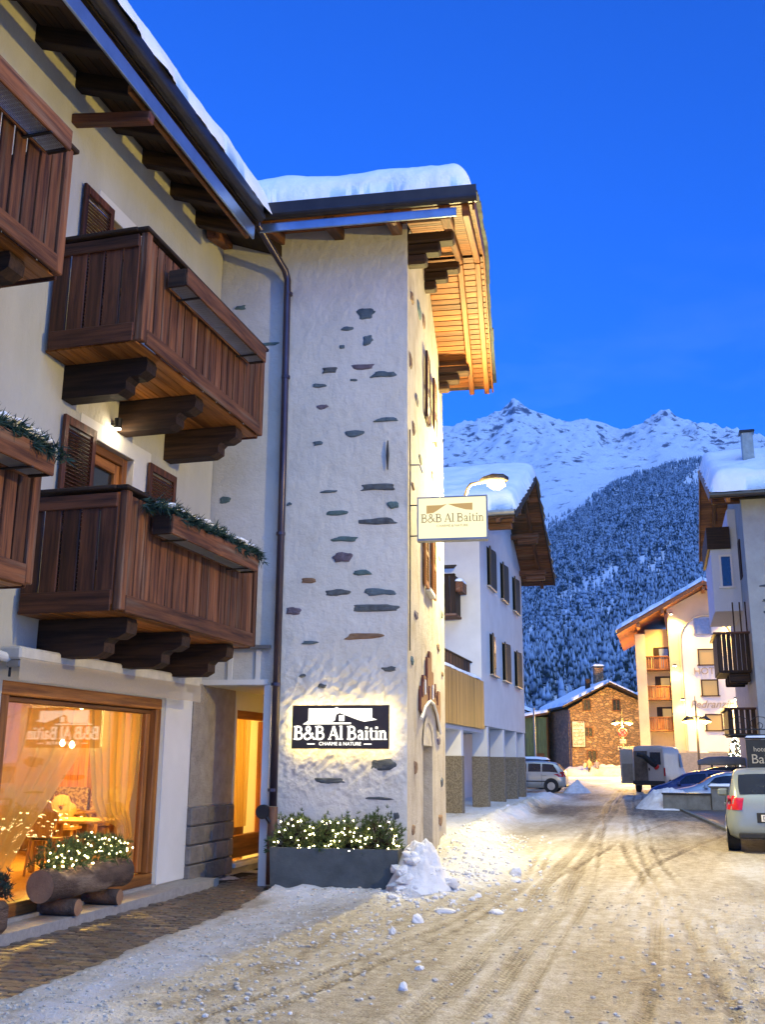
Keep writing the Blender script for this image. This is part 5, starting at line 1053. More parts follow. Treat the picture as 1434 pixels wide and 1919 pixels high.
# ================================================================ old stone house
def stonewall():
    m = bpy.data.materials.new('rubble_masonry'); m.use_nodes = True; t = m.node_tree; N = t.nodes; L = t.links; b = N['Principled BSDF']
    tc = N.new('ShaderNodeTexCoord'); mp = N.new('ShaderNodeMapping'); mp.inputs['Scale'].default_value = (2.2, 2.2, 4.2); L.new(tc.outputs['Object'], mp.inputs[0])
    v = N.new('ShaderNodeTexVoronoi'); v.inputs['Scale'].default_value = 1.0; v2 = N.new('ShaderNodeTexVoronoi'); v2.feature = 'DISTANCE_TO_EDGE'; v2.inputs['Scale'].default_value = 1.0
    L.new(mp.outputs[0], v.inputs[0]); L.new(mp.outputs[0], v2.inputs[0]); cr = N.new('ShaderNodeValToRGB'); e = cr.color_ramp.elements
    e[0].color = (.12, .07, .04, 1); e[1].color = (.38, .24, .13, 1); x = e.new(.5); x.color = (.25, .155, .085, 1)
    L.new(v.outputs['Color'], cr.inputs[0]); mr = N.new('ShaderNodeMapRange'); mr.inputs[2].default_value = .10; L.new(v2.outputs[0], mr.inputs[0])
    mx = N.new('ShaderNodeMix'); mx.data_type = 'RGBA'; mx.inputs[6].default_value = (.16, .12, .085, 1); L.new(mr.outputs[0], mx.inputs[0]); L.new(cr.outputs[0], mx.inputs[7]); L.new(mx.outputs[2], b.inputs['Base Color'])
    b.inputs['Roughness'].default_value = .9; bp = N.new('ShaderNodeBump'); bp.inputs['Strength'].default_value = .9; bp.inputs['Distance'].default_value = .12; L.new(mr.outputs[0], bp.inputs['Height']); L.new(bp.outputs[0], b.inputs['Normal']); return m
RUB = stonewall()
sh = thing('stone_house', 'old rubble stone house with snowy gable roof at the far end of the square', 'building', (-6, 112, 0))
mb = MB(); mb.prism([(-10.15, 112, -.3), (-1.2, 112, -.3), (-1.2, 112, 7.6), (-5.6, 112, 9.5), (-10.15, 112, 7.0)], (0, 11, 0)); mb.build('wall', RUB, sh)
for x, z, w_, h_ in ((-8.05, 7.5, .75, 1.1), (-4.75, 7.5, .75, 1.1), (-8.0, 4.6, .85, .9), (-7.7, 2.0, .9, 1.15), (-4.0, 1.8, .8, .9)):
    w = empty('window', (x, 112, z), sh); mb = MB(); mb.box(x-w_/2, x+w_/2, 111.93, 111.98, z-h_/2, z+h_/2); mb.build('pane', DGLASS, w)
    mb = MB()
    for b in ((x-w_/2-.1, x-w_/2, z-h_/2, z+h_/2), (x+w_/2, x+w_/2+.1, z-h_/2, z+h_/2), (x-w_/2-.1, x+w_/2+.1, z+h_/2, z+h_/2+.1), (x-w_/2-.15, x+w_/2+.15, z-h_/2-.1, z-h_/2), (x-.03, x+.03, z-h_/2, z+h_/2)): mb.box(b[0], b[1], 111.88, 111.99, b[2], b[3])
    mb.build('frame', WX, w)
rs = empty('roof', (-5.6, 112, 9.6), sh)
mb = MB(); mb.prism([(-10.9, 111.2, 7.1), (-5.6, 111.2, 9.75), (-.9, 111.2, 7.6), (-.9, 111.2, 7.8), (-5.6, 111.2, 9.95), (-10.9, 111.2, 7.3)], (0, 12.5, 0)); mb.build('roof_slab', DY, rs)
for c_, e_, ln in (((-10.95, 111.1, 7.31), (5.35, 0, 2.65), 5.97),): snow_slab('roof_snow', rs, c_, (0, 1, 0), e_, 12.6, ln, .32, 51, 30, 20, (1, 0, 0, 1), .25)
snow_slab('roof_snow', rs, (-5.6, 111.1, 9.96), (0, 1, 0), (4.7, 0, -2.15), 12.6, 5.2, .25, 52, 30, 20, (0, 0, 1, 1), .2)
ch = empty('chimney', (-5.5, 116, 10), sh); piece('stack', ch, (-5.5, 116, 10.7), (1.0, .9, 2.4), RUB, .03); piece('cap', ch, (-5.5, 116, 12.0), (1.3, 1.2, .14), STN['d'], .03); snow_slab('cap_snow', ch, (-6.15, 115.4, 12.08), (1, 0, 0), (0, 1, 0), 1.3, 1.2, .22, 55, 12, 12, (1, 1, 1, 1), .2)
piece('flue', sh, (-7.3, 114, 9.8), (.5, .5, 1.4), DZ, .03)
mb = MB(); mb.tube([(-10.05, 111.9, 6.9), (-10.0, 111.85, 3), (-10.0, 111.85, 0)], .09, 8); mb.build('downpipe', PIPE, sh)
sh.rotation_euler = (0, 0, R(19)); sh.location = (-6.2, 113.2, 0)
bd = empty('notice_board', (-9.1, 111.9, 4.2), sh); piece('panel', bd, (-9.1, 111.92, 4.35), (1.55, .08, 2.85), DX, .02)
INK = mat('pale_board', (.62, .58, .52), rough=.8, bump=0, rand=0)
piece('sheet', bd, (-9.1, 111.86, 4.35), (1.36, .04, 2.66), INK, .01)
rk = random.Random(2); INK2 = mat('brown_print', (.10, .055, .045), rough=.8, bump=0, rand=0); mb = MB()
for k in range(17):
    z = 5.52-.148*k; x = -9.72
    while x < -8.5:
        l = rk.uniform(.1, .4)
        if rk.random() < .75: mb.box(x, min(x+l, -8.5), 111.825, 111.838, z, z+(.10 if k in (0, 16) else .07))
        x += l+.05
mb.build('print', INK2, bd)
# timber barn leaning on it
bn2 = thing('timber_barn', 'dark green-lit timber barn with lean-to roof left of the stone house', 'building', (-14.2, 118, 0))
GRN = wood('green_lit_boards', (.035, .08, .06), (.015, .035, .03), 2)  # green light on the planks put into their colour
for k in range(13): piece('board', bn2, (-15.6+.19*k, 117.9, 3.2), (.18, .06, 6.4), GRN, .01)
mb = MB(); mb.box(-15.7, -13.1, 118, 127, 0, 6.4); mb.build('wall', DZ, bn2); piece('door', bn2, (-14.0, 117.82, 1.2), (.9, .06, 2.3), DZ, .01)
mb = MB(); mb.prism([(-16.2, 117.3, 6.2), (-12.9, 117.3, 6.75), (-12.9, 117.3, 6.95), (-16.2, 117.3, 6.4)], (0, 10, 0)); mb.build('roof', DY, bn2); snow_slab('roof_snow', bn2, (-16.25, 117.2, 6.41), (0, 1, 0), (3.3, 0, .55), 10, 3.35, .35, 57, 20, 16, (1, 0, 0, 1), .25)
# far snow-roofed houses glimpsed at the left of the square
for i, (x, y, z, lab) in enumerate(((-19.5, 128, 7.4, 'dark house with double snow roof glimpsed just right of the white house'), (-1.0, 130, 9.0, 'low house with blue snow roof between stone house and hotel'))):
    h = thing('far_house', lab, 'building', (x, y, 0)); mb = MB(); mb.prism([(x-4, y, -.3), (x+4, y, -.3), (x+4, y, z-.6), (x, y, z+1.0), (x-4, y, z-.6)], (0, 8, 0)); mb.build('wall', mat('far_wall%d' % i, (.10, .11, .12), rough=.9) , h)
    mb = MB(); mb.prism([(x-4.7, y-.8, z-.7), (x, y-.8, z+1.2), (x+4.7, y-.8, z-.7), (x+4.7, y-.8, z-.5), (x, y-.8, z+1.4), (x-4.7, y-.8, z-.5)], (0, 9.5, 0)); mb.build('roof', DY, h)
    snow_slab('roof_snow', h, (x-4.8, y-.9, z-.5), (0, 1, 0), (4.8, 0, 1.9), 9.7, 5.16, .4, 70+i, 20, 20, (1, 1, 0, 1), .3); snow_slab('roof_snow', h, (x, y-.9, z+1.4), (0, 1, 0), (4.8, 0, -1.9), 9.7, 5.16, .4, 75+i, 20, 20, (0, 1, 1, 1), .3)
    for k in (-1.6, 1.6): mb = MB(); mb.box(x+k-.5, x+k+.5, y-.06, y-.01, z-3.2, z-1.9); mb.build('window', DGLASS, h)

# ================================================================ street furniture of the square
LENS2 = emis('far_lamp_lens', (1, .66, .24), 5)
def twin_lamp(x, y, h, label, power, span):
    t = thing('twin_street_lamp', label, 'street lamp', (x, y, 0), 0, 'twin-headed lamps in the square')
    mb = MB(); mb.tube([(x, y, 0), (x, y, h), (x, y, h+1.6)], [.09, .07, .025], 8); mb.build('post', mat('cream_post', (.05, .045, .04), rough=.5) if 'cream_post' not in bpy.data.materials else bpy.data.materials['cream_post'], t)
    for s in (-1, 1):
        mb = MB(); mb.tube([(x, y, h+.25), (x+s*span*.5, y, h+.22), (x+s*span, y, h)], [.04, .035, .03], 6); mb.build('arm', BLACK, t)
        mb = MB(); mb.tube([(x+s*(span-.40), y, h+.10), (x+s*span, y, h+.12), (x+s*(span+.38), y, h-.02)], [.06, .20, .05], 10); mb.build('lamp_head', BLACK, t)
        mb = MB(); mb.tube([(x+s*(span-.40), y, h-.02), (x+s*span, y, h-.05), (x+s*(span+.38), y, h-.10)], [.03, .18, .03], 10); mb.build('lens', LENS2, t)
        lamp_light(t, (s*span, 0, h-.35), power, .15, (1, .58, .12))
    return t
tl = twin_lamp(-3.83, 97, 5.03, 'twin-headed lit lamp carrying a no-parking sign before the stone house', 7500, .6)
twin_lamp(2.05, 70, 4.2, 'twin-headed lit lamp in front of the floodlit hotel', 1900, .55)
ns = thing('traffic_sign', 'round red no-parking sign with white plates on the lamp post', 'sign', (-3.83, 96.9, 3.6))
mb = MB(); mb.tube([(-3.81, 96.86, 4.12), (-3.81, 96.83, 4.12)], .42, 20); mb.build('disc', mat('sign_blue_white', (.30, .28, .26), rough=.5, bump=0), ns)
REDS = mat('sign_red', (.55, .03, .02), rough=.5, bump=0)
mb = MB(); mb.tube([(-3.81+.36*math.cos(t), 96.81, 4.12+.36*math.sin(t)) for t in np.linspace(0, 2*math.pi, 25)], .055, 6)
for s in (-1, 1): mb.tube([(-3.81-.25, 96.81, 4.12-.25*s), (-3.81+.25, 96.81, 4.12+.25*s)], .04, 6)
mb.build('red_ring', REDS, ns)
piece('plate', ns, (-3.81, 96.84, 3.30), (.55, .03, .35), bpy.data.materials['sign_blue_white'], .005); piece('arrow_plate', ns, (-3.58, 96.84, 2.68), (1.45, .03, .32), bpy.data.materials['sign_blue_white'], .005); piece('arrow_mark', ns, (-4.1, 96.815, 2.68), (.22, .02, .2), BLACK, .004)
mp_ = thing('sign_pole', 'thin grey pole standing beside the snow-roofed car on the left', 'pole', (-7.6, 58, 0)); mb = MB(); mb.tube([(-7.15, 58, 0), (-7.2, 58, 4.5)], .05, 6); mb.build('pole', GREYM, mp_)
xt = thing('christmas_tree', 'small fir covered in white lights beside the hotel', 'tree', (3.75, 60, 0)); rr = random.Random(9); mbn = MB(); pts = []
for k in range(420):
    f = rr.random()**.8; a = rr.uniform(0, 6.28); r = (1-f)*.95*rr.uniform(.6, 1); p = Vector((3.75+r*math.cos(a), 60+r*math.sin(a), .4+2.5*f)); needle_tuft(mbn, p, (math.cos(a), math.sin(a), -.1), 8, .22, .5, .012, rr)
    if k % 2 == 0 and math.sin(a) < .3: pts.append(p+Vector((.1*math.cos(a), .1*math.sin(a), 0)))
mbn.build('crown', NEEDLE_D, xt); mb = MB(); mb.tube([(3.75, 60, 0), (3.75, 60, 2.9)], [.07, .01], 6); mb.build('trunk', DZ, xt)
st = thing('string_lights', 'white lights covering the small fir beside the hotel', 'fairy lights', (3.75, 60, .4))
BB_ = ico(.035); BB_.materials.append(emis('white_bulb', (1, .88, .66), 14))
for p in pts: link_mesh('bulb', BB_, st, p)
# low concrete walls on the right
CONC = mat('stained_concrete', (.20, .20, .17), (.12, .12, .10), rough=.9, scale=4, bump=.4, bscale=20)
lw = thing('low_wall', 'low grey concrete wall with a dark coping behind the snow heap', 'wall', (.7, 34.9, 0)); piece('body', lw, (.55, 34.95, .24), (1.5, .25, .58), CONC, .01); piece('coping', lw, (.55, 34.93, .555), (1.56, .32, .05), BLACK, .008)
lw2 = thing('gate_pier', 'taller snow-capped concrete pier beside the silver hatchback', 'wall', (1.62, 34.9, 0)); piece('body', lw2, (1.64, 34.92, .36), (.64, .34, .80), CONC, .01); piece('coping', lw2, (1.64, 34.90, .785), (.72, .44, .05), CONC, .008); snow_slab('cap_snow', lw2, (1.28, 34.68, .812), (1, 0, 0), (0, 1, 0), .72, .44, .08, 81, 16, 10, (1, 1, 1, 1), .07)
pp = empty('side_pavement', (2, 29, 0)); tagset(pp, kind='structure')
mb = MB(); mb.prism([(1.33, 25, .0), (.42, 34.7, .0), (8, 34.7, 0), (8, 25, 0)], (0, 0, .075)); mb.build('wet_paving', mat('wet_paving', (.13, .105, .085), (.07, .06, .05), rough=.4, scale=6, bump=.5, bscale=25), pp)
mb = MB(); mb.prism([(1.22, 25, .0), (.31, 34.7, .0), (.415, 34.7, 0), (1.325, 25, 0)], (0, 0, .095)); mb.build('kerb', CONC, pp)
# ================================================================ cars
def car_paint(name, col, metal=.35):
    return mat(name, col, tuple(c*.85 for c in col), rough=.32, scale=2, bump=0, metal=metal, spec=.5, rand=0, third=(tuple(.5*c+.12 for c in col), 3, .6, .8))
HATCH = [(-.02, .40, .50, .58, .60, .50), (.0, .31, .60, .76, .76, .66), (.05, .26, .78, .97, .82, .70), (.22, .23, .86, 1.17, .84, .72), (.45, .21, .90, 1.37, .84, .67), (.75, .20, .92, 1.42, .84, .66), (1.5, .20, .92, 1.445, .84, .65), (2.2, .20, .91, 1.42, .84, .64),
         (2.65, .20, .90, 1.31, .84, .64), (3.1, .20, .88, 1.04, .84, .70), (3.3, .21, .86, .93, .83, .72), (3.75, .24, .74, .82, .80, .66), (3.95, .28, .60, .68, .72, .55), (4.02, .36, .50, .56, .55, .40)]
WAGON = [(-.02, .42, .55, .64, .60, .52), (.0, .32, .66, .84, .78, .68), (.06, .26, .84, 1.02, .86, .74), (.25, .23, .92, 1.25, .88, .74), (.48, .21, .95, 1.42, .88, .69), (.9, .20, .96, 1.47, .88, .67), (1.8, .20, .95, 1.49, .88, .67), (2.6, .20, .93, 1.46, .88, .66),
         (3.0, .20, .92, 1.34, .88, .60), (3.5, .20, .90, 1.04, .88, .70), (3.7, .21, .88, .95, .87, .76), (4.3, .24, .76, .84, .84, .70), (4.55, .28, .62, .70, .74, .56), (4.64, .36, .52, .58, .55, .40)]
TYRE = RUBBER; RIM = mat('alloy_rim', (.45, .45, .44), (.3, .3, .3), rough=.35, metal=.8, bump=0)
LAMPR = mat('red_tail_lamp', (.45, .015, .02), (.3, .01, .012), rough=.12, bump=.1, bscale=60, spec=.7, rand=0); LAMPW = mat('clear_head_lamp', (.6, .6, .62), rough=.1, bump=0, spec=.7)
def section(s):
    y, zb, zl, zt, wm, wt = s; h = zl-zb
    return [(0, zb), (wm*.80, zb), (wm*.95, zb+.10*h), (wm, zb+.35*h), (wm*1.0, zb+.62*h), (wm*.975, zb+.85*h), (wm*.94, zl), (wt+.55*(wm*.94-wt)*.92, zl+.5*(zt-zl)), (wt, zt-.10*(zt-zl)), (wt*.92, zt-.03*(zt-zl)), (wt*.6, zt+.005), (0, zt+.012)]
def interp_sec(ST, y):
    ys = [s[0] for s in ST]; return tuple([y]+[float(np.interp(y, ys, [s[k] for s in ST])) for k in range(1, 6)])
def car(label, loc, rz, paint, ST=HATCH, sc=(1, 1, 1), wb=(.68, 3.18), wr=.31, group=None, plate=None, tail=True, name='parked_car'):
    c = thing(name, label, 'car', loc, rz, group); k = sc
    ys = []
    for a, b in zip(ST[:-1], ST[1:]):
        n = max(1, int((b[0]-a[0])/.09)); ys += [a[0]+(b[0]-a[0])*i/n for i in range(n)]
    ys.append(ST[-1][0]); ys = np.array(ys)
    # smooth the profile lines
    def prof(col):
        v = np.interp(ys, [s[0] for s in ST], [s[col] for s in ST]); w = v.copy()
        for _ in range(2): w[1:-1] = .25*w[:-2]+.5*w[1:-1]+.25*w[2:]
        return w
    cols = [prof(i) for i in range(1, 6)]; rings = []
    def sec_at(i): return section((ys[i],)+tuple(cc[i] for cc in cols))
    for i in range(len(ys)):
        h = sec_at(i); full = h+[(-x, z) for x, z in h[-2:0:-1]]; rings.append([(x*k[0], ys[i]*k[1], z*k[2]) for x, z in full])
    m = len(rings[0]); mb = MB(); mb.add([p for r in rings for p in r], [(i*m+j, (i+1)*m+j, (i+1)*m+(j+1) % m, i*m+(j+1) % m) for i in range(len(ys)-1) for j in range(m)]+[tuple(range(m)), tuple((len(ys)-1)*m+j for j in range(m))[::-1]])
    body = mb.build('body', paint, c, smooth=True, local=True)
    def secy(y): return section((y,)+tuple(float(np.interp(y, ys, cc)) for cc in cols))
    def side_pt(y, f, s, off):      # f 0 belt .. 1 shoulder
        h = secy(y); a, mid, b = Vector(h[6]), Vector(h[7]), Vector(h[8]); p = a.lerp(mid, f*2) if f < .5 else mid.lerp(b, f*2-1); d = (b-a).normalized(); nrm = Vector((d.y, -d.x))
        p = p+nrm*off; return (s*p.x*k[0], y*k[1], p.y*k[2])
    def top_pt(y, x, off):
        h = secy(y); wt = h[8][0]; z = np.interp(abs(x)*wt*1.0, [0, wt*.6, wt*.92, wt], [h[11][1], h[10][1], h[9][1], h[8][1]]); dz = (secy(y+.02)[11][1]-secy(y-.02)[11][1])/.04; nn = Vector((0, -dz, 1)).normalized()
        return (x*wt*k[0], (y+nn.y*off)*k[1], (z+nn.z*off)*k[2])
    def patch(f, nu, nv, nm, mt, flip=False):
        g = MB(); g.add([f(u/nu, v/nv) for v in range(nv+1) for u in range(nu+1)], [(v*(nu+1)+u, v*(nu+1)+u+1, (v+1)*(nu+1)+u+1, (v+1)*(nu+1)+u) for v in range(nv) for u in range(nu)]); return g.build(nm, mt, c, smooth=True, local=True)
    def wid(y, z):
        h = secy(max(y, ys[0])); zz = [p[1] for p in h[1:9]]; xx = [p[0] for p in h[1:9]]
        return float(np.interp(z, zz, xx)) if zz[0] <= z <= zz[-1] else 0.0
    def ysurf(x, z):
        for y in np.linspace(ys[0], .6, 900):
            if wid(y, z) >= x: return y
        return .1
    L_ = ST[-1][0]; y1 = ST[4][0]; y2 = ST[8][0]; y3 = ST[9][0]
    mid = y1+(y2-y1)*.50
    for s in (-1, 1):
        for (a0, a1, t0, t1) in ((y1-.12, mid-.45, y1+.12, mid-.45), (mid-.38, mid+.22, mid-.38, mid+.22), (mid+.30, y3-.12, mid+.30, y2-.08)):
            if a1-a0 < .12: continue
            patch(lambda u, v, a0=a0, a1=a1, t0=t0, t1=t1, s=s: side_pt((a0+(a1-a0)*u)*(1-v)+(t0+(t1-t0)*u)*v, .08+.80*v, s, .006), 6, 4, 'window', DGLASS)
    yr0, yr1 = ST[2][0]+.03, y1-.01
    patch(lambda u, v: top_pt(yr0+(yr1-yr0)*v, (u*2-1)*.86, .010), 8, 6, 'rear_window', DGLASS)
    patch(lambda u, v: top_pt(y2+.02+(y3-.02-y2)*v, (u*2-1)*.90, .010), 8, 6, 'windscreen', DGLASS)
    for s in (-1, 1):
        for y in wb:
            w = empty('wheel', (0, 0, 0), c); w.location = (s*.74*k[0], y*k[1], wr); WL[w.name] = Vector((0, 0, 0))
            g = MB(); g.tube([(-.11, 0, 0), (-.10, 0, 0), (.10, 0, 0), (.11, 0, 0)], [wr*.9, wr, wr, wr*.9], 20); g.build('tyre', TYRE, w, local=True)
            g = MB(); g.tube([(s*.09, 0, 0), (s*.117, 0, 0)], [wr*.66, wr*.60], 16)
            for q in range(5):
                a = q*2*math.pi/5; g.prism([(s*.118, math.cos(a-.16)*wr*.2, math.sin(a-.16)*wr*.2), (s*.118, math.cos(a-.16)*wr*.6, math.sin(a-.16)*wr*.6), (s*.118, math.cos(a+.16)*wr*.6, math.sin(a+.16)*wr*.6), (s*.118, math.cos(a+.16)*wr*.2, math.sin(a+.16)*wr*.2)], (s*.012, 0, 0))
            g.build('rim', RIM, w, local=True)
            g = MB(); g.tube([(s*.835*k[0]*(ST[6][4]/.84), y*k[1]-.0, wr+.02), (s*.846*k[0]*(ST[6][4]/.84), y*k[1], wr+.02)], wr+.055, 20); g.build('wheel_arch', BLACK, c, local=True)
        g = MB(); yy = L_-.02
        patch(lambda u, v, s=s: (s*(.40+.28*u)*k[0], (L_-.10-.12*u)*k[1], (.60+.12*v)*k[2]), 3, 3, 'headlight', LAMPW)
        if tail:
            def tl_(u, v, s=s):
                z = .73+.24*v; xin = .52+.05*(1-v)
                if u < .7: x = xin+(.80-xin)*u/.7; y = ysurf(x, z)-.010
                else: y = ysurf(.80, z)-.010+.16*(u-.7)/.3; x = max(.80, wid(y+.01, z)+.008)
                return (s*x*k[0], y*k[1], z*k[2])
            patch(tl_, 10, 6, 'tail_lamp', LAMPR)
        ym = y3-.25; p = side_pt(ym, .05, s, .0); piece('mirror', c, (p[0]+s*.10, p[1], p[2]+.05), (.20, .12, .14), paint, .04, local=True)
        piece('door_handle', c, (s*(ST[6][4]+.008)*k[0], (mid-.55)*k[1], .80*k[2]), (.03, .2, .035), paint, .01, local=True)
        for yy_ in (mid-.42, mid+.26, mid+.95): piece('door_seam', c, (s*(ST[6][4]*.995)*k[0], yy_*k[1], .60*k[2]), (.012, .012, .56), BLACK, .002, local=True)
        piece('side_trim', c, (s*(ST[6][4]+.006)*k[0], (mid+.1)*k[1], .52*k[2]), (.02, 1.7, .05), BLACK, .008, local=True)
    piece('rear_bumper_sill', c, (0, .03*k[1], .30*k[2]), (1.30*k[0], .12, .10), BLACK, .02, local=True)
    if plate is not None:
        pl = piece('number_plate', c, (0, ysurf(.2, .60)-.030, .60*k[2]), (.52, .02, .115), WHITE, .004, local=True)
        o = font_text('plate_text', plate, .11, BLACK, c, (-.235, ysurf(.2, .60)-.046, .60*k[2]), Matrix.Identity(3), .001, 'LEFT', local=True)
        piece('plate_recess', c, (0, ysurf(.2, .60)-.012, .605*k[2]), (.66, .02, .17), BLACK, .01, local=True); piece('badge', c, (0, ysurf(0, .86)-.005, .86*k[2]), (.11, .03, .11), GREYM, .03, local=True)
        g = MB(); g.tube([(0, .05, .98), (.02, .20, 1.12), (.22, .30, 1.20)], .010, 5); g.build('rear_wiper', BLACK, c, local=True)
    return c
car('silver-green hatchback seen from behind at the right picture edge', (1.80, 19.25, .03), R(-3.0), car_paint('silver_green_paint', (.24, .28, .28)), plate='DT', wr=.30)
car('silver hatchback with snow beside it, parked by the white house columns', (-4.85, 51.6, .04), R(90), car_paint('silver_paint', (.48, .47, .42)), sc=(1.02, 1.03, 1.03))
snowcar = car('dark car with snow on its roof, parked behind the silver hatchback', (-6.0, 57.5, .04), R(90), car_paint('dark_blue_paint', (.03, .04, .08)), ST=WAGON, sc=(1, 1, 1.10))
def roof_cover(parent, x0, x1, y0, y1, z, t):
    xs = np.linspace(-1, 1, 24); ys = np.linspace(-1, 1, 24); U, V = np.meshgrid(xs, ys); k = np.sqrt(np.clip(1-U**4, 0, 1))*np.sqrt(np.clip(1-V**4, 0, 1))
    P = np.stack([(x0+x1)/2+(x1-x0)/2*U, (y0+y1)/2+(y1-y0)/2*V, z+t*k*(.8+.4*fbm(U*2, V*2, 2, 3))], -1); me = grid_mesh('roof_snow', P, SNOW, None); me.parent = parent; return me
roof_cover(snowcar, -.62, .62, .35, 3.0, 1.57, .16)
car('dark blue hatchback, nose to the street behind the snow heap', (3.35, 43.0, -.22), R(90), car_paint('blue_paint', (.015, .04, .17)), sc=(1, 1.03, 1.0))
car('light blue saloon parked behind the low concrete wall', (4.45, 38.3, -.20), R(90), car_paint('pale_blue_paint', (.22, .32, .48)), ST=WAGON, sc=(1, .98, .96))
bk = car('dark estate car carrying a roof box behind the blue hatchback', (4.6, 47.2, -.16), R(90), car_paint('black_blue_paint', (.02, .025, .04)), ST=WAGON, sc=(1, 1, 1.02))
rbx = thing('roof_box', 'long grey roof box strapped on the dark estate car', 'roof box', (2.35, 47.2, 1.30)); BOXG = mat('grey_box_plastic', (.30, .30, .27), (.24, .24, .22), rough=.4, bump=0)
st_ = [(-1.05, .10, .16), (-.95, .32, .22), (-.6, .42, .33), (0, .44, .36), (.6, .42, .35), (1.0, .36, .30), (1.15, .18, .20)]; mb = MB(); rg = []
for x, w, h in st_: rg += [(2.35+x, 47.2-w, 1.42), (2.35+x, 47.2-w*1.02, 1.46), (2.35+x, 47.2-w*.92, 1.44+h*.8), (2.35+x, 47.2-w*.5, 1.44+h), (2.35+x, 47.2+w*.5, 1.44+h), (2.35+x, 47.2+w*.92, 1.44+h*.8), (2.35+x, 47.2+w*1.02, 1.46), (2.35+x, 47.2+w, 1.42)]
mb.add(rg, [(i*8+j, (i+1)*8+j, (i+1)*8+(j+1) % 8, i*8+(j+1) % 8) for i in range(6) for j in range(8)]+[tuple(range(8))[::-1], tuple(48+j for j in range(8))]); mb.build('shell', BOXG, rbx, smooth=True)
mb = MB()
for x in (1.9, 2.85): mb.tube([(x, 46.6, 1.30), (x, 46.6, 1.41), (x, 47.8, 1.41), (x, 47.8, 1.30)], .025, 6)
mb.build('roof_bars', BLACK, rbx)
# ---- white van with an open rear door
VANP = car_paint('van_white', (.40, .37, .32), 0)
van = thing('van', 'cream delivery van with its rear door open beside the blue cars', 'van', (-.92, 53.6, .02), R(-15)); van.scale = (.90, .90, .98)
VS = [(0.0, .42, 1.2, 2.28, .90, .80), (.05, .38, 1.2, 2.34, .95, .84), (.4, .36, 1.2, 2.36, .96, .85), (3.2, .36, 1.2, 2.36, .96, .85), (3.6, .36, 1.2, 2.28, .96, .82), (4.15, .36, 1.15, 1.62, .95, .80), (4.75, .38, 1.0, 1.22, .92, .76), (4.95, .42, .8, .95, .80, .6)]
mb = MB(); rings = []; ysv = np.concatenate([np.linspace(a[0], b[0], 5)[:-1] for a, b in zip(VS[:-1], VS[1:])]+[[VS[-1][0]]])
for y in ysv: h = section(interp_sec(VS, y)); rings.append([(x, y, z) for x, z in h+[(-x, z) for x, z in h[-2:0:-1]]])
m = len(rings[0]); mb.add([p for r in rings for p in r], [(i*m+j, (i+1)*m+j, (i+1)*m+(j+1) % m, i*m+(j+1) % m) for i in range(len(rings)-1) for j in range(m)]+[tuple((len(rings)-1)*m+j for j in range(m))[::-1], tuple(range(m))]); mb.build('body', VANP, van, smooth=True, local=True)
piece('cargo_opening', van, (-.42, -.012, 1.30), (.76, .02, 1.60), mat('shaded_van_lining', (.16, .13, .10), (.05, .04, .03), rough=.8, scale=3), .005, local=True)  # flat panel for the opening, interior shade put into the lining colour
rd = empty('rear_door', (0, 0, 0), van); WL[rd.name] = Vector((0, 0, 0)); rd.location = (0, 0, 0); piece('panel', rd, (.43, -.03, 1.32), (.82, .05, 1.72), VANP, .02, local=True); piece('pane', rd, (.43, -.062, 1.72), (.60, .012, .62), DGLASS, .004, local=True); piece('handle', rd, (.06, -.065, 1.18), (.08, .03, .14), BLACK, .01, local=True)
od = empty('open_rear_door', (0, 0, 0), van); WL[od.name] = Vector((0, 0, 0)); od.location = (-.86, -.02, 0); od.rotation_euler = (0, 0, R(-128)); piece('panel', od, (.43, 0, 1.32), (.84, .06, 1.74), VANP, .02, local=True); piece('trim', od, (.43, .038, 1.0), (.70, .02, .9), mat('door_lining', (.25, .22, .18), rough=.8), .01, local=True)
piece('rear_bumper', van, (0, -.06, .50), (1.80, .16, .20), BLACK, .04, local=True)
for s in (-1, 1):
    piece('tail_lamp', van, (s*.905, -.018, 1.05), (.09, .04, .42), LAMPR, .012, local=True)
    for y in (.85, 3.95):
        w = empty('wheel', (0, 0, 0), van); WL[w.name] = Vector((0, 0, 0)); w.location = (s*.86, y, .34); g = MB(); g.tube([(-.12, 0, 0), (-.10, 0, 0), (.10, 0, 0), (.12, 0, 0)], [.30, .34, .34, .30], 20); g.build('tyre', TYRE, w, local=True); g = MB(); g.tube([(s*.09, 0, 0), (s*.125, 0, 0)], [.22, .18], 14); g.build('rim', RIM, w, local=True)
    g = MB(); g.add([(s*.945, 3.25, 1.25), (s*.945, 3.95, 1.25), (s*.90, 3.72, 1.95), (s*.885, 3.25, 2.0)], [(0, 1, 2, 3)]); g.build('side_window', DGLASS, van, local=True)
g = MB(); g.add([(-.72, 4.10, 1.72), (.72, 4.10, 1.72), (.70, 3.66, 2.22), (-.70, 3.66, 2.22)], [(0, 1, 2, 3)]); g.build('windscreen', DGLASS, van, local=True)
sk = thing('ski_bag', 'long dark ski bag sticking out of the open van', 'bag', (-1.0, 53.6, 1.2)); mb = MB(); mb.tube([(-.40, 53.55, 1.20), (-.75, 53.4, 1.50), (-1.15, 53.2, 1.86), (-1.45, 53.1, 1.90)], [.10, .15, .14, .10], 8); mb.build('bag', BLACK, sk, smooth=True); mb = MB(); mb.tube([(-.48, 53.50, 1.26), (-.55, 53.46, 1.33)], .16, 8); mb.build('red_band', REDS, sk)

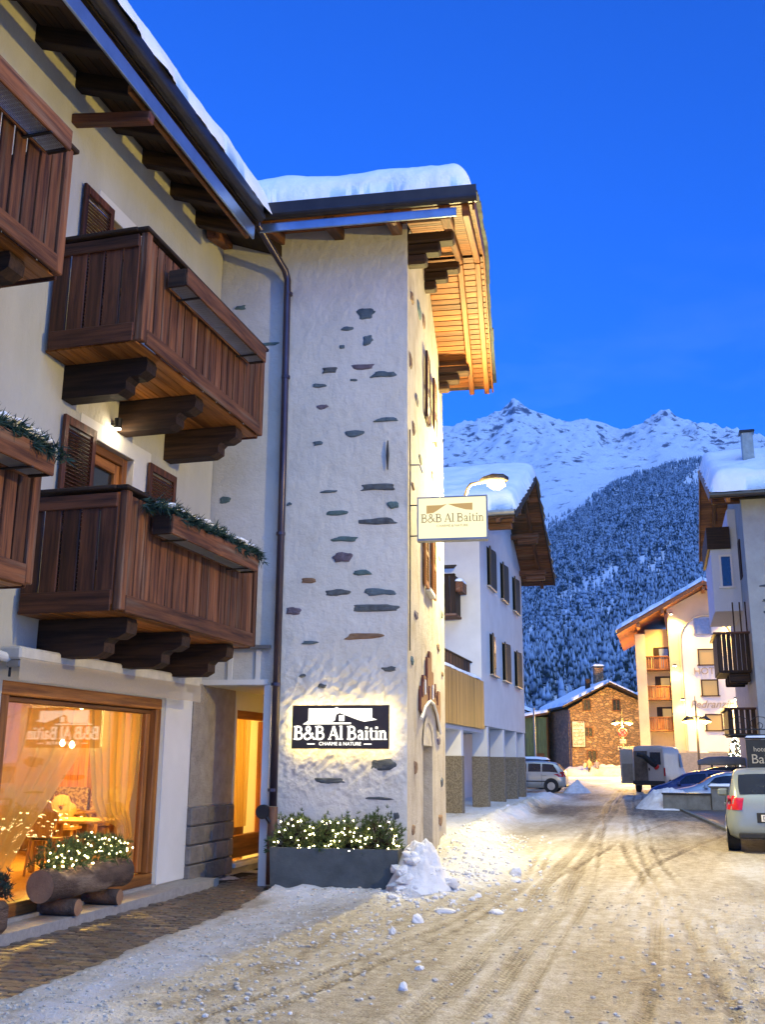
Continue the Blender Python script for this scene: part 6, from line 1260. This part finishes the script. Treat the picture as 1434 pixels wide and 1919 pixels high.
# ================================================================ people
def body_mat(name, jac, tro, skin=(.45, .28, .2), hair=(.05, .03, .02)):
    m = bpy.data.materials.new(name); m.use_nodes = True; t = m.node_tree; N = t.nodes; L = t.links; b = N['Principled BSDF']; tc = N.new('ShaderNodeTexCoord'); sp = N.new('ShaderNodeSeparateXYZ'); L.new(tc.outputs['Object'], sp.inputs[0])
    dv = N.new('ShaderNodeMath'); dv.operation = 'DIVIDE'; dv.inputs[1].default_value = 2.0; L.new(sp.outputs[2], dv.inputs[0]); cr = N.new('ShaderNodeValToRGB'); cr.color_ramp.interpolation = 'CONSTANT'; e = cr.color_ramp.elements
    e[0].color = (.03, .025, .02, 1); e[1].position = .05; e[1].color = (*tro, 1)
    for p, c in ((.41, jac), (.735, skin)): x = e.new(p); x.color = (*c, 1)
    L.new(dv.outputs[0], cr.inputs[0]); L.new(cr.outputs[0], b.inputs['Base Color']); b.inputs['Roughness'].default_value = .85; return m
def person(label, loc, rz, m, stride, hairc, sc=1.0):
    p = thing('person', label, 'person', loc, rz); V = [(0, 0, .95), (0, .01, 1.15), (0, .02, 1.36), (0, .03, 1.50), (0, .035, 1.60), (0, .03, 1.70)]; E = [(0, 1), (1, 2), (2, 3), (3, 4), (4, 5)]; Rr = [(.15, .11), (.16, .12), (.17, .115), (.06, .06), (.085, .10), (.075, .09)]
    def chain(start, pts, rs):
        prev = start
        for q, r in zip(pts, rs): V.append(q); Rr.append((r, r)); E.append((prev, len(V)-1)); prev = len(V)-1
    for s in (-1, 1):
        f = s*stride
        chain(0, [(s*.10, f*.05, .88), (s*.10, f*.28, .50), (s*.10, f*.34-(.10 if f < 0 else -.04), .09), (s*.11, f*.34+.14, .045)], [.095, .07, .05, .045])
        chain(2, [(s*.20, .02, 1.38), (s*.25, -f*.10, 1.14), (s*.24, -f*.22+.06, .92), (s*.235, -f*.25+.10, .84)], [.075, .055, .042, .04])
    me = bpy.data.meshes.new('body'); me.from_pydata(V, E, []); me.materials.append(m); o = bpy.data.objects.new('body', me); COL.objects.link(o); o.parent = p; o.scale = (sc,)*3
    md = o.modifiers.new('skin', 'SKIN'); md.use_smooth_shade = True
    for i, sv in enumerate(me.skin_vertices[0].data): sv.radius = Rr[i]; sv.use_root = (i == 0)
    sb = o.modifiers.new('sub', 'SUBSURF'); sb.levels = 2; sb.render_levels = 2
    g = MB(); g.tube([(0, .0, 1.63*sc), (0, .005, 1.70*sc), (0, .02, 1.79*sc), (0, .02, 1.82*sc)], [.08, .105, .09, .03], 12); g.build('hat', hairc, p, smooth=True, local=True); return p
person('person in a pale jacket with a light bag striding across the square', (-7.7, 106.5, .05), R(20), body_mat('pale_jacket', (.20, .15, .11), (.015, .012, .012)), .85, mat('brown_hat', (.12, .07, .04)))
person('person in a lilac jacket and dark trousers walking beside a companion', (-6.95, 106.8, .05), R(10), body_mat('lilac_jacket', (.11, .10, .20), (.012, .010, .012)), -.7, mat('dark_hat', (.08, .05, .04)), .94)
pb = thing('carried_bag', 'light bag carried by the person in the pale jacket', 'bag', (-8.1, 106.4, 1.0)); mb = MB(); mb.tube([(-8.12, 106.4, 1.35), (-8.16, 106.4, 1.1), (-8.14, 106.4, .85)], [.08, .20, .14], 8); mb.build('sack', mat('light_bag', (.35, .32, .28)), pb, smooth=True)

# ================================================================ heaps and lumps of snow
DIRTYSNOW = mat('heaped_snow', (.76, .76, .77), (.56, .55, .54), rough=.75, scale=5, bump=.7, bscale=12, rand=.03, spec=.2, bdist=.04)
def heap(name, label, c, rx, ry, h, seed, n=70, rough=.35, cat='snow heap', sharp=1.0, group=None, kind=None):
    u = np.linspace(-1.15, 1.15, n); U, V = np.meshgrid(u, u); r = np.sqrt(U**2+V**2); base = np.clip(1-r**1.7, -.25, 1)
    lum = fbm(U*2.2+seed, V*2.2, 4, seed)-.5; f2 = fbm(U*7+seed, V*7, 3, seed+4)-.5
    Z = h*(base**sharp if sharp == 1 else np.sign(base)*np.abs(base)**sharp)*(1+rough*2.2*lum)+h*rough*.55*f2*sstep(1.1, .8, r)
    o = grid_mesh(name, np.stack([c[0]+rx*(U+.10*lum), c[1]+ry*(V+.08*f2), c[2]+Z], -1), DIRTYSNOW); tagset(o, label, cat if kind is None else None, group, kind); return o
heap('snow_heap', 'tall ragged heap of white snow against the tower corner beside the slate trough', (-2.95, 12.25, -.03), .45, .62, .64, 3, 90, .26)
heap('snow_heap', 'bluish shovelled snow heap in front of the low concrete wall', (-.05, 36.3, -.05), 1.15, 1.7, .74, 5, 80, .30)
heap('snow_heap', 'small snow heap behind the silver hatchback by the columns', (-4.35, 51.2, -.05), .75, .9, .55, 8, 60, .4)
heap('snow_heap', 'long low snow bank along the white house columns', (-4.6, 30.0, -.08), .55, 5.5, .34, 9, 110, .55)
heap('snow_heap', 'bank of yellow-lit snow below the stone house', (-5.6, 110.3, -.1), 4.6, 1.2, 1.2, 12, 100, .5)
LUMPS_ON_HEAP = [(-2.95+random.gauss(0, .22), 12.15+random.gauss(0, .30), random.uniform(.03, .13)) for _ in range(30)]
def lump_mesh(seed, s):
    r_ = random.Random(seed*13+5); bm = bmesh.new()
    for _ in range(13):
        v = Vector((r_.gauss(0, 1), r_.gauss(0, 1), r_.gauss(0, 1))).normalized()*r_.uniform(.75, 1.1); bm.verts.new(v)
    bmesh.ops.convex_hull(bm, input=list(bm.verts)); bmesh.ops.delete(bm, geom=[v for v in bm.verts if not v.link_faces], context='VERTS')
    bmesh.ops.subdivide_edges(bm, edges=list(bm.edges), cuts=3, use_grid_fill=True, smooth=.35)
    for v in bm.verts:
        q = v.co.copy(); v.co = q*(1+.16*mnoise.noise(q*2.4+Vector((seed*3.1, 0, 0)))+.09*mnoise.noise(q*6+Vector((seed, 1, 0)))+.05*mnoise.noise(q*13))
        if v.co.z < -.45: v.co.z = -.45
    for v in bm.verts: v.co = Vector((v.co.x*s[0], v.co.y*s[1], (v.co.z+.45)*s[2]*.58))
    me = bpy.data.meshes.new('snow_lump'); bm.to_mesh(me); bm.free(); me.materials.append(DIRTYSNOW); return me
LB = [((-1.88, 7.31), (.07, .06, .13), 'upright chunk of ice lying alone on the road nearest the camera'), ((-1.95, 8.03), (.09, .07, .07), 'rounded snow lump behind the lone ice chunk'), ((-2.02, 8.3), (.05, .05, .05), 'small snow lump touching the rounded lump behind the ice chunk'), ((-2.47, 10.2), (.11, .09, .17), 'tall snow chunk in the row of lumps by the snow heap'), ((-2.55, 9.5), (.06, .05, .11), 'narrow snow chunk left of the tall chunk'),
      ((-2.36, 10.95), (.20, .12, .10), 'broad flat snow lump just below the snow heap'), ((-2.10, 14.4), (.17, .14, .20), 'grey blocky snow chunk at the edge of the loose snow'), ((-2.0, 13.6), (.13, .12, .12), 'white snow lump in front of the grey blocky chunk'), ((-1.82, 11.0), (.13, .11, .12), 'snow lump at the right end of the loose snow'), ((-2.66, 9.15), (.05, .05, .04), 'smallest snow lump left of the narrow chunk')]
for i, ((x, y), s, lab) in enumerate(LB):
    s = tuple(q*.72 for q in s)
    o = bpy.data.objects.new('snow_lump', lump_mesh(i+1, s)); COL.objects.link(o); o.location = (x, y, float(ground_h(np.array(x), np.array(y))[0])-.012); o.rotation_euler = (0, 0, i*1.3); tagset(o, lab, 'snow lump', 'lumps of snow on the road')
hp_ = bpy.data.objects['snow_heap']
for i, (x, y, r_) in enumerate(LUMPS_ON_HEAP):
    q = math.hypot((x+2.95)/.45, (y-12.25)/.6); z = .62*max(0, 1-q**1.7)-.03; o = bpy.data.objects.new('snow_block', lump_mesh(60+i, (r_, r_, r_*1.15))); COL.objects.link(o); o.location = (x, y, z-.02); o.rotation_euler = (random.uniform(-.4, .4), random.uniform(-.4, .4), i); o.parent = hp_
# crumbs of snow too many to count
cr_ = MB(); rr = random.Random(4); base = [lump_mesh(40+i, (1, 1, 1)) for i in range(3)]
lo = []
for i in range(3):
    bm = bmesh.new(); bmesh.ops.create_icosphere(bm, subdivisions=1, radius=1)
    for v in bm.verts: v.co *= 1+.4*mnoise.noise(v.co*1.3+Vector((i*4.4, 0, 0)))
    bm.verts.index_update(); lo.append(([v.co.copy() for v in bm.verts], [tuple(v.index for v in f.verts) for f in bm.faces])); bm.free()
for k in range(1500):
    t = rr.random()
    if t < .75: y = rr.uniform(11, 22); x = -3.2-.12*max(0, y-12.67)+abs(rr.gauss(.45, .55)); s = min(.055, abs(rr.gauss(.010, .016)))+.005
    elif t < .85: y = rr.uniform(6, 12); x = -2.6+rr.gauss(0, .35)+(y-9)*.0; s = abs(rr.gauss(.005, .006))+.003
    else: y = rr.uniform(5, 14); x = rr.uniform(-3.6, 2.5); s = abs(rr.gauss(.006, .006))+.003
    vs, fs = lo[k % 3]; z = float(ground_h(np.array(x), np.array(y))[0]); a = rr.uniform(0, 6.28); ca, sa = math.cos(a), math.sin(a); cr_.add([(x+s*(v.x*ca-v.y*sa), y+s*(v.x*sa+v.y*ca), z+s*.7*v.z+s*.25) for v in vs], fs)
co = cr_.build('snow_crumbs', DIRTYSNOW, kind='stuff')
gr_ = MB(); GRIT = mat('dirty_snow_crumbs', (.60, .56, .49), (.36, .31, .24), rough=.8, scale=3, bump=.3, rand=0)
xs = []; ys_ = []
while len(xs) < 5200:
    y = 4.6+9*rr.random()**1.3; x = rr.uniform(-4.3, 2.8); w_ = max(.12, float(sstep(-.3, .8, x)*sstep(13, 7, y)), .8*float(sstep(-2.0, -3.0, x)))
    if rr.random() < w_: xs.append(x); ys_.append(y)
hs_ = ground_h(np.array(xs), np.array(ys_))[0]
for k, (x, y, z) in enumerate(zip(xs, ys_, hs_)):
    s = min(.026, abs(rr.gauss(.007, .005))+.004); vs, fs = lo[k % 3]; a = rr.uniform(0, 6.28); ca, sa = math.cos(a), math.sin(a); gr_.add([(x+s*1.3*(v.x*ca-v.y*sa), y+s*(v.x*sa+v.y*ca), float(z)+s*.7*v.z+s*.15) for v in vs], fs)
gr_.build('road_crumbs', GRIT, kind='stuff')

# ================================================================ mountains and forest
ROWS = [(330, [(-400, -3), (400, -3)]), (420, [(-400, 22), (-90, 29), (-19, 30), (39, 29), (300, 30)]), (900, [(-700, 100), (-191, 118), (-109, 131), (-37, 157), (33, 169), (92, 171), (600, 200)]), (1500, [(-900, 300), (-318, 319), (-191, 334), (-137, 360), (-95, 383), (-54, 414), (-13, 433), (27, 440), (66, 439), (141, 438), (216, 440), (900, 470)]),
        (1720, [(-1000, 400), (-318, 425), (-191, 440), (-95, 448), (0, 470), (66, 468), (216, 470), (900, 500)]), (2100, [(-1200, 600), (-443, 617), (-304, 626), (-245, 636), (-186, 642), (-130, 623), (-74, 609), (38, 622), (234, 621), (1200, 640)]),
        (2900, [(-1600, 900), (-847, 967), (-611, 1018), (-534, 1020), (-469, 1041), (-423, 1063), (-390, 1090), (-357, 1063), (-317, 1036), (-237, 998), (-157, 1000), (-126, 985), (-72, 960), (-25, 973), (22, 994), (54, 1008), (84, 995), (120, 972), (178, 942), (235, 921), (327, 902), (418, 865), (1500, 800)]),
        (3500, [(-1600, 600), (1500, 600)])]
def terrain(x, y):
    # heights are set on a few cross lines whose width grows with distance; in between they blend smoothly
    hs = np.stack([np.interp(x*(ry/np.clip(y, 330, 3500)), [p[0] for p in pts], [p[1] for p in pts]) for ry, pts in ROWS]); ry = [r[0] for r in ROWS]
    out = np.zeros_like(x)
    for i in range(len(ry)-1):
        m = (y >= ry[i]) & (y <= ry[i+1]); t = np.clip((y-ry[i])/(ry[i+1]-ry[i]), 0, 1); out = np.where(m, hs[i]*(1-t)+hs[i+1]*t, out)
    k = sstep(400, 900, y); hi = sstep(1900, 2500, y)*sstep(3400, 2960, y)
    rid = 1-np.abs(2*fbm(x/160, y/260, 4, 101)-1); rid2 = 1-np.abs(2*fbm(x/45, y/90, 3, 105)-1)
    n = k*(22*(fbm(x/90, y/120, 4, 111)-.5))+hi*(85*(rid-.72)+30*(rid2-.7))*sstep(2900, 2780, y)+hi*14*(fbm(x/22, y/22, 3, 115)-.5)
    return out+n
def rockmat():
    m = bpy.data.materials.new('snowy_mountain'); m.use_nodes = True; t = m.node_tree; N = t.nodes; L = t.links; b = N['Principled BSDF']; tc = N.new('ShaderNodeTexCoord'); ge = N.new('ShaderNodeNewGeometry')
    def nz(sc, det, st=(1, 1, 1)):
        mp = N.new('ShaderNodeMapping'); mp.inputs['Scale'].default_value = st; L.new(tc.outputs['Object'], mp.inputs[0]); n = N.new('ShaderNodeTexNoise'); n.inputs['Scale'].default_value = sc; n.inputs['Detail'].default_value = det; n.inputs['Roughness'].default_value = .68; L.new(mp.outputs[0], n.inputs[0]); return n
    n1 = nz(.035, 7, (1, .5, 1.6)); n2 = nz(.006, 4); sp = N.new('ShaderNodeSeparateXYZ'); L.new(ge.outputs['Normal'], sp.inputs[0])
    def mth(op, a, c):
        k = N.new('ShaderNodeMath'); k.operation = op
        for i, v in enumerate((a, c)):
            if hasattr(v, 'is_linked'): L.new(v, k.inputs[i])
            else: k.inputs[i].default_value = v
        return k.outputs[0]
    st = mth('SUBTRACT', .86, sp.outputs[2]); f = mth('ADD', n1.outputs[0], mth('MULTIPLY', st, .38)); f = mth('ADD', f, mth('MULTIPLY', mth('SUBTRACT', n2.outputs[0], .5), .35))
    mr = N.new('ShaderNodeMapRange'); mr.inputs[1].default_value = .57; mr.inputs[2].default_value = .66; L.new(f, mr.inputs[0]); mx = N.new('ShaderNodeMix'); mx.data_type = 'RGBA'; mx.inputs[6].default_value = (.84, .86, .90, 1); mx.inputs[7].default_value = (.12, .12, .14, 1)
    L.new(mr.outputs[0], mx.inputs[0]); L.new(mx.outputs[2], b.inputs['Base Color']); b.inputs['Roughness'].default_value = .85; b.inputs['Specular IOR Level'].default_value = .1
    bp = N.new('ShaderNodeBump'); bp.inputs['Strength'].default_value = .6; bp.inputs['Distance'].default_value = 12; L.new(n1.outputs[0], bp.inputs['Height']); L.new(bp.outputs[0], b.inputs['Normal']); return m
mx_ = lines((-1500, -900, 40), (-900, 500, 7), (500, 1400, 40)); my_ = lines((330, 1500, 14), (1500, 3000, 8), (3000, 3500, 50))
MX, MY = np.meshgrid(mx_, my_); grid_mesh('mountain', np.stack([MX, MY, terrain(MX, MY)], -1), rockmat(), None, None, 'structure')
def treemat():
    m = bpy.data.materials.new('snow_laden_conifers'); m.use_nodes = True; t = m.node_tree; N = t.nodes; L = t.links; b = N['Principled BSDF']; tc = N.new('ShaderNodeTexCoord'); ge = N.new('ShaderNodeNewGeometry'); n = N.new('ShaderNodeTexNoise'); n.inputs['Scale'].default_value = .12; n.inputs['Detail'].default_value = 7; L.new(tc.outputs['Object'], n.inputs[0])
    sp = N.new('ShaderNodeSeparateXYZ'); L.new(ge.outputs['Normal'], sp.inputs[0]); ad = N.new('ShaderNodeMath'); ad.operation = 'MULTIPLY_ADD'; ad.inputs[1].default_value = .30; L.new(sp.outputs[2], ad.inputs[0]); L.new(n.outputs[0], ad.inputs[2])
    mr = N.new('ShaderNodeMapRange'); mr.inputs[1].default_value = .58; mr.inputs[2].default_value = .80; L.new(ad.outputs[0], mr.inputs[0]); mx = N.new('ShaderNodeMix'); mx.data_type = 'RGBA'; mx.inputs[6].default_value = (.022, .032, .030, 1); mx.inputs[7].default_value = (.36, .44, .56, 1)  # blue skylight put into the colour of the snow on the trees
    L.new(mr.outputs[0], mx.inputs[0]); L.new(mx.outputs[2], b.inputs['Base Color']); b.inputs['Roughness'].default_value = .9; b.inputs['Specular IOR Level'].default_value = .05; return m
NT = 34000
ty = 350+1250*rng.random(NT*3)**.72; tx = (-.30+.50*rng.random(NT*3))*ty
tlx = np.interp(tx*1500/ty, [-318, -191, -95, -54, 0, 66, 216], [1380, 1410, 1450, 1480, 1510, 1535, 1560]); dens = sstep(50, -40, ty-tlx)*.92+.13*(ty < tlx+190)
gap = fbm(tx/70, ty/220, 3, 131); dens = dens*np.where((gap > .58) & (ty > 620), .18, 1.0); keep = rng.random(NT*3) < dens; tx = tx[keep][:NT]; ty = ty[keep][:NT]; tz = terrain(tx, ty)
nk = len(tx); hgt = (5+9*rng.random(nk)**1.6)*(1-.35*sstep(1100, 1550, ty)); rad = hgt*rng.uniform(.14, .24, nk); sides = 6; tiers = 3; V = []; F = []; off = 0
ang = np.linspace(0, 2*np.pi, sides+1)[:-1]; allv = []; allf = []
for k in range(tiers):
    z0 = .06+.28*k; z1 = min(1.0, z0+.48); r = (1-.28*k)
    ph = rng.uniform(0, 6.28, nk)[:, None]; jit = rng.uniform(.7, 1.25, (nk, sides)); bx_ = tx[:, None]+np.cos(ang+ph)*rad[:, None]*r*jit; by_ = ty[:, None]+np.sin(ang+ph)*rad[:, None]*r*jit; bz_ = tz[:, None]+hgt[:, None]*(z0+rng.uniform(-.04, .04, (nk, sides)))
    base_v = np.stack([bx_, by_, bz_], -1); apex = np.stack([tx+rng.normal(0, .15, nk), ty, tz+hgt*z1], -1)[:, None, :]; vv = np.concatenate([base_v, apex], 1).reshape(-1, 3)
    idx = (np.arange(nk)*(sides+1))[:, None]+off; j = np.arange(sides); f = np.stack([idx+j, idx+(j+1) % sides, np.broadcast_to(idx+sides, (nk, sides))], -1).reshape(-1, 3); allv.append(vv); allf.append(f); off += len(vv)
allv = np.concatenate(allv); allf = np.concatenate(allf).astype(np.int32); me = bpy.data.meshes.new('forest'); me.vertices.add(len(allv)); me.vertices.foreach_set('co', allv.astype(np.float32).ravel()); me.loops.add(allf.size); me.loops.foreach_set('vertex_index', allf.ravel()); me.polygons.add(len(allf)); me.polygons.foreach_set('loop_start', np.arange(0, allf.size, 3, dtype=np.int32)); me.update(calc_edges=True); me.materials.append(treemat())
fo_ = bpy.data.objects.new('forest', me); COL.objects.link(fo_); tagset(fo_, 'snow-laden conifer forest covering the mountainside', kind='stuff')
# ================================================================ evening air over the valley
hz = MB(); hz.box(-1900, 1900, -60, 3600, -1.5, 1250); ho = hz.build('haze', [], kind='stuff')
hm = bpy.data.materials.new('haze'); hm.use_nodes = True; hm.node_tree.nodes.clear(); pvn = hm.node_tree.nodes.new('ShaderNodeVolumePrincipled'); pvn.inputs['Color'].default_value = (.24, .56, 1, 1); pvn.inputs['Density'].default_value = HAZE
out_ = hm.node_tree.nodes.new('ShaderNodeOutputMaterial'); hm.node_tree.links.new(pvn.outputs[0], out_.inputs['Volume']); ho.data.materials.append(hm)
